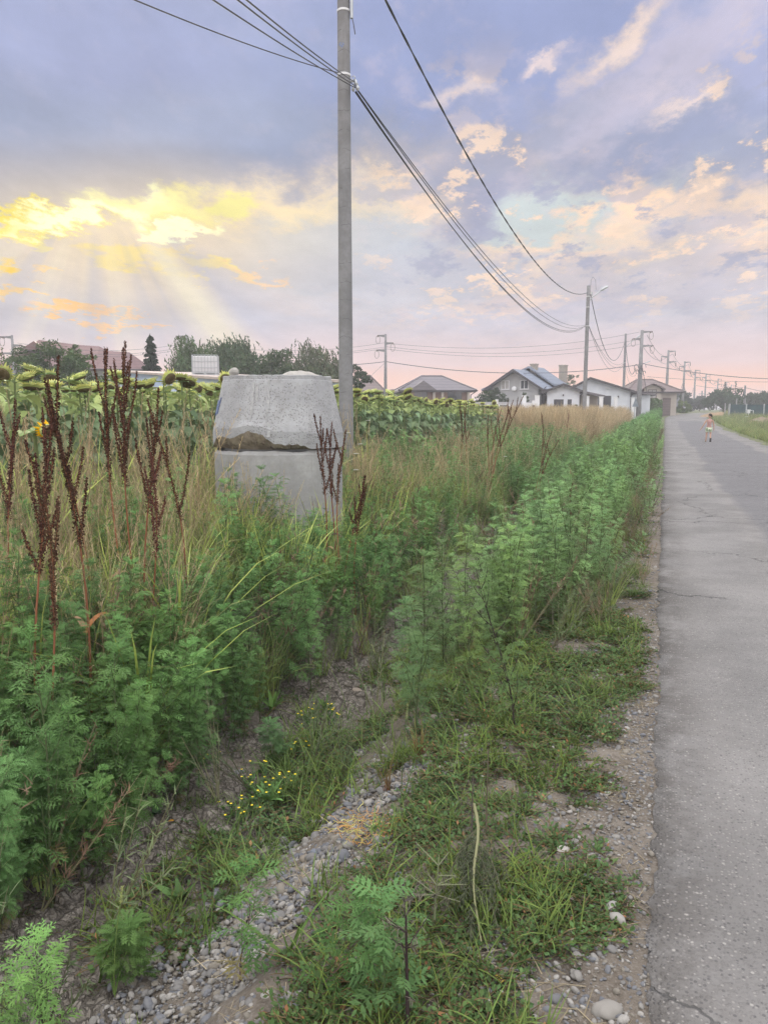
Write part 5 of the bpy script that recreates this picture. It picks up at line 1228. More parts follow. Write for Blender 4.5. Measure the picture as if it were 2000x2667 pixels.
def field(x0,x1,y0,y1,dens,fall=0.,follow=True,keep=None,seed=0,rmin=0.):
    "random ground points in a strip; fall thins them with distance"
    rs=np.random.RandomState(seed); 
    n=int((x1-x0)*(y1-y0)*dens); X=rs.uniform(x0,x1,n); Y=rs.uniform(y0,y1,n)
    pr=1./(1+fall*np.maximum(0,Y-4)); k=rs.uniform(0,1,n)<pr; X=X[k];Y=Y[k]
    if follow: X=X+shift(Y)+wob(Y)*np.clip((-X-.6)/.8,0,1)*np.clip((8+X)/4,0,1)
    Z=gz(X,Y); k=inview(X,Y,Z+.3); X,Y,Z=X[k],Y[k],Z[k]
    k=np.hypot(X-RX,Y-RY)>.78; X,Y,Z=X[k],Y[k],Z[k]
    k=np.hypot(X-p1[0],Y-p1[1])>.16; X,Y,Z=X[k],Y[k],Z[k]
    k=np.hypot(X,Y)>rmin; X,Y,Z=X[k],Y[k],Z[k]
    if keep is not None: k=keep(X,Y); X,Y,Z=X[k],Y[k],Z[k]
    return X,Y,Z
def rots(n,tilt=.12,seed=0):
    rs=np.random.RandomState(seed+99); return np.stack([rs.normal(0,tilt,n),rs.normal(0,tilt,n),rs.uniform(0,2*PI,n)],1)
def SC(name,protos,XYZ,s0,s1,tilt=.1,seed=1,label=None,grow=0.,idx=None):
    X,Y,Z=XYZ; n=len(X); rs=np.random.RandomState(seed+5); s=rs.uniform(s0,s1,n)*(1+grow*np.maximum(0,Y-6)); 
    return scatter(name,protos,np.stack([X,Y,Z],1),rots(n,tilt,seed),s,idx,label)
def jc(c,v=.15,y=0.): k=1+U(-v,v); return (c[0]*k*(1+U(0,y)),c[1]*k,c[2]*k*(1-U(0,y)*.3))
# ---- feathery ragweed ----
def rleaf(mb,b,az,el,L,col,lod=0,droop=.7,wide=1.):
    d=Vector((math.cos(az),math.sin(az),0)); s=Vector((-d.y,d.x,0)); up=Vector((0,0,1)); roll=U(-.5,.5); 
    def at(f):
        e=el-droop*f; return b+(d*math.cos(el-droop*f*.5)+up*math.sin(el-droop*f*.5))*(L*f), (d*math.cos(e)+up*math.sin(e))
    s=(s*math.cos(roll)+up*math.sin(roll))
    np_=6 if lod==0 else (4 if lod==1 else 2); mb.col=col
    for i in range(np_+1):
        f=.22+.78*i/(np_) if i<np_ else 1.
        f=min(f,.97); p,t=at(f); l=L*(.46*math.sin(PI*(.18+.72*(i+.4)/(np_+1))))*U(.85,1.15)
        sides=(-1,1) if i<np_ else (0,)
        for sg in sides:
            ax=(t*.62+s*sg*.85).normalized() if sg else t; sd=(s*.85-t*.5*sg).normalized() if sg else s
            l2=l if sg else l*.8; w=l2*.072*wide*(1 if lod==0 else 1.6 if lod==1 else 2.6)
            a=mb.vert(p); b1=mb.vert(p+ax*l2*.4+sd*w); c=mb.vert(p+ax*l2-up*l2*.12); e_=mb.vert(p+ax*l2*.4-sd*w); mb.face(a,e_,c,b1)
            if lod==0:
                for g,q in((.35,.42),(.62,.30)):
                    o=p+ax*l2*g
                    for s2 in(-1,1):
                        tip=o+(ax*.75+sd*s2*.75)*l2*q; w2=l2*.05*wide
                        i0=mb.vert(o-ax*w2); i1=mb.vert(o+ax*w2*1.4); i2=mb.vert(tip); mb.face(i0,i1,i2)
            elif lod==1:
                o=p+ax*l2*.45
                for s2 in(-1,1):
                    i0=mb.vert(o-ax*l2*.08); i1=mb.vert(o+ax*l2*.1); i2=mb.vert(o+(ax*.75+sd*s2*.75)*l2*.45); mb.face(i0,i1,i2)
    p0,_=at(0);p1_,_=at(.5);p2_,_=at(.97); w=L*.012*(1+lod); n=Vector((0,0,1)); 
    a=[mb.vert(p0-s*w),mb.vert(p0+s*w),mb.vert(p1_+s*w),mb.vert(p1_-s*w),mb.vert(p2_)]; mb.face(a[0],a[1],a[2],a[3]); mb.face(a[3],a[2],a[4])
RAG=(.108,.216,.070)
def ragweed(H=1.,lod=0,seed=0,spread=.29,dens=1.,col=RAG,stem=(.10,.13,.06),leafL=.09,wide=1.,name='ragweed'):
    random.seed(seed); mb=MB(); st=MB(); st.col=stem
    top=Vector((U(-.06,.06),U(-.06,.06),H)); 
    def axis(f): return Vector((top.x*f*f+.02*math.sin(f*5+seed),top.y*f*f,H*f))
    mb.mi=1; mb.col=stem; mb.tube([axis(f) for f in np.linspace(0,1,7)],[H*.006*(1-f*.75) for f in np.linspace(0,1,7)],5,False); mb.mi=0
    nn=int(16*dens)
    for i in range(nn):
        f=.12+.86*i/nn; p=axis(f); old=f<.3
        for k in range(2):
            az=i*1.57+k*PI+U(-.4,.4); c=jc(col,.18,.1)
            if old and U(0,1)<.3: c=jc((.16,.14,.06),.2)
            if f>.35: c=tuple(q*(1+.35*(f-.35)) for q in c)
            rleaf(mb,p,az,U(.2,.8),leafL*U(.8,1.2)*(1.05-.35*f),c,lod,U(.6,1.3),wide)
        if i%1==0 and f<.9:
            az=i*2.4+U(-.4,.4); bl=spread*(1.1-f*.75)*U(.7,1.15); e=U(.65,1.1); d=Vector((math.cos(az),math.sin(az),0)); 
            q=[p+(d*math.cos(e+.25*t)+Vector((0,0,1))*math.sin(e+.25*t))*bl*t for t in(0,.33,.66,1.)]
            mb.mi=1; mb.col=stem; mb.tube(q,[H*.0028,H*.0024,H*.0018,H*.001],4,False); mb.mi=0
            m=int(7*dens)+1
            for j in range(m):
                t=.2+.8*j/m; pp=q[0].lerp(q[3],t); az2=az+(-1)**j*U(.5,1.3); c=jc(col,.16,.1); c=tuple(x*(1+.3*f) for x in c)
                rleaf(mb,pp,az2,U(.1,.9),leafL*U(.6,.95),c,lod,U(.5,1.2),wide)
    # tuft at the tip
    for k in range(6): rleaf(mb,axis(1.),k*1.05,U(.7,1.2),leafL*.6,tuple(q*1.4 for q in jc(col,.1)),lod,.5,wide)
    return mb.build(name,[M_leaf,M_bark],link=False)
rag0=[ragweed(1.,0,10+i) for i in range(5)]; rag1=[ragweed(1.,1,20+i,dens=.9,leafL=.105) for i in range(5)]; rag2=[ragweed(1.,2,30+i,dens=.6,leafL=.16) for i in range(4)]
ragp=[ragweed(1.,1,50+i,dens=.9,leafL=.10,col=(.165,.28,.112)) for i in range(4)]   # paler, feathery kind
# ---- grasses ----
def tuft(seed,n,l0,l1,w,col,c2=None,r=.06,lift=(1.1,1.5),bend=(.5,1.9),tan=0.,heads=0,hl=.14,hcol=(.45,.36,.22),name='grass_tuft'):
    random.seed(seed); mb=MB()
    for i in range(n):
        a=U(0,2*PI); rr=r*math.sqrt(U(0,1)); dry=U(0,1)<tan; mb.col=jc((.40,.33,.19),.2) if dry else jc(col,.2,.15)
        mb.blade((math.cos(a)*rr,math.sin(a)*rr,0),U(0,2*PI),U(l0,l1),w*U(.6,1.3),U(*bend),4,U(*lift),U(-1,1),None if (dry or c2 is None) else jc(c2,.2))
    for i in range(heads):
        a=U(0,2*PI); rr=r*U(0,1); az=U(0,2*PI); L=l1*U(.95,1.35); p=Vector((math.cos(a)*rr,math.sin(a)*rr,0)); lean=U(.05,.3); mb.col=jc(hcol,.2)
        pts=[p+Vector((math.cos(az),math.sin(az),0))*lean*L*t*t+Vector((0,0,L*t*(1-.12*lean*t))) for t in np.linspace(0,1,6)]; mb.tube(pts,[.0016]*5+[.001],3,False)
        d=(pts[-1]-pts[-2]).normalized()
        for k in range(18):
            t=k/18.; q=pts[-1]-d*hl*L*(1-t)*1.6; mb.blade(q,U(0,2*PI),hl*L*U(.15,.4)*(1.1-t*.6),.004,U(.3,1.),2,U(.5,1.2))
    return mb.build(name,M_grass,link=False)
GG=(.28,.38,.12); GT_=(.42,.34,.20)
g_green=[tuft(100+i,30,.28,.62,.0085,GG,(.22,.27,.10)) for i in range(4)]
g_mix=[tuft(110+i,26,.35,.75,.0075,GG,(.33,.33,.16),tan=.2,heads=3) for i in range(5)]
g_tan=[tuft(120+i,14,.3,.62,.006,(.27,.28,.12),tan=.4,heads=5) for i in range(4)]
g_wide=[tuft(130+i,10,.45,.9,.015,(.30,.42,.09),(.46,.52,.16),r=.04,lift=(1.15,1.5),bend=(.3,1.)) for i in range(3)]
g_far=[tuft(140+i,30,.35,.7,.014,(.14,.21,.065),(.19,.24,.09),r=.16,tan=.2,heads=0) for i in range(3)]
g_fart=[tuft(150+i,16,.4,.75,.013,(.30,.27,.14),r=.18,tan=.75,heads=12,hl=.2,hcol=(.50,.40,.25)) for i in range(3)]
g_low=[tuft(160+i,26,.05,.16,.005,(.13,.20,.055),r=.06,lift=(.4,1.3),bend=(.3,1.4)) for i in range(3)]
def creeping(seed,n=60,R=.09,col=(.072,.142,.052),leaf=.016):
    random.seed(seed); mb=MB(); 
    for s in range(9):
        a=U(0,2*PI); L=R*U(.6,1.3); q=Vector((0,0,.008)); pts=[q]
        for t in range(5): a+=U(-.5,.5); q=q+Vector((math.cos(a),math.sin(a),U(-.1,.25)))*L/5; q.z=max(q.z,.004); pts.append(q)
        mb.col=jc((.16,.12,.06),.2); mb.tube(pts,.0012,3,False)
        for k in range(n//9+1):
            t=U(0,4.99); i=int(t); p=pts[i].lerp(pts[i+1],t-i); b=a+U(-1.6,1.6); e=U(-.1,.9); l=leaf*U(.6,1.3); d=Vector((math.cos(b)*math.cos(e),math.sin(b)*math.cos(e),math.sin(e))); sd=Vector((-math.sin(b),math.cos(b),U(-.4,.4)))*l*.28
            mb.col=jc(col,.3,.3) if U(0,1)>.025 else jc((.26,.14,.07),.3)
            mb.face(mb.vert(p),mb.vert(p+d*l*.55-sd),mb.vert(p+d*l),mb.vert(p+d*l*.55+sd))
    return mb.build('creeping_weed',M_leaf,link=False)
crp=[creeping(200+i) for i in range(6)]
def straw(seed):
    random.seed(seed); mb=MB()
    for k in range(9): mb.col=jc((.25,.21,.14),.35); mb.blade((U(-.07,.07),U(-.07,.07),.006),U(0,2*PI),U(.05,.14),.0035,U(-.05,.15),2,U(0,.15))
    return mb.build('straw',M_dry,link=False)
strw=[straw(220+i) for i in range(3)]
def herb(seed,H=.5,col=(.12,.17,.09)):
    "wiry grey green herb"
    random.seed(seed); mb=MB()
    for s in range(7):
        az=U(0,2*PI); e=U(1.0,1.45); L=H*U(.7,1.1); d=Vector((math.cos(az)*math.cos(e),math.sin(az)*math.cos(e),math.sin(e))); mb.col=jc((.18,.17,.10),.2); mb.tube([Vector((0,0,0)),d*L*.5,d*L+Vector((0,0,.03))],[.003,.002,.001],3,False)
        for k in range(22): t=U(.2,1.); mb.col=jc(col,.25,.2); mb.blade(d*L*t,U(0,2*PI),U(.03,.07),.006,U(0,1),2,U(.2,1.2))
    return mb.build('herb',M_leaf,link=False)
hrb=[herb(230+i) for i in range(3)]; hrbb=[herb(240+i,.6,(.20,.14,.10)) for i in range(3)]
# ---- zones ----
nz=lambda X,Y,s,sd: fbm(X*s,Y*s,3,sd)
# left bank of ragweed
def thin(th,sd,s=1.1,inv=False):
    return (lambda X,Y:(nz(X,Y,s,sd)<th) if inv else (nz(X,Y,s,sd)>th))
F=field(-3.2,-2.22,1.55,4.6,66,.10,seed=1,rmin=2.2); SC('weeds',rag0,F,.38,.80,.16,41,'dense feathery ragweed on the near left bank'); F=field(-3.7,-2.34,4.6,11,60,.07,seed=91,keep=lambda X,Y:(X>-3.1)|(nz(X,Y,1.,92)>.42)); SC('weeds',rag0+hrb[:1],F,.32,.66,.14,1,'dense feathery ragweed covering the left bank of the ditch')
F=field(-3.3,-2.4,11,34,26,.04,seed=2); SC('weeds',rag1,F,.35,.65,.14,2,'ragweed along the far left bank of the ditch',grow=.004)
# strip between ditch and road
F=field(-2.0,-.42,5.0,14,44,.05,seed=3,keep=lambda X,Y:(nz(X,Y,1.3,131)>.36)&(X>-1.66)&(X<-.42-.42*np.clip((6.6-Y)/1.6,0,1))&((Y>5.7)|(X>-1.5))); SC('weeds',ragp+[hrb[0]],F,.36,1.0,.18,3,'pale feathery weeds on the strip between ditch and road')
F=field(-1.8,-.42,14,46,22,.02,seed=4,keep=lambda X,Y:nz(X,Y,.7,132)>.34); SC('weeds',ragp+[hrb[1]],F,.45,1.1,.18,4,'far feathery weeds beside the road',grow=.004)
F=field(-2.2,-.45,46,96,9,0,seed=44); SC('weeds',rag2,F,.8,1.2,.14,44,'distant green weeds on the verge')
F=field(-1.5,-.32,5.6,30,30,.03,seed=5); SC('undergrowth',hrb+hrbb+g_green,F,.5,.95,.2,5,'wiry herbs and grass at the edge of the road verge')
F=field(-.62,-.10,6.4,60,26,.01,seed=6); SC('undergrowth',hrb+hrbb+g_low+ragp[:1],F,.35,.75,.3,6,'brownish herbs leaning over the asphalt edge')
# tall grass between ditch bank and sunflowers
F=field(-6.4,-2.65,1.9,12,70,.03,seed=7,keep=lambda X,Y: (nz(X,Y,.8,3)<.58)&((X<-3.3)|(Y<4.4))); SC('grass',g_green+g_mix,F,.75,1.25,.16,7,'tall mixed green and straw coloured grass behind the ditch bank')
F=field(-6.4,-2.7,1.9,12,34,.03,seed=8,keep=lambda X,Y: (nz(X,Y,.8,3)>.47)&((X<-3.5)|(Y<4.4))); SC('grass',g_mix+g_mix+g_green+g_tan,F,.85,1.25,.16,8,'straw coloured seeding grass around the well rings')
F=field(-6.2,-2.9,2.2,12,16,.02,seed=9); SC('grass',g_wide,F,.7,1.15,.15,9,'broad bladed fresh green grass')
F=field(-6.3,-4.2,3.,12,26,.02,seed=139); SC('grass',g_green+g_mix+g_wide,F,1.35,1.9,.16,139,'tall yellow green grass screening the sunflower stems')
F=field(-4.6,-2.9,2.8,8,16,.02,seed=129); SC('grass',g_wide,F,.8,1.2,.2,129,'fresh yellow green blades above the near left bank')
F=field(-6.3,-3.2,2.5,14,10,.02,seed=19); SC('weeds',hrb+rag1,F,.6,1.0,.15,19,'herbs and ragweed mixed into the tall grass')
F=field(-6.5,-2.6,12,32,30,.03,seed=10); SC('grass',g_mix+g_green+g_green+g_tan,F,.85,1.3,.15,10,'tall grass reaching back along the field edge',grow=.004)
F=field(-6.5,-1.9,14,32,8,.02,seed=20); SC('weeds',rag1+ragp,F,.6,1.1,.15,20,'green weeds scattered through the far tall grass')
F=field(-26,-2.6,31,78,9,.0,seed=11); SC('grass',g_fart,F,1.25,1.9,.14,11,'pale tan grass field in front of the houses')
F=field(-4.,-1.,30,90,10,.0,seed=12); SC('grass',g_far,F,.9,1.4,.15,12,'green grass between tan field and road')
F=field(-70,-9,62,110,1.0,.0,seed=13,follow=False); SC('grass',g_far,F,1.2,2.2,.2,13,'rough grass around the houses')
F=field(-1.55,-1.1,3.4,7,130,.02,seed=98,keep=lambda X,Y:nz(X,Y,1.8,99)>.40); SC('ground_cover',crp+g_low,F,.8,1.7,.2,98,'low weeds on the bare shoulder slope')
F=field(-3.4,-2.2,2.,14,5,.02,seed=93); SC('dead_stems',hrbb,F,.9,1.5,.2,93,'dead brown stems standing among the ragweed')
F=field(-1.95,-.5,5.2,30,5,.02,seed=94); SC('dead_stems',hrbb+hrb,F,.9,1.5,.2,94,'thin brown stems among the pale feathery weeds')
F=field(-3.4,-2.3,1.8,14,12,.02,seed=95); SC('grass',g_green,F,.8,1.3,.2,95,'grass blades poking out of the ragweed bank')
F=field(-1.6,-1.0,1.4,4.2,60,.0,seed=96,keep=lambda X,Y:nz(X,Y,2.2,97)>.52); SC('ground_cover',crp+g_low,F,.7,1.5,.2,96,'weeds pushing through the washed out pebbles')
# right verge
F=field(4.75,6.2,18,92,30,.0,seed=14); SC('grass',g_far+g_green,F,.35,.75,.2,14,'short green grass on the right verge',grow=.004)
F=field(6.2,34,18,120,5,.0,seed=15); SC('grass',g_far,F,.5,1.0,.2,15,'green meadow right of the road',grow=.004)
F=field(7,30,62,118,.9,.0,seed=16,keep=lambda X,Y:nz(X,Y,.15,8)>.5); SC('grass',g_fart,F,.6,1.1,.2,16,'rusty tan weeds near the mesh fence')
# creeping plants and short grass on the shoulder
def matkeep(X,Y):
    m=nz(X,Y,1.7,61)+RN.uniform(-.09,.09,len(X)); e=np.clip((X+.42)/.35,0,1); return (m>.30+.24*e-.14*np.exp(-((Y-3.5)/.7)**2))&((X>-.98)|(Y>3.4))
F=field(-1.12,-.06,1.3,7,500,.02,seed=21,keep=matkeep); SC('ground_cover',crp,F,.6,1.35,.15,21,'low creeping green weeds matted over the gravel shoulder')
F=field(-1.25,-.12,1.3,9,55,.02,seed=22,keep=matkeep); SC('grass',g_low,F,.7,1.3,.2,22,'short grass blades among the creeping weeds')
F=field(-.9,-.12,7,60,40,.03,seed=23,keep=lambda X,Y:nz(X,Y,1.2,62)>.42); SC('ground_cover',g_low+crp,F,1.,2.,.2,23,'patchy low weeds along the asphalt edge')
F=field(-1.30,-.03,1.2,12,60,.05,seed=24); SC('debris',strw,F,.5,1.1,.05,24,'bits of straw lying on the shoulder')
F=field(-2.25,-1.45,1.3,9,20,.02,seed=25,keep=lambda X,Y:(nz(X,Y,1.5,65)>.50)); SC('grass',g_low+crp+hrb,F,.6,1.2,.2,25,'small weeds sprouting on the cracked mud')
F=field(-2.02,-1.48,2.2,7,170,.03,seed=26,keep=lambda X,Y:(nz(X,Y,1.3,66)>.40)); SC('ground_cover',crp+g_low,F,.9,1.8,.2,26,'green weeds along the ditch slope')
F=field(-2.65,-2.2,1.2,9,60,.02,seed=27,keep=lambda X,Y:(nz(X,Y,1.6,67)>.36)); SC('ground_cover',crp+crp+rag1[:1],F,.5,1.2,.25,27,'dark low plants at the foot of the left bank')
# ---- pebbles ----
def pebble(seed):
    random.seed(seed); mb=MB(); n=7; rows=[]; sx,sy,sz=1,U(.6,.9),U(.35,.65)
    for i in range(n+1):
        th=PI*i/n; ring=[]
        for k in range(10):
            ph=2*PI*k/10; d=Vector((math.sin(th)*math.cos(ph),math.sin(th)*math.sin(ph),math.cos(th))); r=.8+.4*float(fbm(d.x*1.2+seed,d.y*1.2+d.z,2,seed)); ring.append(mb.vert((d.x*sx*r*.5,d.y*sy*r*.5,d.z*sz*r*.5)))
        rows.append(ring)
    for a,b in zip(rows,rows[1:]):
        for k in range(10): mb.face(a[k],b[k],b[(k+1)%10],a[(k+1)%10])
    return mb.build('pebble',M_stone,link=False,smooth=True)
peb=[pebble(300+i) for i in range(7)]
def pebs(name,F,s,label,seed,big=3.):
    X,Y,Z=F; n=len(X); rs=np.random.RandomState(seed); sc=s*np.minimum(rs.lognormal(0,.5,n),big); scatter(name,peb,np.stack([X,Y,Z+sc*.10],1),rots(n,.35,seed),sc,None,label)
pebs('gravel',field(-.52,.03,1.2,7,4200,.35,seed=31,keep=lambda X,Y:nz(X,Y,2.,71)+.6*(X+.25)>.33),.0095,'fine river gravel along the asphalt edge',31,4.)
pebs('gravel',field(-1.25,-.3,1.2,7,1300,.3,seed=32),.0095,'scattered pebbles on the shoulder',32,3)
def pilek(X,Y):
    d=np.abs(X+1.27-.07*np.sin(Y*2.))/.38; return (nz(X,Y,4.,73)+.35*nz(X,Y,11.,74)>.42+.28*d**1.6)
#
pebs('gravel',field(-1.75,-.85,1.3,4.1,1900,.0,seed=33,keep=pilek,follow=False),.019,'washed out pebbles spilling down the ditch slope',33,3.4)
pebs('gravel',field(-1.75,-.85,1.3,4.1,3000,.0,seed=36,keep=pilek,follow=False),.009,'fine grit between the washed out pebbles',36,2.5)
pebs('gravel',field(-2.1,-1.5,1.3,2.3,160,.0,seed=34,follow=False),.014,'few pebbles on the mud',34)
pebs('gravel',field(-.45,.02,7,40,900,.5,seed=35,keep=lambda X,Y:nz(X,Y,1.,71)>.40),.016,'gravel along the far asphalt edge',35,3)
# ================= single plants and stones =================
def on(px,py,dz=0.):
    "ground point under a photo position (walk along the sight line until it meets the terrain)"
    d=ray(px,py); o=np.array([0,0,EYE]); t=.8
    while t<300:
        q=o+d*t
        if q[2]<=gz1(q[0],q[1]): return (q[0],q[1],gz1(q[0],q[1])+dz)
        t+=.01 if t<12 else .1
    return tuple(q)
# larger stones
stones=[(1590,2368,.075,.05,'larger pale oval stone near the asphalt edge',1),(1606,2402,.07,.06,'round speckled stone just below the oval one',2),(1465,2222,.07,.05,'pale stone among creeping weeds left of the road',3),(1040,2290,.07,.04,'bluish flat stone beside the wilted plant',4),
 (800,2243,.085,.06,'brown stone on top of the pebble heap',5),(838,2258,.07,.055,'tan round stone right of the brown one on the pebble heap',6),(822,2225,.06,.05,'slate blue stone at the head of the pebble heap',7),(622,2018,.08,.06,'grey stone alone on the mud under the weeds',8),
 (1195,1792,.075,.05,'white stone at the foot of the feathery plant',9),(1580,2640,.10,.07,'big pale stone at the bottom edge near the asphalt',10),(1505,2280,.03,.03,'small blue grey pebble in the sandy patch',11),(700,2600,.06,.05,'pale stone below the foreground ragweed',12),(1580,2068,.05,.02,'flat white stone on the gravel edge',13),(930,1800,.12,.04,'long tan stone lying in the ditch slope',14),(1445,2614,.05,.05,'dark angular stone near the bottom edge',15)]
for px,py,w,h,l,sd_ in stones:
    q=on(px,py); mb=lump('stone',None,(0,0,0),(w*.42,w*.29,h*.30),sd_,mat('stone_'+'abcdefghijklmnop'[sd_],tuple(x_*.62 for x_ in [(.40,.38,.36),(.42,.40,.37),(.5,.47,.43),(.26,.28,.33),(.30,.26,.21),(.38,.33,.27),(.24,.26,.31),(.24,.24,.25),(.6,.58,.55),(.36,.34,.31),(.24,.27,.32),(.5,.48,.45),(.62,.6,.58),(.38,.32,.26),(.2,.2,.21)][sd_-1])+(1,),.8),9)
    mb.location=(q[0],q[1],q[2]+h*.10); mb.rotation_euler.z=sd_*1.3; tag(mb,l,'stone',None)
    for pl_ in mb.data.polygons: pl_.use_smooth=True
# ---- curly dock stalks with dark seed spikes ----
DK=(.095,.042,.034)
def dock(px,pyb,D,H,spikes,label,leanx=0.,seed=1,col=DK,stemc=(.26,.11,.06),thick=1.,leaves=2,name='dock_plant',start=.45):
    random.seed(seed*7+1); kk=U(.8,1.35); col=(col[0]*kk,col[1]*kk*U(.9,1.3),col[2]*kk); p=P(px,1065,D); g=gz1(*p[:2]); e=empty(name,(p[0],p[1],g),YAW,label,'dock plant','tall dock plants with dark seed spikes')
    st=MB(); st.col=stemc; sd=MB(); 
    def spike(pts,r0):
        L=sum((b-a).length for a,b in zip(pts,pts[1:])); n=int(L*400*thick)
        for k in range(n):
            f=k/n; i=min(int(f*(len(pts)-1)),len(pts)-2); t=f*(len(pts)-1)-i; q=pts[i].lerp(pts[i+1],t)
            w=r0*(1.05-.75*f)*(.75+.5*abs(math.sin(k*.21)))
            for _ in range(2):
                a=U(0,2*PI); s=U(.005,.009); c=q+Vector((math.cos(a)*w*U(.1,1),math.sin(a)*w*U(.1,1),U(-.01,.01))); sd.col=jc(col,.45)
                v=[c+Vector((U(-1,1),U(-1,1),U(-1,1))).normalized()*s for _ in range(4)]; i0=[sd.vert(x) for x in v]; sd.face(i0[0],i0[1],i0[2]); sd.face(i0[0],i0[2],i0[3]); sd.face(i0[1],i0[3],i0[2])
    ax=[Vector((leanx*H*t*t+.03*math.sin(t*4.5+seed)*(.4+t),.03*math.cos(t*4+seed)*t,H*t)) for t in np.linspace(0,1,10)]
    st.tube(ax,[.0085*(1-.75*t) for t in np.linspace(0,1,10)],6,False)
    i0=int(9*start); spike(ax[i0:],.021)
    for k in range(spikes):
        t=start-.04+(.36)*(k+U(0,.6))/max(1,spikes); t=min(t,.93); i=int(t*9); b=ax[i].lerp(ax[min(i+1,9)],t*9-i); a=k*2.4+seed; wd=U(.06,.24); l=H*U(.14,.30)*(1.35-t*.8); d=Vector((math.cos(a),math.sin(a)*.8,0))
        q=[b+(d*wd*math.sin(s*1.4)+Vector((0,0,1))*(s*.98))*l+d*.03*s for s in np.linspace(0,1,6)]
        st.tube(q,[.003]*5+[.001],4,False); spike(q,.016)
    st.build('stalk',M_bark,e); sd.build('seed_spikes',M_dry,e)
    for k in range(leaves):
        lf=MB(); lf.col=jc([(.30,.20,.12),(.34,.16,.07),(.24,.19,.16)][k%3],.2); z=H*U(.12,.34); a=U(0,2*PI); lf.blade((leanx*z*z/H,0,z),a,U(.16,.26),.035,U(1.2,2.6),6,U(.5,1.1),U(-2,2)); lf.build('dried_leaf',M_dry,e)
    return e
def HT(px,py,D): return float(P(px,py,D)[2])-gz1(*P(px,1065,D)[:2])
dk=[(6,1040,4.6,5,'dock stalk leaving the frame at the left edge',.02),(55,1115,3.7,8,'bushy dock with spikes fanning to the right at far left',.05),(84,1262,3.5,3,'short dark dock spike beside the fanning one',.03),
 (196,985,3.9,6,'tall dock with two red stems left of the centre cluster',-.05),(208,990,5.0,2,'slim dock arching from upper left to lower right',-.09),
 (292,906,5.2,5,'tall narrow dock spike left of the densest one',-.01),(335,905,5.0,11,'densest dock plant reaching highest above the sunflowers',-.03),(362,1010,4.9,6,'dock leaning right out of the dense cluster',.05),(376,1180,4.7,4,'low dock spike at the right foot of the dense cluster',.02),
 (470,1080,5.3,2,'single dock spike leaning left before the sunflowers',-.10),
 (842,1085,7.0,5,'dock with knobbly spikes in front of the right rim of the rings',.01),(868,1100,7.1,4,'middle dock of the three before the rings',.0),(880,1120,7.0,4,'dock overlapping the right edge of the rings',.03),
 (925,1240,6.8,3,'short dock right of the rings leaning left stalk',.03),(935,1268,6.8,2,'short dock leaning right beside the rings',.14),
 (1200,1050,15,3,'straight dock spike beyond the sunflowers, left of a pair',.0),(1213,1053,15,3,'straight dock spike beyond the sunflowers, right of a pair',.0),(1275,1082,14,1,'lone thin dock spike between two clusters',.0),
 (1300,1072,14.5,2,'leftmost dock of the three fanned ones by the field',.10),(1322,1066,14.,3,'middle dock of the three fanned ones by the field',.16),(1342,1068,13.5,4,'dock leaning far right in the fanned three',.26),
 (1412,1078,18,3,'dock before the small white house',.0),(1432,1125,14,2,'dark bent dock near the feathery strip',.22),(1448,1140,13,2,'darker bent dock drooping right above the feathery strip',.30),(1498,1258,9.5,2,'small dark dock spike in the feathery strip',.0),(1480,1068,30,4,'dark dock clump standing in the tan grass',.0)]
for i,(px,yt,D,ns,l,ln) in enumerate(dk):
    H=HT(px,yt,D); dock(px-ln*H*2000/D*.8 if ln>.05 else px,0,D,H,ns,l,ln,i+3,leaves=3 if i in(1,3,6,10) else 1,start=.6,thick=1. if D<8 else .7)
# ---- nodding sunflowers ----
def sf_leaf(mb,b,az,L,droop,col):
    d=Vector((math.cos(az),math.sin(az),0)); s=Vector((-d.y,d.x,0)); rows=[]; n=5
    pet=b+d*L*.35+Vector((0,0,L*.12)); mb.col=jc((.14,.19,.08),.1); w=.006; 
    mb.face(mb.vert(b-s*w),mb.vert(b+s*w),mb.vert(pet+s*w),mb.vert(pet-s*w)); mb.col=col
    for i in range(n+1):
        f=i/n; e=.25-droop*f; q=pet+(d*math.cos(.2-droop*f*.55)+Vector((0,0,1))*math.sin(.2-droop*f*.55))*L*f; w=L*.46*math.sin(PI*min(1,(f*.86+.14)**.75))*(1 if f<1 else 0); w=max(w,.004)
        rows.append([mb.vert(q-s*w+Vector((0,0,.16*w))),mb.vert(q-s*w*.5-Vector((0,0,.08*w))),mb.vert(q),mb.vert(q+s*w*.5-Vector((0,0,.08*w))),mb.vert(q+s*w+Vector((0,0,.16*w)))])
    for a,b_ in zip(rows,rows[1:]):
        for k in range(4): mb.face(a[k],a[k+1],b_[k+1],b_[k])
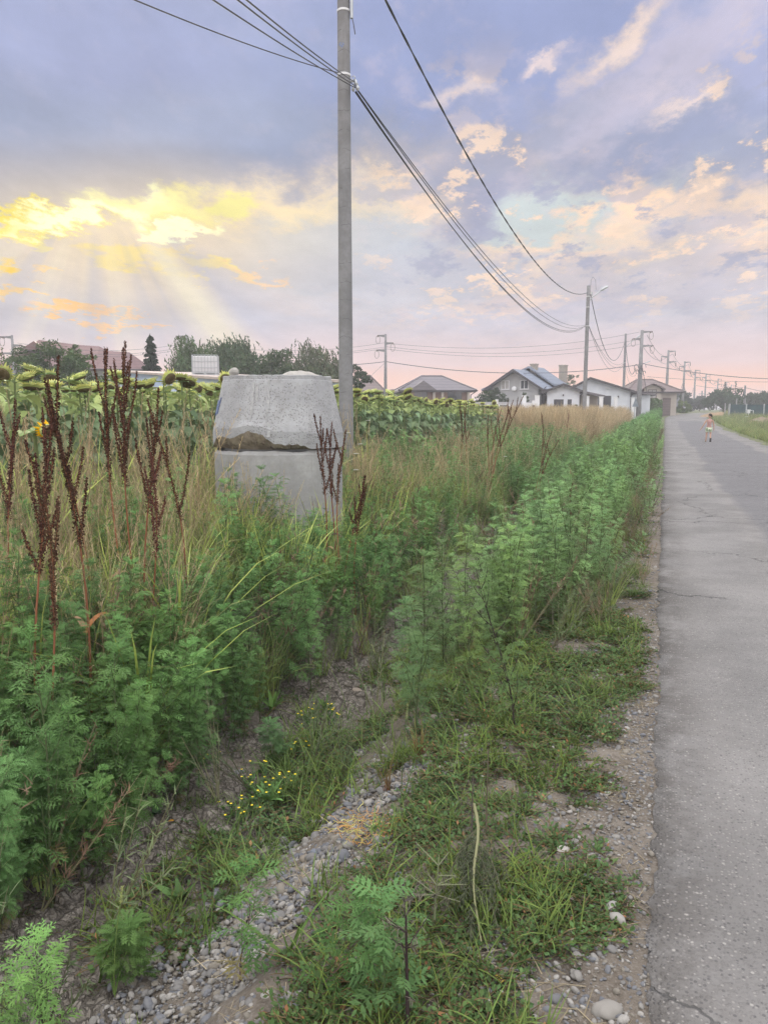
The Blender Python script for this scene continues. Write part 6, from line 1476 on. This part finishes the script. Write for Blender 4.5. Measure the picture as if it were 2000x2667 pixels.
def sunflower(seed,H,face,nod,R=.10,bloom=False,lod=0):
    random.seed(seed); root=bpy.data.objects.new('sunflower',None)
    st=MB(); st.col=(.20,.25,.11); hd=Vector((math.cos(face),math.sin(face),0)); top=Vector((0,0,H))
    pts=[Vector((0,0,-.05)),Vector((.01,0,H*.35)),Vector((0,.01,H*.7)),Vector((0,0,H*.9)),top-Vector((0,0,.05)),top+hd*.05+Vector((0,0,.01)),top+hd*.10-Vector((0,0,.02))]
    st.tube(pts,[.016,.014,.012,.010,.009,.008,.010],7,False); a=st.build('stem',M_sun,link=False)
    lf=MB(); n=18 if lod==0 else 11
    for k in range(0 if bloom else n):
        z=H*(.22+.72*k/n); c=jc((.17,.255,.14),.25,.15); 
        if k>n-4: c=jc((.31,.40,.16),.15,.1)
        if k<2: c=jc((.26,.22,.10),.2)
        sf_leaf(lf,Vector((0,0,z)),k*2.4+U(-.4,.4),U(.17,.28)*(1-.25*abs(k/n-.5)),U(1.,2.),c)
    for k in range(4): sf_leaf(lf,Vector((0,0,H*.95)),k*1.6+U(-.4,.4),U(.09,.14),U(.2,1.),jc((.20,.28,.11),.12))
    b=lf.build('leaves',M_sun,link=False)
    # head frame: axis points where the disc looks
    ax=(hd*math.cos(nod)-Vector((0,0,1))*math.sin(nod)).normalized(); c0=top+hd*.12-Vector((0,0,.03)); Q=ax.to_track_quat('Z','Y').to_matrix().to_4x4(); M=Matrix.Translation(c0)@Q
    h=MB(); h.col=(.40,.46,.17); h.lathe([(.012,-.045),(R*.5,-.04),(R*.92,-.018),(R*1.0,.006),(R*.96,.012)],20,M=M,jit=.04)
    for ring in range(2):
        for k in range(22):
            an=2*PI*k/22+ring*.14; l=R*U(.35,.75)*(1 if ring==0 else .8); w=R*.19; rr=R*(.9 if ring==0 else .7); h.col=jc((.52,.56,.20) if not bloom else ((.75,.48,.03) if ring==0 else (.3,.36,.12)),.18,.1)
            def q(r_,z_,da): return M@Vector((r_*math.cos(an+da),r_*math.sin(an+da),z_))
            zt=-.01-U(-.012,.035) if ring==0 else -.05
            h.face(h.vert(q(rr,-.012,-w/rr*.9)),h.vert(q(rr,-.012,w/rr*.9)),h.vert(q(rr+l*.6,zt*.6,w/rr*.35)),h.vert(q(rr+l,zt,0)),h.vert(q(rr+l*.6,zt*.6,-w/rr*.35)))
    o=h.build('flower_head',M_sun,link=False)
    d=MB(); d.col=(.13,.10,.055); d.lathe([(R*.95,.010),(R*.8,.026),(R*.5,.034),(R*.15,.030)],18,M=M,jit=.05)
    for k in range(50):
        rr=R*math.sqrt(U(0,.9)); an=U(0,2*PI); d.col=jc((.20,.15,.08),.4); c=M@Vector((rr*math.cos(an),rr*math.sin(an),.034)); s=.008; d.face(d.vert(c+Vector((s,0,0))),d.vert(c+Vector((0,s,0))),d.vert(c+Vector((-s,0,s*.3))),d.vert(c+Vector((0,-s,-s*.3))))
    dd=d.build('seed_disc',M_dry,link=False)
    return [a,b,o],dd
face0=YAW-PI/2   # towards the photographer
protos=[sunflower(400+i,1.82,face0+[-1.3,.6,1.3,-2.1,0.,1.9,-2.6,.5][i],[1.25,.95,1.35,1.1,1.45,1.2,1.35,.45][i],[.092,.105,.085,.095,.09,.08,.09,.085][i]) for i in range(8)]
GS='sunflowers standing in rows in the field'
def put_sun(pr,x,y,z,s,rz,label,tilt=0.):
    parts,disc=pr; r=bpy.data.objects.new('sunflower',None); COL.objects.link(r); r.location=(x,y,z); r.scale=(s,s,s); r.rotation_euler=(tilt,tilt*.5,rz); tag(r,label,'sunflower',GS)
    for q in parts: c=q.copy(); COL.objects.link(c); c.parent=r
    hd=[k for k in r.children if k.name.startswith('flower_head')][0]; c=disc.copy(); COL.objects.link(c); c.parent=hd
    return r
random.seed(77); ns=0; spots=[]
for row in range(5):
    Y=4.6
    while Y<31.5:
        x=-6.45-row*.72+U(-.1,.1); y=Y+U(-.12,.12); Y+=.34 if row<2 else .42
        if inview([x],[y],[1.6],60)[0]: spots.append((x,y,row))
spots.sort(key=lambda q:(q[2],q[1])); 
print('sunflower spots',len(spots))
front=spots[:296]
for x,y,row in front:
    px=1000+FPX*((x*RH[0]+y*RH[1])/(x*F0[0]+y*F0[1]))
    s=U(.95,1.09)*(1.02 if y<20 else .98-.006*(y-20))
    put_sun(random.choice(protos),x,y,gz1(x,y),s,U(-.5,.5),'nodding yellow green sunflower with brown seed disc in the field',U(-.06,.06))
rest=spots[296:]
# sunflowers past those rows: one mass
mbs=[]
for i in (0,2,5):
    parts,disc=protos[i]; m=MB()
    for q in parts+[disc]:
        me=q.data; off=len(m.v); ca=me.color_attributes['col'].data
        for v,c in zip(me.vertices,ca): m.v.append(tuple(v.co)); m.c.append(tuple(c.color)[:3])
        for pl_ in me.polygons: m.face(*[k+off for k in pl_.vertices])
    mbs.append(m.build('sunflower_far',M_sun,link=False))
R_=[(x,y) for x,y,r in rest]
for row in range(5,14):
    Y=4.
    while Y<33: 
        x=-6.45-row*.8+U(-.15,.15); y=Y+U(-.2,.2); Y+=.5
        if inview([x],[y],[1.6],60)[0]: R_.append((x,y))
R_=np.array(R_); 
scatter('sunflower_field',mbs,np.stack([R_[:,0],R_[:,1],gz(R_[:,0],R_[:,1])],1),rots(len(R_),.05,3),RN.uniform(.93,1.05,len(R_)),None,'mass of sunflowers further back in the field')
# one flower still in bloom, by its stalk at far left
pr=sunflower(480,1.0,face0+.9,.15,.034,True); q=P(88,1065,5.6); r=put_sun(pr,q[0],q[1],gz1(*q[:2]),HT(88,1105,5.6)/1.0,0,'small sunflower still in yellow bloom at far left')
# ---- single ragweed plants ----
def plant_at(px,py,H,seed,label,lod=0,name='ragweed_plant',**k):
    q=on(px,py); o=ragweed(H,lod,seed,name=name,**k); COL.objects.link(o); o.location=q; tag(o,label,'weed'); return o
q=plant_at(1090,1925,1.0,501,'tall bright feathery weed standing at the head of the pebble heap',spread=.28,dens=1.1,col=(.15,.26,.10),leafL=.085)
q=plant_at(1068,1880,.72,502,'lower left shoot of the tall feathery weed',spread=.30,dens=1.,col=(.13,.235,.10),leafL=.085)
q=plant_at(1336,1895,.86,503,'feathery weed with bare dark stem right of the tall one',spread=.30,dens=.95,col=(.135,.235,.08),stem=(.055,.04,.04),leafL=.085)
q.rotation_euler=(0,-.18,0)
q=plant_at(1215,1760,.95,504,'feathery weed between the two tall ones, nearer the ditch',spread=.26,col=(.17,.28,.10))
q=plant_at(1330,1700,.85,505,'rounded feathery weed where the strip begins',spread=.32,col=(.17,.28,.10))
q=plant_at(95,2790,.46,506,'bright ragweed shoot in the bottom left corner',lod=1,spread=.2,dens=.7,col=(.12,.23,.07),leafL=.10,wide=1.1,stem=(.2,.25,.14))
q=plant_at(640,2560,.36,507,'dark green ragweed with purple stem over the pebbles at the bottom',lod=1,spread=.22,dens=.42,col=(.075,.155,.05),leafL=.10,wide=1.1,stem=(.10,.06,.06))
q=plant_at(840,2590,.32,508,'sprawling ragweed at the bottom centre',lod=1,spread=.24,dens=.42,col=(.075,.155,.05),leafL=.10,wide=1.1,stem=(.10,.06,.06)); q.rotation_euler=(0,.35,0)
q=plant_at(980,2640,.28,509,'low ragweed right of the sprawling one at the bottom edge',lod=1,spread=.24,dens=.45,col=(.08,.16,.06),leafL=.10,wide=1.7)
q=plant_at(330,2560,.22,510,'small ragweed seedling in front of the cracked mud',spread=.14,dens=.6,col=(.10,.19,.06),leafL=.10,wide=1.5)
q=plant_at(725,1990,.25,511,'small ragweed seedling on the mud beside yellow flowers',spread=.14,dens=.6,col=(.09,.17,.06),leafL=.09,wide=1.3)
for k,(px,py,H) in enumerate(((60,2330,.62),(170,2180,.72),(30,2120,.75),(300,2010,.68),(430,1900,.7),(560,1850,.66),(180,2010,.85),(330,1850,.85),(60,1900,.95))):
    plant_at(px,py,H,520+k,['ragweed bush at the foot of the near left bank, lowest one','ragweed bush above the lowest one on the near left bank','ragweed bush touching the left edge, halfway up the bank','ragweed bush over the left end of the cracked mud','ragweed bush overhanging the mud, left of the yellow specks','ragweed bush overhanging the ditch, farthest right of the near group','ragweed bush second row behind the left edge group','ragweed bush under the bright arching blades','tallest ragweed bush by the left edge behind the others'][k],spread=.24,dens=1.15,col=(.106,.21,.068),leafL=.095,wide=1.15)['group']='ragweed bushes on the near left bank'
# ---- single grass tussocks ----
def tus(px,py,label,seed,s=1.,name='grass_tussock',m=None,D=None,**k):
    q=on(px,py)
    if D: q=P(px,1065,D); q=(q[0],q[1],gz1(q[0],q[1]))
    o=tuft(seed,name=name,**k); COL.objects.link(o); o.location=q; o.scale=(s,s,s); tag(o,label,'grass'); return o
tus(330,0,'long bright green blades arching out of the left bank',601,1.,D=4.1,n=18,l0=.85,l1=1.2,w=.02,col=(.34,.48,.10),c2=(.46,.56,.15),r=.07,lift=(.75,1.35),bend=(.5,1.5))
tus(470,0,'second clump of bright wide blades behind the first',602,1.,D=5.0,n=18,l0=.9,l1=1.3,w=.02,col=(.34,.47,.10),c2=(.48,.54,.16),r=.08,lift=(.75,1.35),bend=(.5,1.5))
tus(550,2480,'single tall green grass stem crossing the mud',603,1.,n=4,l0=.5,l1=.62,w=.010,col=(.13,.23,.06),r=.01,lift=(1.35,1.5),bend=(.05,.3))
tus(268,2560,'foxtail grass with arching blades in front of the mud',604,1.,n=7,l0=.22,l1=.42,w=.013,col=(.11,.21,.06),r=.02,lift=(.8,1.4),bend=(.2,1.1))
tus(1095,1970,'red based grass tuft at the foot of the tall weed',605,1.,n=26,l0=.10,l1=.28,w=.006,col=(.24,.10,.06),c2=(.20,.26,.09),r=.02,lift=(.8,1.45),bend=(.1,.8))
tus(1010,2060,'reddish grass tuft on the pebble heap',606,1.,n=22,l0=.10,l1=.26,w=.005,col=(.26,.14,.08),c2=(.20,.24,.09),r=.02,lift=(.9,1.5),bend=(.1,.6))
tus(760,2480,'broad leaved grass beside the foreground ragweed',607,1.,n=8,l0=.15,l1=.3,w=.014,col=(.12,.22,.06),r=.03,lift=(.5,1.3),bend=(.4,1.3))
tus(1120,1830,'grass tussock behind the tall weed',608,1.,n=40,l0=.12,l1=.35,w=.006,col=(.14,.22,.06),r=.06,lift=(.8,1.4),bend=(.4,1.2))
tus(1225,1840,'grass tussock right of the tall weed',609,1.,n=46,l0=.12,l1=.32,w=.006,col=(.14,.23,.06),r=.08,lift=(.7,1.4),bend=(.4,1.2))
# foxtail heads
def foxtail(px,py,H,lean,seed,label):
    random.seed(seed); q=on(px,py); e=empty('foxtail_grass',q,YAW,label,'grass'); mb=MB(); mb.col=(.17,.24,.08); pts=[Vector((lean*t*t*H,0,H*t)) for t in np.linspace(0,1,8)]; mb.tube(pts,.0018,4,False)
    for k in range(3): mb.col=jc((.13,.22,.06),.2); mb.blade((0,0,.01),U(0,2*PI),H*.6,.007,U(.3,1.),4,U(.9,1.3))
    mb.build('stem',M_grass,e); h=MB(); d=Vector((lean*1.7,0,1)).normalized(); b=pts[-1]
    for k in range(150): t=U(0,1); h.col=jc((.30,.33,.13),.25); h.blade(b+d*t*.065+Vector((lean*.2*t*t*.05,0,0)),U(0,2*PI),.011,.0016,.2,1,U(.3,1.))
    h.build('seed_head',M_grass,e)
for k,a in enumerate(((1045,2105,.40,.05),(1150,1960,.30,.2),(905,1880,.34,-.28),(1000,1830,.36,-.18),(300,2600,.36,.1),(1200,1810,.28,.2))):
    foxtail(*a,700+k,['foxtail grass by the dodder on the pebble heap','foxtail grass leaning right of the red based tuft','foxtail grass bending left over the pebbles','foxtail grass bending left behind the tall weed','foxtail grass with upright head near the bottom left','foxtail grass beside the second tall weed'][k])
# ---- broad leaved rosettes and yellow flowers ----
def rosette(px,py,label,n,L,w,seed,col=(.12,.22,.06),name='broad_leaved_weed'):
    random.seed(seed); q=on(px,py); mb=MB()
    for k in range(n): mb.col=jc(col,.2); mb.blade((0,0,.005),k*2.4,L*U(.7,1.2),w*U(.8,1.2),U(.2,.9),5,U(.5,1.2),U(-.5,.5))
    tag(mb.build(name,M_leaf,loc=q),label,'weed')
rosette(700,2090,'wide green leaves beside the yellow flowers',7,.15,.05,801); rosette(710,1850,'cluster of upright green leaves on the ditch wall',12,.15,.04,802,(.10,.19,.05)); rosette(470,2350,'broad dark leaves lying over the cracked mud',5,.13,.05,803,(.08,.15,.05)); rosette(1220,1640,'pale green leaves at the end of the ditch',12,.14,.03,804)
rosette(850,1850,'leafy weed above the pebbles near the yellow flowers',10,.12,.03,805,(.10,.18,.05)); rosette(410,2125,'single broad leaf under the ragweed',3,.10,.05,806,(.06,.12,.05))
M_yel=mat('yellow_petal',(.80,.62,.03),.6); M_wht=mat('white_petal',(.75,.75,.70),.6)
def flowers(px,py,n,R,H,label,seed,m=M_yel,s=.007):
    random.seed(seed); q=on(px,py); e=empty('yellow_flowers',q,0,label,'flowering weed'); mb=MB(); f=MB()
    for k in range(n):
        a=U(0,2*PI); r=R*math.sqrt(U(0,1)); h=H*U(.5,1.1); b=Vector((r*.6*math.cos(a),r*.6*math.sin(a),0)); t=Vector((r*math.cos(a),r*math.sin(a),h)); mb.col=jc((.11,.19,.06),.2); mb.tube([b,b.lerp(t,.5),t],[.0015,.0012,.001],3,False)
        for j in range(14): z=U(.05,.95); mb.col=jc((.10,.19,.06),.25); mb.blade(b.lerp(t,z),U(0,2*PI),U(.015,.035),.010,.6,2,U(.1,1.))
        for j in range(5): aa=j*1.257; c=t; o_=Vector((math.cos(aa),math.sin(aa),.35))*s; w=Vector((-math.sin(aa),math.cos(aa),0))*s*.5; f.face(f.vert(c),f.vert(c+o_*.6-w),f.vert(c+o_*1.2),f.vert(c+o_*.6+w))
    mb.build('leaves',M_leaf,e); f.build('blossoms',m,e)
flowers(690,2075,26,.17,.13,'clump of small yellow flowers on the ditch floor',811); flowers(830,1890,22,.16,.10,'trailing yellow flowers above the pebble heap',812); flowers(620,2130,10,.12,.07,'few yellow flowers at the edge of the cracked mud',813)
flowers(200,2250,5,.06,.16,'yellow flowers hanging from the left bank',814); flowers(430,1990,6,.14,.16,'yellow specks under the ragweed on the left bank',815); flowers(560,1990,5,.10,.08,'low yellow flowers against the ditch wall',816); flowers(780,1960,7,.08,.06,'small yellow flowers between mud and pebbles',817)
# ---- orange dodder tangle ----
random.seed(5); q=on(985,2170); mb=MB()
for k in range(130):
    a=U(0,2*PI); p=Vector((U(-.17,.17),U(-.10,.10),U(.0,.03))); pts=[p]
    for j in range(7): a+=U(-.8,.8); p=p+Vector((math.cos(a)*.014,math.sin(a)*.014,U(-.010,.011))); p.z=max(p.z,.003); pts.append(p)
    mb.col=jc((.46,.23,.07),.35) if U(0,1)<.7 else jc((.45,.40,.12),.3); mb.tube(pts,.0011,3,False)
tag(mb.build('dodder_tangle',M_leaf,loc=q),'tangle of orange thread like dodder on the pebble heap','dodder'); 
# ---- wilted uprooted plant lying on the shoulder ----
random.seed(9); A=Vector(on(1232,2205))+Vector((0,0,.17)); B=Vector(on(1246,2470))+Vector((0,0,.02)); e=empty('wilted_plant',tuple(B),0,'wilted uprooted weed with pale stem lying on the creeping weeds','weed'); mb=MB(); mb.col=(.20,.20,.11); st=[ (A.lerp(B,t)-B)+Vector((.012*math.sin(t*7),0,.02*math.sin(t*3))) for t in np.linspace(0,1,10)]; mb.tube(st,[.0065-.004*t for t in np.linspace(0,1,10)],7)
lv=MB()
D0=(B-A).normalized(); S0=Vector((D0.y,-D0.x,0)).normalized()
for k in range(26):
    t=U(.02,.9); b=st[int(t*9)]; sg=random.choice((-1,1)); L=U(.08,.24)*(1.15-.6*t); out=U(.15,.95); p=b; pts=[p]
    for j in range(7): p=p+(D0*(U(.5,1.)+.12*j)+S0*sg*out*(1-.1*j)+Vector((U(-.2,.2),U(-.2,.2),U(-.25,.1))))*L/8; pts.append(Vector((p.x,p.y,max(p.z,.0))))
    mb.col=jc((.10,.095,.06),.25); mb.tube(pts,[.0014]*7+[.0008],4,False)
    for j in range(46):
        z=U(1.5,6.99); i=int(z); q_=pts[i].lerp(pts[i+1],z-i); lv.col=jc((.06,.07,.042),.5); lv.blade(q_,math.atan2(D0.y,D0.x)+U(-1.2,1.2),U(.015,.045),.0035,U(.5,2.2),3,U(-.9,.4))
mb.build('stem',M_bark,e); lv.build('withered_leaves',M_dry,e)
def stalk(px,pyb,H,label,seed,col=(.10,.075,.065),lean=0.,twigs=6,dry=True,r=.004):
    random.seed(seed); q=on(px,pyb); e=empty('dry_stalk',q,YAW,label,'dry stalk'); mb=MB(); mb.col=col; ax=[Vector((lean*t*H,.01*math.sin(t*5),H*t)) for t in np.linspace(0,1,8)]; mb.tube(ax,[r*(1-.6*t) for t in np.linspace(0,1,8)],6,False)
    lv=MB()
    for k in range(twigs):
        t=U(.3,.98); b=ax[int(t*7)]; a=U(0,2*PI); d=Vector((math.cos(a),math.sin(a),U(.1,1.))).normalized()*U(.04,.11); mb.tube([b,b+d],[.002,.001],4,False)
        for j in range(10): lv.col=jc((.12,.11,.085),.3); lv.blade(b+d*U(.2,1),U(0,2*PI),U(.015,.035),.003,U(.5,2),2,U(-1.2,.4))
    mb.build('stem',M_bark,e)
    if twigs: lv.build('withered_leaves',M_dry,e)
stalk(1062,2690,.34,'dark broken stalk at the bottom centre',901,(.05,.035,.035),-.02,8,r=.006); stalk(1266,2180,.36,'thin dark stalk upright among creeping weeds',902,(.13,.11,.08),.0,3); stalk(1229,2215,.30,'thin brown stalk beside the wilted plant root',903,(.12,.10,.09),-.01,4)
stalk(1130,2420,.26,'green grey withered weed left of the wilted plant',904,(.2,.22,.13),.05,14); stalk(1060,2470,.22,'drooping withered weed at bottom centre left',905,(.09,.08,.07),-.06,12)
stalk(1140,1560,.55,'tall pale seed stalk over the ditch',906,(.30,.27,.22),.12,10); stalk(1170,1560,.5,'second pale seed stalk over the ditch',907,(.28,.25,.2),-.05,9)
stalk(1535,1500,.42,'bare brown twig at the verge edge',908,(.24,.2,.15),.1,8); stalk(1500,1620,.4,'dry curled stalk at the edge of the gravel',909,(.3,.27,.2),.1,10); stalk(1440,1640,.42,'second dry curled stalk by the gravel',910,(.3,.27,.2),-.05,10)
# ---- white umbel flowers ----
def umbel(px,py,D,label,seed,R=.035):
    random.seed(seed); p=P(px,1065,D); g=gz1(*p[:2]); H=HT(px,py,D); e=empty('white_umbel',(p[0],p[1],g),0,label,'white flower','white umbel flowers in the grass'); mb=MB(); mb.col=(.16,.2,.1); top=Vector((0,0,H)); mb.tube([(0,0,0),(.01,0,H*.5),(0,0,H-.05)],.0022,4,False); f=MB()
    for k in range(16):
        a=k*2.4; r=R*math.sqrt((k+.5)/16); t=top+Vector((math.cos(a)*r,math.sin(a)*r,-.01*r/R)); mb.tube([top-Vector((0,0,.05)),t],.0008,3,False)
        for j in range(10): b=U(0,2*PI); q_=t+Vector((math.cos(b),math.sin(b),U(-.2,.3)))*R*.2; s=R*.11; f.face(f.vert(q_+Vector((s,0,0))),f.vert(q_+Vector((0,s,s*.3))),f.vert(q_-Vector((s,0,0))),f.vert(q_-Vector((0,s,-s*.3))))
    mb.build('stem',M_leaf,e); f.build('flower',M_wht,e)
for k,(px,py,D,l) in enumerate(((958,1094,11,'white umbel right of the nearest pole, highest one'),(938,1155,10,'white umbel right of the nearest pole, second from top'),(927,1180,9.5,'white umbel just below the second one'),(926,1222,9,'lowest white umbel right of the rings'),(907,1126,11,'white umbel against the nearest pole'),
    (1239,1119,20,'white umbel behind the fanned docks'),(1243,1140,19,'white umbel between the fanned docks'),(1486,1099,36,'white umbel group member near the second pole foot, left'),(1490,1110,34,'white umbel below the second pole foot'),(1520,1088,40,'white umbel right beside the second pole foot'),
    (1318,1188,14,'white umbel at the start of the feathery strip'),(1683,1070,70,'white umbel at the far end of the verge'),(1688,1073,66,'white umbel beside the far end of the verge'),(1548,1148,22,'white umbel in the feathery strip, left of a pair'),(1560,1150,22,'white umbel in the feathery strip, right of a pair'),(1945,1085,50,'white umbel in the meadow before the pipe stand'),(1972,1094,46,'white umbel in the meadow by the dirt mound'))):
    umbel(px,py,D,l,950+k,.035 if D<25 else .05+.0015*D)
tus(600,0,'third clump of fresh wide blades before the well rings',610,1.,D=6.2,n=12,l0=.8,l1=1.2,w=.018,col=(.32,.44,.10),c2=(.46,.52,.16),r=.08,lift=(.8,1.4),bend=(.5,1.5))
# fallen leaves
for k,(px,py,c,l) in enumerate(((440,2145,(.50,.26,.05),'orange fallen leaf on the cracked mud'),(236,2205,(.42,.26,.10),'tan fallen leaf at the foot of the left bank'),(1308,2572,(.65,.50,.10),'yellow leaf lying near the bottom edge'),(1232,2345,(.65,.50,.06),'yellow leaf caught on the wilted stem'),(345,2030,(.28,.13,.08),'reddish leaf under the ragweed'))):
    q=on(px,py); mb=MB(); mb.col=c; mb.blade((0,0,.012 if k!=3 else .06),k*1.3,.036,.020,.6,5,.35,.6); tag(mb.build('fallen_leaf',M_dry,loc=q),l,'leaf')

# ================= evening haze =================
hz=MB(); hz.box((-3100,-60,-1.8),(3100,3600,15.)); ho=hz.build('haze',[]); ho['kind']='stuff'
hm=bpy.data.materials.new('haze_air'); hm.use_nodes=True; T=NT(hm.node_tree); T.n.clear()
pv=T.new('ShaderNodeVolumePrincipled'); pv.inputs['Density'].default_value=HAZE; pv.inputs['Color'].default_value=(.90,.90,.95,1)
T.l.new(pv.outputs[0],T.new('ShaderNodeOutputMaterial').inputs['Volume']); ho.data.materials.append(hm)
